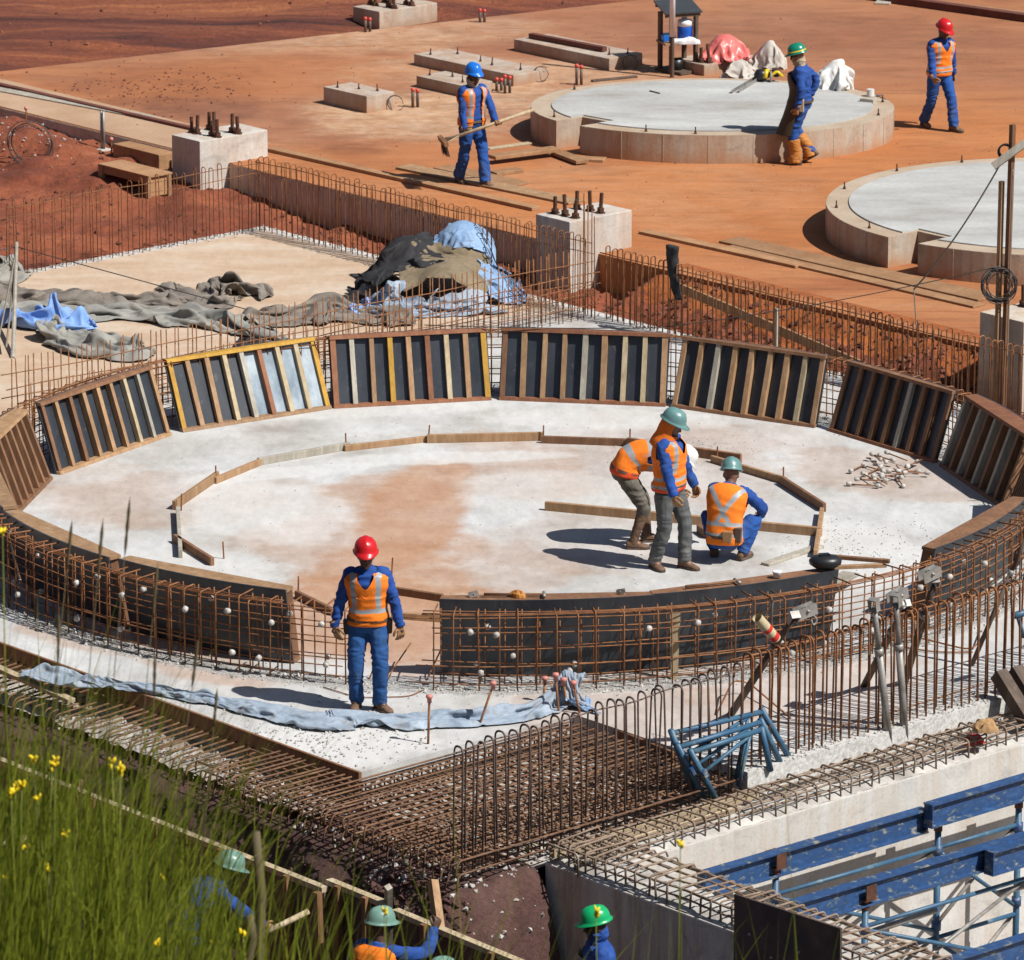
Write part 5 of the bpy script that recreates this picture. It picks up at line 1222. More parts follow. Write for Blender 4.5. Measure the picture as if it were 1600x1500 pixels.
drape('tarpaulin', 'stiff olive tarpaulin at the front of the big heap', G(702, 468), 1.15, 1.15, .62, m['c_olive'], -.1, 5, .35, 40, 42, g, 'tarpaulin', 1.6)
drape('cloth', 'faded blue cloth crowning the big heap', G(724, 446), .98, .95, .88, m['c_blue'], .2, 6, .28, 46, 46, g)
drape('cloth', 'faded blue cloth spilling over the bars at the right of the big heap', G(768, 466), .60, .95, .30, m['c_blue'], .5, 8, .6, 34, 44, g)
drape('cloth', 'bright blue cloth at the lower left foot of the big heap', G(584, 480), .65, .50, .03, m['c_denim'], .2, 9, .45, 36, 30, g)
g = 'blankets strewn over the rear bay'
trail('blanket', 'long grey-brown blanket dragged from the left edge to the middle of the rear bay', [G(-30, 458), G(60, 470), G(160, 478), G(260, 476), G(330, 478), G(390, 470)], [.7, .8, .7, .6, .6, .35], m['c_grey'], 11, .32, 104, 28, g, 'blanket')
trail('blanket', 'grey-brown blanket bunched on the sand-coloured concrete in the middle of the rear bay', [G(238, 459), G(290, 464), G(340, 458), G(380, 458), G(420, 468)], [.22, .5, .8, .75, .3], m['c_grey'], 12, .45, 60, 30, g, 'blanket')
trail('blanket', 'wide greenish-grey blanket lying in front of the long grey-brown one', [G(-20, 500), G(80, 496), G(200, 492), G(300, 500), G(380, 515), G(440, 540)], [.8, .8, .7, .8, .6, .4], m['c_grey2'], 13, .28, 110, 30, g, 'blanket')
trail('blanket', 'grey-green blanket trailing towards the starter bars at the left', [G(20, 520), G(70, 520), G(130, 540), G(190, 556), G(230, 552)], [.3, .6, .8, .9, .6], m['c_grey2'], 14, .42, 60, 32, g, 'blanket')
trail('blanket', 'dark grey-brown blanket beside the left foot of the big heap', [G(380, 508), G(450, 500), G(520, 492), G(590, 500), G(650, 506)], [.5, .9, .8, .8, .4], m['c_grey'], 15, .32, 70, 30, g, 'blanket')
drape('cloth', 'grey blanket lump by the left edge where the wires meet', G(8, 434), .6, .9, .03, m['c_grey2'], 0, 31, .7, 30, 40, g)
trail('cloth', 'bright blue cloth crumpled at the left edge among the grey blankets', [G(-14, 498), G(40, 506), G(95, 512), G(150, 505)], [.6, .8, .7, .5], m['c_denim'], 17, .45, 52, 32)
drape('cloth', 'dark lump of cloth just behind the yellow-ended formwork panel', G(405, 545), .35, .4, .02, m['c_black'], 0, 33, .5, 22, 24)
trail('cloth', 'long pale blue cloth draped along the near edge of the slab at the worker\'s feet', [G(40, 1050), G(110, 1070), G(170, 1080), G(260, 1090), G(340, 1098), G(420, 1118), G(500, 1134), G(560, 1130), G(640, 1134), G(720, 1132), G(800, 1120), G(862, 1108), G(935, 1102)], [.42, .45, .32, .24, .30, .42, .46, .40, .42, .46, .42, .4, .3], m['c_pale'], 18, .24, 230, 24)
drape('cloth', 'pale blue cloth end lying by the pink-capped bars', G(908, 1108), .42, .45, .02, m['c_blue'], .1, 19, .4, 26, 28)
def plate(c, r):
    mb = MB(); c = Vector(c); mb.add([c+Vector((x*r, y*r, 0)) for x, y in ((-1, -1), (1, -1), (1, 1), (-1, 1))], [(0, 1, 2, 3)]); coll(mb.mesh('g', m['slab']))
def bag(label, c, rx, ry, h, mat, seed, lean=(0, 0), crump=.16, cat='sack', top=.0):
    c = Vector(c); plate(c, max(rx, ry)*1.4)
    coll(grid_mesh('b', 22, 22, lambda u, v: c+Vector(((u-.5)*2*rx+lean[0]*max(0, 1-((u-.5)**2+(v-.5)**2)*4), (v-.5)*2*ry, h*max(0, 1-((u-.5)**2+(v-.5)**2)*4)**.42-.01)), m['slab']))
    drape('sack', label, c+Vector((lean[0]*.7, 0, 0)), (rx+h*.75)*2, (ry+h*.75)*2, h+.04, mat, seed*.7, seed, crump, 36, 36, None, cat, 5.0)
bag('bulging pink plastic sack on the short plinth behind the pad', G(1133, 108, TZ)+UP*.17, .24, .22, .36, m['pinksack'], 103)
bag('slumped grey woven sack in front of the pink one', G(1157, 122, TZ), .17, .15, .27, m['sack'], 105)
bag('limp grey sack hanging over the end of the short plinth', G(1199, 108, TZ), .12, .12, .44, m['sack'], 107, (.05, 0))
bag('open white woven sack standing alone on the far rim of the pad', G(1297, 137, PADZ), .16, .15, .42, m['whitesack'], 109, (.15, 0), .22)
mb = MB(); cc_ = G(884, 1104); mb.lathe([(.05, 0), (.045, .25), (.02, .34), (.004, .36)], 10, cc_); coll(mb.mesh('b', m['slab']))
drape('rag', 'pale blue rag hung over the hooked bars in front of the black panel', G(884, 1104), .48, .48, .36, m['c_pale'], .4, 20, .12, 30, 30)
for f_ in range(1, 43): scene.frame_set(f_)
dg = bpy.context.evaluated_depsgraph_get()
for o in CL:
    me = bpy.data.meshes.new_from_object(o.evaluated_get(dg)); me.name = o.name; o.modifiers.clear(); o.data = me
    me.polygons.foreach_set('use_smooth', [True]*len(me.polygons))
    so = o.modifiers.new('thickness', 'SOLIDIFY'); so.thickness = .006; ss = o.modifiers.new('smooth', 'SUBSURF'); ss.levels = 1; ss.render_levels = 1
for o in TMP: bpy.data.objects.remove(o)
scene.frame_set(1)
mb = MB(); pp_ = arcpath([G(701, 440)+UP*.45, G(699, 440)+UP*.62, G(703, 440)+UP*.78, G(712, 440)+UP*.68], .05); mb.tube(pp_, [.035*(1-.6*i/(len(pp_)-1))+.006*math.sin(i*2.1) for i in range(len(pp_))], 7)
tag(mb.build('rag', m['c_blue'], None, True), 'twisted blue rag sticking up from the top of the big heap', 'rag')
mb = MB(); pth = [onB(1050, 384, SB-.17), onB(1050, 400, SB-.17), onB(1052, 425, SB-.2), onB(1056, 452, SB-.2), onB(1061, 468, SB-.2)]
for i, p in enumerate(pth): pth[i] = p
rg = []
for i in range(14):
    t = i/13*4; k = min(int(t), 3); p = pth[k].lerp(pth[k+1], t-k); w = (.11, .10, .085, .06, .015)[k]*(1-(t-k))+(.10, .085, .06, .04, .012)[k]*(t-k)
    rg.append([p+VA*(w*math.cos(q)*(1+.2*mnoise.noise(Vector((i*.4, q, 3)))))+VB*(.05*math.sin(q)*(1+.5*mnoise.noise(Vector((i*.7, q*2, 8))))) for q in (2*math.pi*j/16 for j in range(16))])
mb.rings(rg); tag(mb.build('jacket', m['c_black'], None, True), 'black jacket hung on the hooked bars at the left end of the right-hand row', 'jacket')
# ---------------------------------------------------------------- terrace things
D = VA
def tplank(label, p, q, w, h=.03, mat=None, z=TZ, lift=0.0): return plank(label, G(*p, z), G(*q, z), w, h, mat or m['plank'], lift=lift)
tplank('long dark-edged board along the terrace edge between the two tall plinths', (424, 236), (838, 329), .16, .05)
tplank('pale walking plank under the broom worker\'s feet', (630, 262), (900, 318), .30, .03, m['wood_tan'], lift=.003)
tplank('broad dusty board beside the walking plank, behind the broom worker', (690, 262), (815, 290), .32, .028)
tplank('board with a dark gap under it, right of the broom worker', (768, 256), (870, 243), .22, .05, lift=.07)
tplank('thin pale lath on top of the boards right of the broom worker', (762, 248), (828, 239), .10, .025, m['wood_pale'], lift=.13)
tplank('short board ending in a step, near the slot of the round pad', (870, 243), (910, 258), .20, .05, lift=.02)
tplank('stubby board nearest the slot of the round pad', (905, 250), (945, 252), .22, .04)
tplank('board propped low behind the broom worker\'s boots', (770, 274), (812, 268), .20, .05)
tplank('long dusty board running from the stained plinth to the right along the terrace edge', (1005, 364), (1250, 418), .18, .04)
tplank('broad dusty board along the terrace edge below the slotted pad', (1140, 376), (1545, 468), .40, .03)
tplank('second board lapped under the broad one at the terrace edge', (1135, 388), (1530, 480), .22, .03)
tplank('old board along the screed strip at the far left', (-10, 140), (235, 186), .20, .03, m['wood_grey'])
tplank('dark rusty board lying between the screed strip and the terrace at the left', (-10, 133), (305, 205), .10, .05, m['rail'])
tplank('dark red channel across the top right corner', (1365, 0), (1620, 36), .16, .12, m['rail'])
tplank('thin red-brown board behind the channel in the top right corner', (1400, -4), (1620, 24), .12, .03)
tplank('small grey offcut lying in front of the channel at the top', (1368, 5), (1392, 6), .25, .03, m['wood_grey'])
tplank('grey offcut lying on the right edge of the first pad', (1346, 160), (1367, 162), .12, .07, m['wood_grey'], PADZ)
tplank('thin dark stick lying on the grey pad top', (1015, 143), (1031, 147), .02, .02, m['wood_dark'], PADZ+.02)
tplank('grey board lying beyond the left rim of the first pad', (925, 128), (995, 121), .07, .03, m['wood_dark'])
# pipe stubs with caps
def stub(x, y, h, label, cap='redcap', n=2, z=TZ):
    T = thing('pipe_stub', label, 'pipe stub', G(x, y, z), 0, 'pipe stubs on the terrace')
    for i in range(n):
        mb = MB(); mb.tube([(i*.07, i*.03, -.02), (i*.07, i*.03, h*(1-.08*i))], .022, 10); mb.build('pipe', m['steelbar'], T, True)
        mb = MB(); mb.lathe([(.026, h*(1-.08*i)-.03), (.03, h*(1-.08*i)), (.022, h*(1-.08*i)+.02)], 10, (i*.07, i*.03, 0)); mb.build('cap', m[cap], T, True)
for x, y, h, lb in ((645, 168, .27, 'pair of pipe stubs beside the nearest low square plinth'), (776, 142, .18, 'pair of short red-capped pipe stubs right of the broom worker'), (789, 146, .26, 'pair of taller pipe stubs right of the broom worker, nearest the pad'),
                    (901, 133, .30, 'pair of red-capped pipe stubs between the plinths and the first pad'), (571, 50, .22, 'pair of red-capped pipe stubs in front of the big far plinth'), (750, 35, .20, 'pair of pipe stubs standing alone on the far terrace'),
                    (630, 36, .24, 'pipe stubs nearest the middle of the big far plinth'), (642, 35, .25, 'second pipe stubs at the big far plinth'), (653, 34, .24, 'rightmost pipe stubs at the big far plinth')):
    stub(x, y, h, lb)
def loop(label, c, r, n, mat=None, tilt=None, rr=.006, name='wire_loop'):
    mb = MB(); c = Vector(c)
    for k in range(n):
        a = Vector((rnd.gauss(1, .1), rnd.gauss(0, .25), rnd.gauss(0, .1))).normalized(); b = (Vector((0, .12, 1))+Vector((rnd.gauss(0, .12), rnd.gauss(0, .12), 0))).normalized(); q = r*rnd.uniform(.75, 1.1)
        mb.tube([c+a*(q*math.cos(t))+b*(q*math.sin(t)) for t in (R(i*15+k*40) for i in range(22))], rr, 5)
    return tag(mb.build(name, mat or m['wire'], None, True), label, 'wire')
loop('loop of thin wire on the end of the long plinth', G(845, 128, TZ)+UP*.12, .15, 2, rr=.005)
loop('loop of thin wire at the right end of the channel plinth', G(985, 108, TZ)+UP*.10, .13, 2, rr=.005)
loop('wire loop beside the nearest low square plinth', G(618, 172, TZ)+UP*.10, .12, 2, rr=.005)
loop('big springy loops of wire standing on the mound of earth at the left', G(48, 255, 0)+UP*.28, .33, 5, rr=.007)
# water shelter
sh0 = G(1060, 116, TZ); PX = 1/116.0
T = wthing('water_stand', 'small wooden stand with a dark lean-to roof sheltering a water cooler', 'shelter', sh0)
def SP(x, y, dep=0.0): # a point in the picture plane of the stand, dep metres behind it
    p = sh0 + Vector((0, dep, 0)); d = _ray(x, y); return Vector((0, 0, CAM_H))+d*(p.y/d.y)
for (x, dep, yb) in ((1032, .25, 117), (1049, 0, 119), (1070, .42, 114), (1087, .12, 117)):
    b = SP(x, yb, 0); b = Vector((b.x, sh0.y+dep, TZ)); mb = MB(); mb.box(b+UP*.42, VA*.028, VB*.028, UP*(.49 if dep < .3 else .55)); mb.build('post', m['wood_dark'], T)
zc = TZ
tl = SP(1060, 70, .2); cx = sh0.x; cy = sh0.y+.2
E1, E2 = Vector((.94, .34, 0)), Vector((-.34, .94, 0))
mb = MB(); mb.box((cx-.01, cy, TZ+.46), E1*.27, E2*.20, UP*.016); mb.build('shelf', m['wood_tan'], T)
mb = MB(); mb.box((cx-.01, cy+.02, TZ+.99), E1*.30, E2*.24+UP*.06, UP*.012); mb.build('roof', m['roof'], T)
mb = MB()
for s_ in (-1, 1): mb.box(Vector((cx-.01, cy+.02, TZ+.945))+E2*.20*s_+UP*.05*s_, E1*.28, E2*.015, UP*.03)
mb.build('roof_beam', m['wood_dark'], T)
mb = MB(); mb.box((cx, cy, TZ+.03), VA*.28, VB*.21, UP*.02); mb.build('floor_board', m['wood_dark'], T)
T = wthing('water_cooler', 'blue drinks cooler with a white lid on the shelf of the wooden stand', 'water cooler', (cx+.10, cy, TZ+.48))
mb = MB(); mb.lathe([(.10, .476), (.115, .49), (.118, .70), (.112, .71)], 20, (cx+.10, cy-.02, TZ)); mb.build('tub', m['bluetub'], T, True)
mb = MB(); mb.lathe([(.118, .705), (.118, .77), (.10, .80), (.03, .81), (.03, .84), (.01, .845)], 20, (cx+.10, cy-.02, TZ)); mb.build('lid', m['polewhite'], T, True)
mb = MB(); mb.tube([Vector((cx+.10, cy-.14, TZ+.52)), Vector((cx+.10, cy-.19, TZ+.51))], .015, 8); mb.build('tap', m['whitepl'], T, True)
mb = MB(); mb.box((cx-.17, cy+.05, TZ+.52), E1*.10, E2*.12, UP*.045); o = mb.build('tray', m['h_blue']); bevel(o, .01); tag(o, 'flat blue tray on the left end of the stand\'s shelf', 'tray')
heapc('folded_cloth', 'white cloth folded over the front of the stand\'s shelf', (cx+.10, cy-.17, TZ+.47), .23, .07, .07, m['blanket_white'], .05, 40, .02, 9)
mb = MB(); mb.lathe([(.09, 0), (.11, .16), (.105, .16), (.085, .02)], 18, (sh0.x-.03, sh0.y+.12, TZ+.05)); tag(mb.build('bucket', m['black'], None, True), 'dark bucket on the floor of the wooden stand', 'bucket')
T = wthing('white_pole', 'white pole rising out of the top of the photo in front of the stand', 'pole', G(1050, 121, TZ))
b = G(1050, 121, TZ); mb = MB(); mb.tube([b, b+UP*.66], .032, 10); mb.build('timber_foot', m['wood_dark'], T)
mb = MB(); mb.tube([b+UP*.62, b+UP*2.6], .042, 14); mb.build('tube', m['polewhite'], T, True)
def sack(label, c, rx, ry, h, mat, seed, neck=.3, nh=.25, lean=(0, 0), cat='sack', f=7):
    mb = MB(); rg = []; n = 28
    for i in range(22):
        t = i/21; z = h*t; w = (1-.18*(1-t)**3)*(1 if t < .55 else lerp(1, neck, sm((t-.55)/.25)) if t < .8 else lerp(neck, neck*1.7, (t-.8)/.2))
        if i == 0: w *= .8
        rr = []
        for k in range(n):
            q = 2*math.pi*k/n; e = 1+.26*folds((math.cos(q)*.9, math.sin(q)*.9+z*1.1), f*.5, seed)+.20*mnoise.noise(Vector((math.cos(q)*1.6, math.sin(q)*3, z*9+seed)))
            rr.append((rx*w*e*math.cos(q)+lean[0]*t*t, ry*w*e*math.sin(q)+lean[1]*t*t, z+.10*t*mnoise.noise(Vector((math.cos(q)*1.6, math.sin(q)*1.6, seed+z)))))
        rg.append(rr)
    mb.rings(rg); o = mb.build('sack', mat, None, True); o.location = c; return tag(o, label, cat)
# angle bars, saw and roll on the pad
for i, (p, q) in enumerate((((1141, 146), (1180, 123)), ((1152, 145), (1186, 124)))):
    a, b = G(*p, PADZ+.022), G(*q, PADZ+.022); mb = MB(); mb.beam(a+UP*.004, b+UP*.004, .05, .006); sd = (b-a).cross(UP).normalized(); mb.beam(a+sd*.025+UP*.03, b+sd*.025+UP*.03, .006, .05)
    tag(mb.build('angle_bar', m['galv']), ('outer' if i == 0 else 'inner')+' of the two pale angle bars lying on the pad by the yellow saw', 'angle bar')
c = G(1197, 127, PADZ+.022); T = wthing('disc_saw', 'yellow and black power saw lying on the pad beside the angle bars', 'power saw', c)
mb = MB(); mb.ellip(c+Vector((-.07, 0, .09)), .11, .09, .09); mb.build('motor', m['black'], T, True)
mb = MB(); mb.tube([c+Vector((-.02, -.08, .06)), c+Vector((.0, -.03, .16)), c+Vector((.02, .06, .14)), c+Vector((.03, .09, .05))], .035, 10); mb.build('body', m['yellow'], T, True)
mb = MB(); mb.tube([c+Vector((.06, 0, .05)), c+Vector((.085, 0, .05))], .10, 20); mb.build('disc', m['steel'], T)
mb = MB(); mb.tube(arcpath([c+Vector((.05, 0, .06)), c+Vector((.16, .03, .15)), c+Vector((.24, .02, .06))], .05), .022, 8); mb.build('handle', m['yellow'], T, True)
mb = MB(); mb.ellip(c+Vector((.15, .10, .10)), .07, .06, .06); tag(mb.build('grinder_body', m['c_black'], None, True), 'small dark tool behind the yellow saw', 'tool')
c = G(1360, 150, PADZ+.01); mb = MB(); mb.lathe([(.018, .1), (.055, .1), (.055, .0), (.018, .0)], 16, c); mb.rings([[c+Vector((.05, 0, .0)), c+Vector((.18, .0, .004)), c+Vector((.18, .06, .004)), c+Vector((.05, .05, .0))], [c+Vector((.05, 0, .01)), c+Vector((.18, .0, .008)), c+Vector((.18, .06, .008)), c+Vector((.05, .05, .01))]])
tag(mb.build('tape_roll', m['whitepl']), 'white roll of tape unwound a little on the pad\'s right rim', 'tape roll')
# broom
wr = BR['wr']; W = BR['W']; hA, hB = W(wr[1]+Vector((-.03, .06, -.04))), W(wr[-1]+Vector((0, .07, 0)))
dv = (hB-hA).normalized(); T = wthing('broom', 'long wooden broom held by the blue-helmet worker', 'broom', hA)
e0, e1 = hA-dv*.34, hB+dv*.52
mb = MB(); mb.tube([e0, e1], .023, 8); mb.build('handle', m['wood_pale'], T, True)
mb = MB(); sd = dv.cross(Vector((0, 1, 0))).normalized(); hx = (VA*.6+VB*-.2).normalized()
hd = e0-dv*.03; cr_ = dv.cross(UP).normalized(); dn = cr_.cross(dv).normalized()*-1 if cr_.cross(dv).z > 0 else cr_.cross(dv).normalized()
mb.box(hd, cr_*.24, dv*.03, dn*.035); o = mb.build('head', m['wood_brown'], T); bevel(o, .006)
mb = MB()
for i in range(90):
    u = rnd.uniform(-.23, .23); p = hd+cr_*u+dn*.03; mb.tube([p, p+dn*.15+dv*rnd.gauss(-.02, .012)+cr_*rnd.gauss(0, .012)], [.007, .004], 4)
mb.build('bristles', m['wood_dark'], T)
for s_ in (-1, 1):
    mb = MB(); mb.tube([hd+cr_*(.15*s_), hA-dv*.12], .008, 6); mb.build('brace', m['wood_pale'], T, True)
# crate, post on a block, short posts
a0_, a1_ = AB(onB(160, 300, WB-1.15))[0], AB(onB(232, 312, WB-1.15))[0]
cb = WB-1.15; zb = ditch_z(a1_, cb)
T = wthing('wooden_crate', 'open wooden box of boards standing in the red earth at the left', 'wooden box', ab((a0_+a1_)/2, cb+.2, zb))
zt_ = onB(232, 277, cb).z
for nm, ax_ in (('front_panel', 0), ('back_panel', 1)):
    mb = MB(); bb = cb+(.0 if ax_ == 0 else .36)
    mb.box(ab((a0_+a1_)/2, bb, (zt_+zb+.18)/2), VA*((a1_-a0_)/2), VB*.012, UP*((zt_-zb-.18)/2)); mb.build(nm, m['plank'], T)
for a in (a0_, a1_):
    mb = MB(); mb.box(ab(a, cb+.18, (zt_+zb)/2), VA*.014, VB*.18, UP*((zt_-zb)/2)); mb.build('side_panel', m['plank'], T)
    for bb in (cb+.0, cb+.36): mb = MB(); mb.box(ab(a, bb-.01, (zt_+zb)/2-.03), VA*.045, VB*.025, UP*((zt_-zb)/2+.03)); mb.build('corner_post', m['wood_tan'], T)
mb = MB(); mb.box(ab((a0_+a1_)/2, cb+.18, zt_+.012), VA*((a1_-a0_)/2+.05), VB*.21, UP*.012); mb.build('lid', m['plank'], T)
mb = MB(); p0, p1 = onB(190, 262, WB-.16), onB(262, 278, WB-.16); mb.box(ab((AB(p0)[0]+AB(p1)[0])/2, WB-.16, .08), VA*((AB(p1)[0]-AB(p0)[0])/2), VB*.15, UP*.22); o = mb.build('timber_shutter', m['plank']); bevel(o, .01)
tag(o, 'brown timber shutter against the left terrace wall behind the wooden box', 'timber shutter')
c = onB(161, 258, WB-.22); T = wthing('pipe_post', 'galvanised pipe standing in a small white concrete block by the left wall', 'post', (c.x, c.y, c.z))
mb = MB(); mb.box(c+UP*.09, VA*.085, VB*.085, UP*.15); o = mb.build('footing', m['cwhite'], T); bevel(o, .01)
for dx in (0, .05): mb = MB(); mb.tube([c+VA*(dx-.02)+UP*.2, c+VA*(dx-.02)+UP*.78], .018, 10); mb.build('pipe', m['galv'], T, True)
# post, coil and guy wires at the right
pb = onB(1562, 640, SB+.1); pb = G(1562, 640, -.05); top = SPT = None
def vert(base, y):  # height above base that reaches image row y
    z = 0
    while z < 6:
        v = base+UP*z-Vector((0, 0, CAM_H)); k = v.y*_c-v.z*_s
        if 750-FPX*(v.y*_s+v.z*_c)/k <= y: return z
        z += .01
    return z
T = wthing('timber_post', 'tall timber post carrying a coil of wire at the right', 'post', pb)
h1 = vert(pb, 195); h2 = vert(pb, 285)
mb = MB(); mb.beam(pb+VB*.05-UP*.3, pb+VB*.05+UP*h1+VA*.05, .055, .055, VB); mb.build('upright', m['wood_brown'], T)
mb = MB(); mb.beam(pb-VA*.07-UP*.3, pb-VA*.055+UP*h2, .05, .05, VB); mb.build('lower_splice', m['wood_tan'], T)
cp = pb+UP*vert(pb, 245); mb = MB(); mb.beam(cp+Vector((-.15, -.08, -.10)), cp+Vector((.45, -.08, .36)), .09, .03, VB); mb.build('cross_piece', m['wood_grey'], T)
cc = pb+UP*vert(pb, 445)-VB*.06
loop('coil of dark wire hung on the tall timber post', cc, .20, 14, m['wire'], rr=.006, name='wire_coil')
loop('black cable loop at the top of the tall timber post', pb+UP*vert(pb, 238), .09, 4, m['black'], rr=.009, name='cable_coil')
def rope(label, p, q, sag, r=.008, mat=None, n=24, name='guy_wire'):
    p, q = Vector(p), Vector(q); mb = MB(); mb.tube([p.lerp(q, i/n)-UP*(sag*4*(i/n)*(1-i/n)) for i in range(n+1)], r, 5)
    return tag(mb.build(name, mat or m['wire'], None, True), label, 'rope')
ptop = pb+UP*vert(pb, 250)-VB*.05
knee = onB(1428, 452, SB-.1)
rope('rope falling from the post top to the hooked bars', ptop, knee, .10, .010, m['rope'])
rope('end of the rope hanging down behind the hooked bars', knee, onB(1437, 590, SB-.1), .0, .008, m['rope'])
rope('wire stretched from the coil on the post across the bars to the far panels', pb+UP*vert(pb, 415)-VB*.06, onA(1045, 527, -50.6) if False else FC+Vector((1.85, 5.55, .86)), .06, .006)
rope('thin wire sagging across the two middle formwork panels', FC+Vector((1.84, 5.50, .86)), FC+Vector((-1.0, 5.72, .84)), .02, .006)
rope('cable hanging beside the tall timber post', pb+UP*vert(pb, 262)+VA*.12, pb+UP*vert(pb, 560)+VA*.1, .0, .008, m['rope'])
# wires at the left
kn_ = ab(SA0+.1, 41.0, 0) if False else G(35, 425)+UP*.35
kn_ = G(28, 460)+UP*.62
rope('long wire sloping from the knot at the left edge down to the starter bars', kn_, G(420, 500)+UP*.06, -.0, .007)
rope('rope hanging from the knot at the left edge', kn_, G(-8, 600)+UP*.3, .02, .012, m['rope'])
rope('second rope falling from the knot at the left edge', kn_, G(10, 555)+UP*.1, .03, .014, m['rope'])
rope('wire from the knot out of the photo at the left', kn_, G(-60, 475)+UP*.6, .0, .007)
mb = MB(); mb.tube([G(20, 560), kn_+UP*.05], [.03, .022], 7); tag(mb.build('stake', m['wood_grey']), 'thin pale stake leaning under the knot of wires at the left edge', 'stake')
plank('board lying on the earth slope behind the hooked bars', onB(1050, 452, SB+.35), onB(1345, 578, SB+.1), .03, .12, m['wood_tan'])
c = G(1211, 560, -.05); mb = MB(); mb.box(c+UP*.25, VA*.035, VB*.012, UP*.38); tag(mb.build('survey_peg', m['wood_grey']), 'upright grey peg behind the hooked bars at the right', 'peg')
mb = MB()
for k in range(3): mb.beam(G(140+k*20, 222+k*5, 0), G(150+k*22, 232, 0), .01, .01)
for (x, y) in ((12, 232), (118, 238), (40, 178)): pass
p = onB(41, 182, WB-.02); mb = MB(); mb.tube([p-UP*.5, p+UP*.12], .010, 6); o = mb.build('capped_bar', m['rust']); mb = MB(); mb.ellip(p+UP*.12, .03, .03, .03); mb.build('cap', m['pinkcap'], o, True); tag(o, 'pink-capped bar against the left wall above the loops of wire', 'bar')
p = onB(174, 226, WB-.3); mb = MB(); mb.tube([p-UP*.35, p+UP*.08], .010, 6); o = mb.build('capped_bar', m['rust']); mb = MB(); mb.ellip(p+UP*.08, .03, .03, .03); mb.build('cap', m['pinkcap'], o, True); tag(o, 'pink-capped bar beside the galvanised pipe post', 'bar')
# ---------------------------------------------------------------- tools on the formwork
def on_panel(x, y):
    p = G(x, y, FH+.03)-FC; p.z = 0; r = max(FR+FLARE-.03, min(FR+FLARE+.06, p.length)); p = FC+p.normalized()*r; return Vector((p.x, p.y, FH+.042))
mb = MB(); c = on_panel(1262, 880); T = wthing('welding_helmet', 'glossy black helmet resting upside down on the right end of the front panel', 'helmet', c)
mb.lathe([(.02, .005), (.10, .015), (.145, .05), (.150, .09), (.12, .125), (.05, .14), (.01, .142)], 24, c); mb.v = [((x-c.x)*1.1+c.x, (y-c.y)*.85+c.y, z) for x, y, z in mb.v]; mb.build('shell', m['black'], T, True)
mb = MB(); mb.box(c+Vector((-.01, 0, .145)), Vector((.05, .01, 0)), Vector((-.01, .03, 0)), UP*.012); mb.build('buckle', m['glass'], T)
def hammer(label, p, q, head_at_q=True, hm='steel'):
    T = wthing('hammer', label, 'hammer', p); p, q = Vector(p)+UP*.018, Vector(q)+UP*.018
    mb = MB(); mb.tube([p, q], [.016, .012], 8); mb.build('handle', m['wood_brown'], T, True)
    d = (q-p).normalized(); sd = d.cross(UP); mb = MB(); mb.tube([q-sd*.06, q-sd*.02, q+sd*.04, q+sd*.075], [.017, .013, .018, .020], 8); mb.build('head', m[hm], T, True)
hammer('hammer with a long brown handle lying on the panel by the standing worker\'s boots', on_panel(1047, 902), on_panel(1115, 891))
hammer('hammer with a straight handle lying on the panel right of the gap', on_panel(760, 909), on_panel(846, 916))
heapc('cloth_rag', 'orange leather glove lying on the hammer right of the gap', on_panel(808, 914), .10, .05, .04, m['gaiter'], .0, 50, .025, 14, cat='glove')
def clamp(label, c, ang, s=1.0):
    T = thing('formwork_clamp', label, 'clamp', c, ang, 'steel clamps on the bars'); T.scale = (s,)*3
    mb = MB()
    for y in (-.04, .04): mb.box((0, y, .04), (.09, 0, .02), (0, .004, 0), (-.01, 0, .045))
    mb.build('jaw', m['steel'], T)
    mb = MB(); mb.box((.05, 0, .075), (.035, 0, .015), (0, .045, 0), (0, 0, .006)); mb.build('plate', m['steel'], T)
    mb = MB(); mb.tube(arcpath([(.06, 0, .02), (.12, 0, -.06), (.08, 0, -.10), (.05, 0, -.02)], .03), .009, 6); mb.build('hook', m['galv'], T, True)
    mb = MB(); mb.tube([(0, -.06, .05), (0, .06, .05)], .014, 8); mb.build('pin', m['galv'], T, True)
    return T
clamp('small steel clamp on the panel top beside the orange glove', on_panel(745, 911)-UP*.0, .3, .5)
clamp('small steel clamp on the panel top left of the standing worker', on_panel(950, 903), -.3, .45)
clamp('small steel clamp on the panel near the black helmet', on_panel(1240, 868), .2, .45)
c = on_panel(1165, 880); mb = MB(); mb.lathe([(.035, 0), (.045, .05), (.05, .06), (.045, .062)], 14, c); tag(mb.build('nail_bag', m['blanket_white'], None, True), 'clear bag of nails on the panel behind the squatting worker', 'bag')
# ---------------------------------------------------------------- props through the right-hand bars
FAh = SA1-.16
def prop(label, foot, head, r, mat, bracket=True, name='steel_prop'):
    T = wthing(name, label, 'prop', foot); foot, head = Vector(foot), Vector(head); d = (head-foot).normalized()
    mb = MB(); mb.tube([foot, foot.lerp(head, .72)], r, 12); mb.build('outer_tube', mat, T, True)
    mb = MB(); mb.tube([foot.lerp(head, .70), head], r*.78, 12); mb.build('inner_tube', mat, T, True)
    mb = MB(); mb.tube([foot.lerp(head, .69), foot.lerp(head, .73)], r*1.25, 12); mb.build('collar', m['galv'], T, True)
    if bracket:
        mb = MB(); sd = d.cross(UP).normalized(); u = sd.cross(d)
        for q in (-1, 1): mb.box(head+sd*(.042*q)+d*.03, d*.06, sd*.004, u*.035)
        mb.box(head+d*.09, d*.006, sd*.046, u*.038); mb.build('head_bracket', m['steel'], T)
    return T
prop('rusty push-pull prop with a steel head, leaning on the bars below the black panel', G(1142, 1116), onA(1238, 968, FAh), .038, m['wood_dark'])
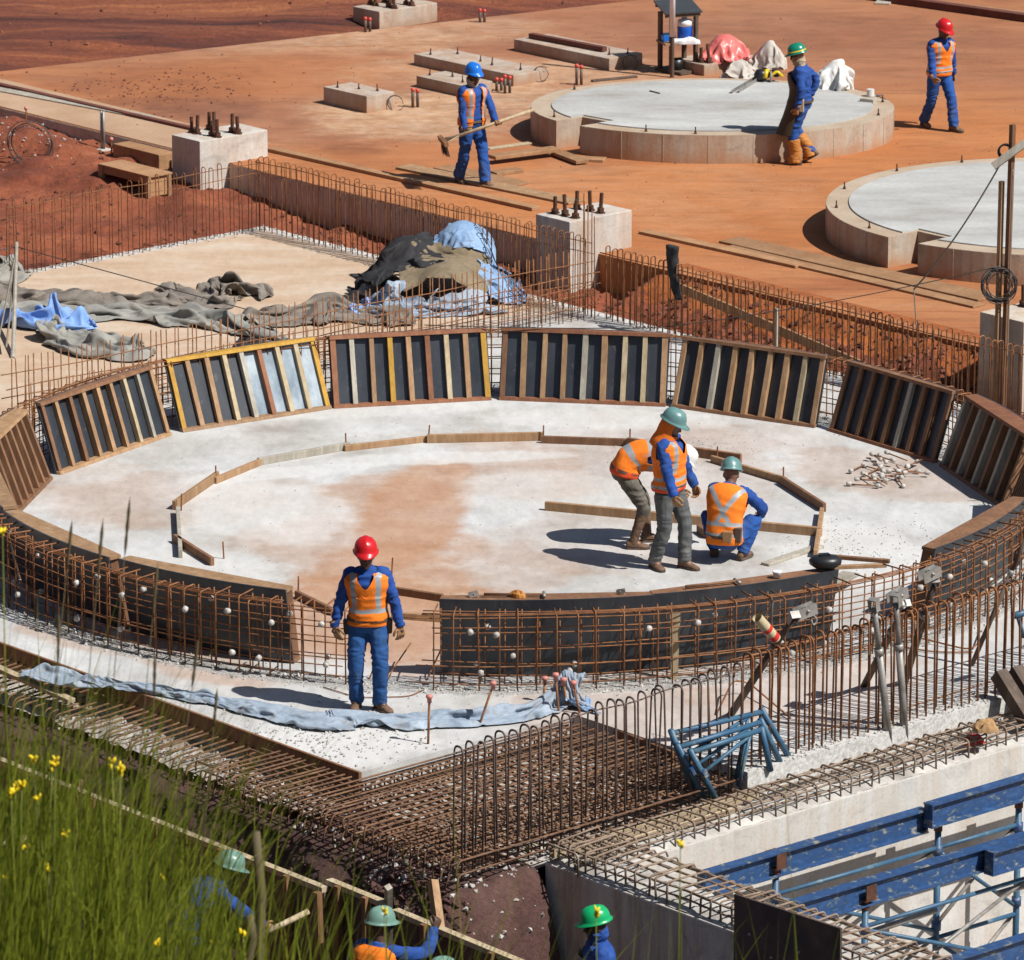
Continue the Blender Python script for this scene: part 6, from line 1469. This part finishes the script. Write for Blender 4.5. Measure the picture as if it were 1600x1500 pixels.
prop('rusty push-pull prop leaning behind the pale tubes, its foot on the slab', G(1350, 1072), onA(1412, 950, FAh-.12), .036, m['wood_dark'])
prop('rusty push-pull prop with a big steel head at the right of the pale tubes', G(1412, 1068), onA(1458, 915, FAh-.05), .040, m['wood_dark'])
prop('thin dark prop leaning near the right edge', G(1518, 1040), onA(1605, 835, FAh-.3), .024, m['wood_dark'], False)
prop('pale tube prop leaning from the wall top to the hooked bars, left of the pair', G(1392, 1182, FWZ), onA(1366, 950, FAh+.20), .036, m['galv'])
prop('pale tube prop leaning from the wall top to the hooked bars, right of the pair', G(1416, 1175, FWZ), onA(1400, 943, FAh+.20), .036, m['galv'])
for lb, x, y, an in (('steel clamp on the hooked bars right of the red and white tube', 1258, 962, .5), ('steel clamp on the hooked bars above the right-hand pale tube', 1402, 938, .8), ('steel clamp on the hooked bars left of the leaf, highest of the clamps', 1452, 904, .6)):
    clamp(lb, onA(x, y, FAh-.02), an, 1.15)
T = wthing('striped_tube', 'cream cardboard tube with red bands hung on the bars below the black panel', 'tube', onA(1195, 970, FAh-.1))
p, q = onA(1183, 965, FAh-.08), onA(1212, 998, FAh-.08); mb = MB(); mb.tube([p, q], .052, 16, False); mb.tube([p, q], .045, 16, False); mb.build('tube', m['cream'], T, True)
for a, b in ((.45, .58), (.78, .95)): mb = MB(); mb.tube([p.lerp(q, a), p.lerp(q, b)], .054, 16, False); mb.build('red_band', m['hazard_red'], T, True)
mb = MB(); mb.tube([p.lerp(q, .3)+UP*.03, onA(1208, 938, FAh-.1), p.lerp(q, .75)+UP*.03], .008, 5); mb.build('string', m['rope'], T, True)
c = onA(1052, 1000, SA1-2.2); c = G(1054, 1062); mb = MB(); mb.hexa([c+Vector((-.035, 0, -.02)), c+Vector((.03, 0, -.02)), c+Vector((.03, .02, -.02)), c+Vector((-.035, .02, -.02)), c+Vector((-.05, .04, .68)), c+Vector((.055, .04, .68)), c+Vector((.055, .06, .68)), c+Vector((-.05, .06, .68))])
tag(mb.build('wooden_wedge', m['wood_pale']), 'pale tapered wooden wedge standing against the ring of bars', 'wedge')
# loose bars on the slab behind the hooked bars
def lbar(label, pts, r=.009, mat='rust'):
    mb = MB(); mb.tube(arcpath([Vector(p) for p in pts], .15, 5), r, 6); return tag(mb.build('loose_bar', m[mat], None, True), label, 'bar')
lbar('loose bent bar arching over the slab behind the hooked bars', [G(1120, 1118)+UP*.02, G(1145, 1090)+UP*.18, G(1170, 1085)+UP*.12, G(1235, 1125)+UP*.02])
lbar('long loose bar curved across the slab behind the pale tubes', [G(1240, 1000)+UP*.25, G(1255, 1035)+UP*.02, G(1330, 1025)+UP*.03, G(1420, 1000)+UP*.05, G(1520, 1020)+UP*.02, G(1560, 990)+UP*.25])
lbar('loose bar lying flat on the slab right of the pale tubes', [G(1400, 1012)+UP*.02, G(1460, 1022)+UP*.02, G(1520, 1022)+UP*.02])
lbar('loose bar lying in front of the red-helmet worker\'s boots', [G(505, 1075)+UP*.01, G(560, 1092)+UP*.012, G(640, 1090)+UP*.012, G(660, 1080)+UP*.01], .006)
for p, q, s_ in (((605, 1062), (642, 1018), 0), ((665, 1064), (692, 1022), 1), ((575, 1062), (588, 1040), 2)):
    lbar(['left-hand bent bar in the gap of the ring, right of the worker\'s leg', 'right-hand bent bar in the gap of the ring beside the black panel', 'short bent bar in the gap of the ring by the worker\'s leg'][s_], [G(*p)-UP*.02, G(p[0]+8, p[1]-3)+UP*.08, G(q[0], q[1]+20)+UP*.22], .008)
# pink-capped bars
for x, y, hh, lx, lb in ((668, 1178, .56, .02, 'upright bar with a pink cap left of the steel hairpins'), (738, 1150, .52, .20, 'leaning bar with a pink cap behind the first steel hairpins'), (848, 1112, .33, .02, 'pink-capped bar left of the blue rag'), (876, 1130, .48, -.05, 'tall pink-capped bar in front of the blue rag'),
                       (890, 1125, .40, -.06, 'pink-capped bar right of the blue rag'), (912, 1130, .40, -.10, 'rightmost pink-capped bar beside the blue cloth end')):
    c = G(x, y, -.1); T = thing('capped_bar', lb, 'bar', c, 0, 'pink-capped bars at the mat'); tp = (lx, 0, hh)
    mb = MB(); mb.tube([(0, 0, -.1), tp], .012, 7); mb.build('bar', m['rust'], T, True)
    mb = MB(); mb.lathe([(.022, -.05), (.022, -.01), (.033, .0), (.033, .025), (.01, .032)], 10, tp); mb.build('cap', m['pinkcap'], T, True)
# edge boards of the recess
plank('dusty board edging the recess on the left of the rebar mat', G(552, 1200, -.02), G(742, 1147, -.02), .03, .12, m['wood_tan'], lift=-.12)
plank('dark board edging the recess on the far right of the rebar mat', G(925, 1125, -.02), G(1052, 1176, -.02), .03, .14, m['wood_brown'], lift=-.13)
mb = MB(); a0_, a1_ = AB(G(0, 1010))[0]-1, PIT_A; mb.box(ab((a0_+a1_)/2, FB-.018, -.11), VA*((a1_-a0_)/2), VB*.016, UP*.115); o = mb.build('edge_board', m['wood_brown']); bevel(o, .004, 1); tag(o, 'long brown shutter board along the near-left edge of the slab', 'edge board')
# pale timbers under the staples of the sunlit wall
plank('pale square timber along the back edge of the sunlit wall', ab(FA0+.08, WCB+.02, FWZ+.06), ab(FA0+.08, WCB+2.6, FWZ+.06), .07, .08, m['wood_pale'])
plank('second pale timber threaded through the staples of the sunlit wall', ab(FA0+.24, WCB+.25, FWZ+.05), ab(FA0+.24, WCB+2.2, FWZ+.05), .05, .06, m['wood_pale'])
# ---------------------------------------------------------------- blue scaffold frames stacked at the wall
def frame(label, q, a, off):
    TL, TR, BR_, BL = [onA(x+off[0], y+off[1], a) for x, y in q]
    T = wthing('scaffold_frame', label, 'scaffold frame', BL, 'blue scaffold frames leaning by the wall')
    for nm, p, r_, rr in (('post', TL+(TL-BL)*.06, BL, .03), ('post', TR+(TR-BR_)*.06, BR_, .03), ('top_bar', TL, TR, .026), ('brace', TL.lerp(BL, .45), TR.lerp(TL, .10), .019), ('brace', TR.lerp(TL, .16), BL.lerp(BR_, .42), .018)):
        mb = MB(); mb.tube([p, r_], rr, 10); mb.build(nm, m['bluepipe'], T, True)
    mb = MB(); mb.beam(TL.lerp(BL, .36)+VA*.03, TL.lerp(BL, .50)+VA*.03, .06, .05); mb.build('bracket', m['bluebeam'], T)
frame('rearmost blue scaffold frame with the topmost bar, leaning by the wall', ((1050, 1150), (1192, 1116), (1240, 1200), (1082, 1236)), -35.06, (0, -4))
frame('middle blue scaffold frame of the stack leaning by the wall', ((1058, 1166), (1188, 1126), (1222, 1200), (1098, 1244)), -34.99, (2, 2))
frame('front blue scaffold frame of the stack leaning by the wall', ((1080, 1176), (1190, 1140), (1204, 1204), (1118, 1248)), -34.92, (0, 0))
# ---------------------------------------------------------------- shoring in the pit
def ibeam(label, p, q, h=.235, w=.12):
    T = wthing('shoring_beam', label, 'steel beam', (Vector(p)+Vector(q))/2, 'blue shoring beams in the pit'); p, q = Vector(p), Vector(q); d = (q-p).normalized(); sd = d.cross(UP).normalized(); L = (q-p).length; c = (p+q)/2
    mb = MB(); mb.box(c-UP*.008, d*(L/2), sd*(w/2), UP*.008); mb.build('top_flange', m['bluebeam'], T)
    mb = MB(); mb.box(c-UP*(h-.008), d*(L/2), sd*(w/2), UP*.008); mb.build('bottom_flange', m['bluebeam'], T)
    mb = MB(); mb.box(c-UP*(h/2), d*(L/2), sd*.006, UP*(h/2-.016)); mb.build('web', m['bluebeam'], T)
    for s_ in (-1, 1):
        mb = MB(); mb.box(p+d*.006 if s_ < 0 else q-d*.006, d*.005, sd*(w/2-.004), UP*.0) if False else mb.box((p if s_ < 0 else q)-UP*(h/2)+d*(.012*-s_), d*.005, sd*(w/2-.004), UP*(h/2-.02)); mb.build('end_plate', m['bluebeam'], T)
def on_a(x, y, a): return onA(x, y, a)
A1_, A2_, A3_ = -33.95, -33.10, -32.15
ibeam('rear blue steel beam nearest the sunlit wall, left length', on_a(1095, 1364, A1_), on_a(1445, 1262, A1_))
ibeam('rear blue steel beam nearest the sunlit wall, right length', on_a(1450, 1256, A1_+.10), on_a(1680, 1188, A1_+.10))
ibeam('middle blue steel beam in the pit, left length reaching the corner of the walls', on_a(1240, 1408, A2_), on_a(1610, 1300, A2_))
ibeam('middle blue steel beam in the pit, short right length lapped beside the other', on_a(1545, 1330, A2_+.12), on_a(1700, 1284, A2_+.12))
ibeam('front blue steel beam in the bottom right corner', on_a(1440, 1512, A3_), on_a(1720, 1424, A3_))
def tower(label, pts, a):
    T = wthing('shoring_frame', label, 'shoring frame', pts[0][1] if False else onA(pts[0][0], pts[0][1], a), 'blue shoring frames under the beams')
    for (x, y) in pts:
        p = onA(x, y, a); mb = MB(); mb.tube([Vector((p.x, p.y, -3.2)), p-UP*.05], .032, 12); mb.build('post', m['bluepipe'], T, True)
        mb = MB(); mb.tube([p-UP*.05, p+UP*.03], .042, 12); mb.box(p+UP*.05, VB*.075, VA*.075, UP*.006)
        for q in (-1, 1): mb.box(p+UP*.12+VA*(.075*q), VB*.065, VA*.005, UP*.075)
        mb.build('head_fork', m['rustbolt'], T)
        for k in range(4):
            mb = MB(); mb.tube([p-UP*(.2+.75*k), p-UP*(.29+.75*k)], .048, 10); mb.build('coupler', m['bluebeam'], T, True)
    for (p, q) in zip(pts[:-1], pts[1:]):
        P_, Q_ = onA(*p, a), onA(*q, a)
        for k in (0, 1, 2):
            mb = MB(); mb.tube([P_-UP*(.22+.9*k), Q_-UP*(.22+.9*k)], .022, 8); mb.build('ledger', m['bluepipe'], T, True)
            mb = MB(); mb.tube([P_-UP*(.25+.9*k), Q_-UP*(1.05+.9*k)], .020, 8); mb.build('brace', m['bluepipe'], T, True)
            mb = MB(); mb.tube([P_-UP*(1.05+.9*k)-VA*.05, Q_-UP*(.25+.9*k)-VA*.05], .020, 8); mb.build('brace', m['galv'], T, True)
tower('blue shoring frame carrying the rear beam', [(1212, 1362), (1466, 1290), (1592, 1254)], A1_+.0)
tower('blue shoring frame carrying the middle beam', [(1352, 1412), (1612, 1335)], A2_)
tower('blue shoring frame carrying the front beam in the corner', [(1500, 1545), (1640, 1500)], A3_)
mb = MB(); mb.tube([onA(1365, 1455, A2_-.3), onA(1462, 1422, A2_-.3)], .030, 12); tag(mb.build('ledger_tube', m['galv'], None, True), 'pale horizontal tube between the rear and middle shoring frames', 'tube')
mb = MB(); mb.tube([onA(1560, 1396, A2_-.2), onA(1600, 1384, A2_-.2)], .030, 12); tag(mb.build('tube_end', m['galv'], None, True), 'short pale tube end with a coupler near the right edge', 'tube')
# dark sheet leaning on the wall end
p = [onB(1150, 1396, WCB-.05), onB(1316, 1450, WCB-.05)]; zt0, zt1 = p[0].z, p[1].z
mb = MB(); q0, q1 = p; n_ = -VB*.022; mb.hexa([q0-UP*1.1, q1-UP*1.1, q1-UP*1.1+n_, q0-UP*1.1+n_, q0, q1, q1+n_, q0+n_][::1])
o = mb.build('shutter_sheet', m['plate']); tag(o, 'dark rust-stained sheet standing against the shaded wall at the bottom', 'sheet')
mb = MB()
for t in (.15, .33, .36, .62, .9):
    for dz in (.12,): mb.ellip(q0.lerp(q1, t)-UP*(dz+rnd.uniform(0, .5))+n_, .016, .016, .016, 8, 6)
mb.build('bolt', m['steel'], o, True)
# brown steel sections at the right edge, red wrapper, cardboard on the wall cage
for i, (x, y) in enumerate(((1560, 1052), (1585, 1046))):
    p = onA(x, y, SA1-.02); T = wthing('box_section', ['left', 'right'][i]+' of the two brown box sections leaning over the wall at the right edge', 'box section', p)
    q = p+Vector((.28, -.35, -.40)); mb = MB(); d = (q-p).normalized(); sd = d.cross(UP).normalized(); u = sd.cross(d)
    for s1, s2, w, h in ((1, 0, .004, .065), (-1, 0, .004, .065), (0, 1, .065, .004), (0, -1, .065, .004)): mb.box((p+q)/2+sd*(.062*s1)+u*(.062*s2), (q-p)/2, sd*w, u*h)
    mb.build('section', m['wood_dark'], T)
heapc('cardboard', 'crumpled brown cardboard on the rebar cage of the sunlit wall', G(1540, 1140, FWZ+.27), .14, .10, .06, m['cardboard'], .3, 60, .06, 9, cat='cardboard')
heapc('wrapper', 'red and white wrapper caught in the rebar cage of the sunlit wall', G(1518, 1160, FWZ+.1), .11, .06, .05, m['hazard_red'], .2, 61, .05, 12, cat='wrapper')
T = wthing('blue_bracket', 'blue tube bracket clipped to the bars at the right edge', 'bracket', onA(1590, 962, FAh+.05)); p = onA(1584, 962, FAh+.05)
mb = MB(); mb.tube([p, p+VB*.3], .035, 12); mb.build('tube', m['bluepipe'], T, True); mb = MB(); mb.tube([p+VB*.05, p+VB*.15-UP*.25], .02, 8); mb.build('strut', m['bluepipe'], T, True)
# ---------------------------------------------------------------- shutters in the trench
def shutter(label, p, q, w, h, mat_top, drop):
    T = wthing('trench_shutter', label, 'shutter', (Vector(p)+Vector(q))/2, 'shutters in the trench'); p, q = Vector(p), Vector(q)
    mb = MB(); mb.beam(p, q, w, h); mb.build('top_plank', mat_top, T)
    d = (q-p).normalized(); sd = d.cross(UP).normalized(); c = (p+q)/2
    mb = MB(); mb.box(c-UP*(drop/2+h/2), d*((q-p).length/2), sd*.012, UP*(drop/2)); mb.build('sheet', m['wood_dark'], T)
    mb = MB(); L = (q-p).length; n = int(L/.16)
    for i in range(n): mb.ellip(p.lerp(q, (i+.5)/n)+UP*(h/2)+sd*rnd.uniform(-.02, .02), .008, .008, .004, 6, 4)
    mb.build('nail_heads', m['wood_dark'], T)['kind'] = 'stuff'
    for i in range(max(2, int(L/.9))):
        t = (i+.5)/max(2, int(L/.9)); mb = MB(); mb.box(p.lerp(q, t)+sd*.05-UP*(drop/2), d*.03, sd*.03, UP*(drop/2+.02)); mb.build('stud', m['wood_brown'], T)
shutter('long pale-topped shutter running down through the grass at the left', G(-80, 1157, -.35), G(508, 1390, -.35), .075, .05, m['wood_pale'], .9)
shutter('pale-topped shutter with a stepped joint beside the two trench workers, upper length', G(514, 1377, -.3), G(600, 1412, -.3), .075, .05, m['wood_pale'], .9)
shutter('pale-topped shutter beside the two trench workers, lower length behind the stake', G(618, 1424, -.32), G(830, 1512, -.32), .075, .05, m['wood_pale'], .9)
plank('pale plank lying over the turned-down bars at the left edge', G(-40, 1030, -.08), G(112, 1098, -.08), .09, .04, m['wood_pale'])
def stake(label, b, t, w=.055, mat='wood_tan'):
    mb = MB(); mb.beam(b, t, w, w, VB); return tag(mb.build('timber_stake', m[mat]), label, 'stake')
stake('leaning timber stake the orange-vested trench worker reaches for', G(712, 1505, -.55)-UP*.8, G(676, 1376, -.12), .075, 'wood_tan')
stake('short square stake standing behind the trench shutter', G(607, 1400, -.5)-UP*.6, G(607, 1386, -.1), .055, 'wood_grey')
stake('orange-brown stake at the end of the long trench shutter', G(500, 1440, -.6)-UP*.7, G(496, 1394, -.32), .06, 'wood_brown')
stake('rusty stake beside the long shutter in the grass', G(126, 1290, -.6)-UP*.4, G(124, 1218, -.3), .045, 'wood_brown')
for lb, p, q in (('pale pole sloping up to the bending worker\'s helmet', (220, 1442), (328, 1384)), ('pale pole in the grass behind the trench worker', (405, 1462), (482, 1424)), ('pale pole end at the left edge in the grass', (-30, 1330), (42, 1308))):
    mb = MB(); mb.tube([G(*p, -.55), G(*q, -.4)], .028, 8); tag(mb.build('timber_pole', m['wood_pale'], None, True), lb, 'pole')
# ---------------------------------------------------------------- grass
def blades(name, roots, mat, lean, wmul=1.0, segs=4):
    mb = MB(); vs, fs = [], []
    for (p, h, w) in roots:
        an = rnd.uniform(0, 6.28); bend = rnd.gauss(lean, .16); dx, dy = math.cos(rnd.gauss(0, .5)), math.sin(rnd.gauss(0, 1.0)); sx = Vector((math.cos(an), math.sin(an), 0))*w*wmul
        lx = rnd.gauss(.0, .12); o = len(vs)
        for k in range(segs+1):
            t = k/segs; c = p+Vector(((lx+bend*t*dx)*h*t, bend*.5*t*t*h*dy, h*t*(1-.25*abs(bend)*t))); ww = (1-t**1.6)*.98+.02
            vs += [c-sx*ww, c+sx*ww]
        fs += [(o+2*k, o+2*k+1, o+2*k+3, o+2*k+2) for k in range(segs)]
    mb.add(vs, fs); return mb.build(name, mat, None, True)
def bankpt(px, Y):
    x = (px-800)/FPX*Y*1.03; return Vector((x, Y, ground_z(x, Y)))
roots = []
def topy(px):   # image row the tips of the mass should reach
    return float(np.interp(px, [-60, 0, 60, 130, 200, 300, 400, 480, 560, 640, 760], [1110, 1120, 1165, 1215, 1265, 1325, 1385, 1430, 1470, 1500, 1530]))
N = 0
while N < 800:
    px = rnd.uniform(-120, 760)
    if px > 200 and rnd.random() > math.exp(-(px-200)/190): continue
    if 270 < px < 500 and rnd.random() < .55: continue
    Y = rnd.uniform(27.5, 32.2); p = bankpt(px, Y)
    row = topy(px) + rnd.uniform(-50, 380) + (abs(rnd.gauss(0, 60)) if px > 250 else 0)
    d = _ray(px, row); zt = CAM_H + d.z*(Y/d.y); h = zt-p.z
    if h < .10: continue
    h = min(h, 1.5)
    roots.append((p, h, rnd.choice((.0035, .0055, .009)))); N += 1
tag(blades('grass', roots, m['leaf'], .26), 'green grass filling the bottom left corner', 'grass', kind='stuff')
roots = []
for i in range(800):
    px = rnd.choice((rnd.uniform(-60, 330), rnd.uniform(-60, 520), rnd.uniform(0, 800), rnd.uniform(500, 1320) if i % 3 == 0 else rnd.uniform(-60, 400))); Y = rnd.uniform(28, 31.5); p = bankpt(px, Y)
    row = topy(min(px, 640)) - abs(rnd.gauss(0, 110)) + (30 if px < 640 else rnd.uniform(-70, 0)); d = _ray(px, row); zt = CAM_H+d.z*(Y/d.y)
    roots.append((p, max(.3, zt-p.z), rnd.choice((.004, .006, .009))))
for i in range(260):
    px = rnd.uniform(-90, 300); Y = rnd.uniform(28, 31.5); p = bankpt(px, Y); row = max(rnd.uniform(850, 1180), topy(max(px, 0))-230); d = _ray(px, row); roots.append((p, max(.3, CAM_H+d.z*(Y/d.y)-p.z), rnd.choice((.003, .004, .006))))
tag(blades('tall_grass', roots, m['leaf'], .17, 1.0, 8), 'scattered tall green stems rising above the dense grass', 'grass', kind='stuff')
# short turf over the rest of the bank
roots = []
for i in range(5000):
    x, y = rnd.uniform(-9, 6), rnd.uniform(20, 36); p = Vector((x, y, ground_z(x, y))); roots.append((p, rnd.uniform(.08, .22 if y < 27 else .30), .004))
tag(blades('turf', roots, m['leaf'], .3, 1.0, 2), 'short turf on the bank below the camera', 'grass', kind='stuff')
def stalk(label, px, row, Y, kind):
    p = bankpt(px-(0 if kind == 'flower' else 70), Y); d = _ray(px+rnd.gauss(0, 10), row); zt = CAM_H+d.z*(Y/d.y); tx = d.x*(Y/d.y); top = Vector((tx, Y, zt)); h = zt-p.z
    T = wthing('wildflower' if kind == 'flower' else 'seed_stalk', label, 'flower' if kind == 'flower' else 'grass stalk', p, 'yellow wildflowers in the grass' if kind == 'flower' else 'dry seed stalks in the grass')
    mid = p.lerp(top, .6)+Vector((rnd.gauss(0, .03), 0, 0)); mb = MB(); mb.tube([p, p.lerp(mid, .5), mid, top], [.006, .006, .005, .003] if kind == 'flower' else [.004, .0035, .003, .002], 5); mb.build('stem', m['leaf'] if kind == 'flower' else m['drystalk'], T, True)
    if kind == 'flower':
        mb = MB()
        for k in range(rnd.choice((5, 6, 7))):
            a = rnd.uniform(0, 6.28); q = top+Vector((math.cos(a)*.012, math.sin(a)*.012, rnd.uniform(-.03, .02))); rt = Matrix.Rotation(a, 3, 'Z') @ Matrix.Rotation(rnd.uniform(.2, 1.0), 3, 'Y')
            mb.ellip(q, .009, .007, .018, 8, 5, rt)
        mb.build('petals', m['petal'], T, True)
    else:
        mb = MB(); mb.tube([mid.lerp(top, .72+.28*k/8) for k in range(9)], [.002, .007, .010, .007, .011, .008, .010, .006, .001], 6)
        mb.build('seed_head', m['drystalk'], T, True)
FL = 'yellow wildflower on a thin stem in the grass'
for px, row in ((17, 1222), (28, 1228), (14, 1240), (8, 1230), (66, 1195), (70, 1190), (52, 1188), (178, 1198), (172, 1190), (176, 1203), (57, 1248), (110, 1305), (32, 1325), (30, 1318), (240, 1370), (82, 1358), (4, 1370), (5, 828), (370, 1455), (240, 1475), (330, 1470)):
    if row == 828: continue
    stalk(FL, px, row, rnd.uniform(28.2, 30.5), 'flower')
stalk('single yellow wildflower standing before the sunlit wall', 1077, 1318, 29.5, 'flower'); stalk('yellow wildflower in front of the bright green helmet', 925, 1425, 29.2, 'flower'); stalk('yellow wildflower before the orange-vested trench worker', 602, 1420, 29.4, 'flower')
stalk('yellow bud on a tall stem at the left edge above the grass', 8, 830, 29, 'flower')
SD = 'dry brown seed stalk standing above the grass'
for px, row in ((185, 776), (152, 810), (118, 812), (250, 1020), (300, 1000), (108, 960), (232, 880), (330, 1075)): stalk(SD, px, row, rnd.uniform(28.4, 30), 'seed')
def dry(label, x0, y0, x1, y1, Y, r):
    d0, d1 = _ray(x0, y0), _ray(x1, y1); p, q = Vector((0, 0, CAM_H))+d0*(Y/d0.y), Vector((0, 0, CAM_H))+d1*(Y/d1.y)
    b = Vector((p.x, Y, ground_z(p.x, Y)-.05)); mb = MB(); mb.tube([b, p, p.lerp(q, .5)+Vector((.02, 0, 0)), q], [r*1.2, r, r, r*.8], 8); tag(mb.build('dry_stem', m['drystalk'], None, True), label, 'dry stem')
dry('thick dark dead stem before the trench worker in blue', 404, 1490, 400, 1300, 29.3, .030)
dry('shorter dark dead stem beside the thick one', 388, 1498, 390, 1430, 29.2, .028)
for o in bpy.data.objects:
    if '_abs' in o: del o['_abs']
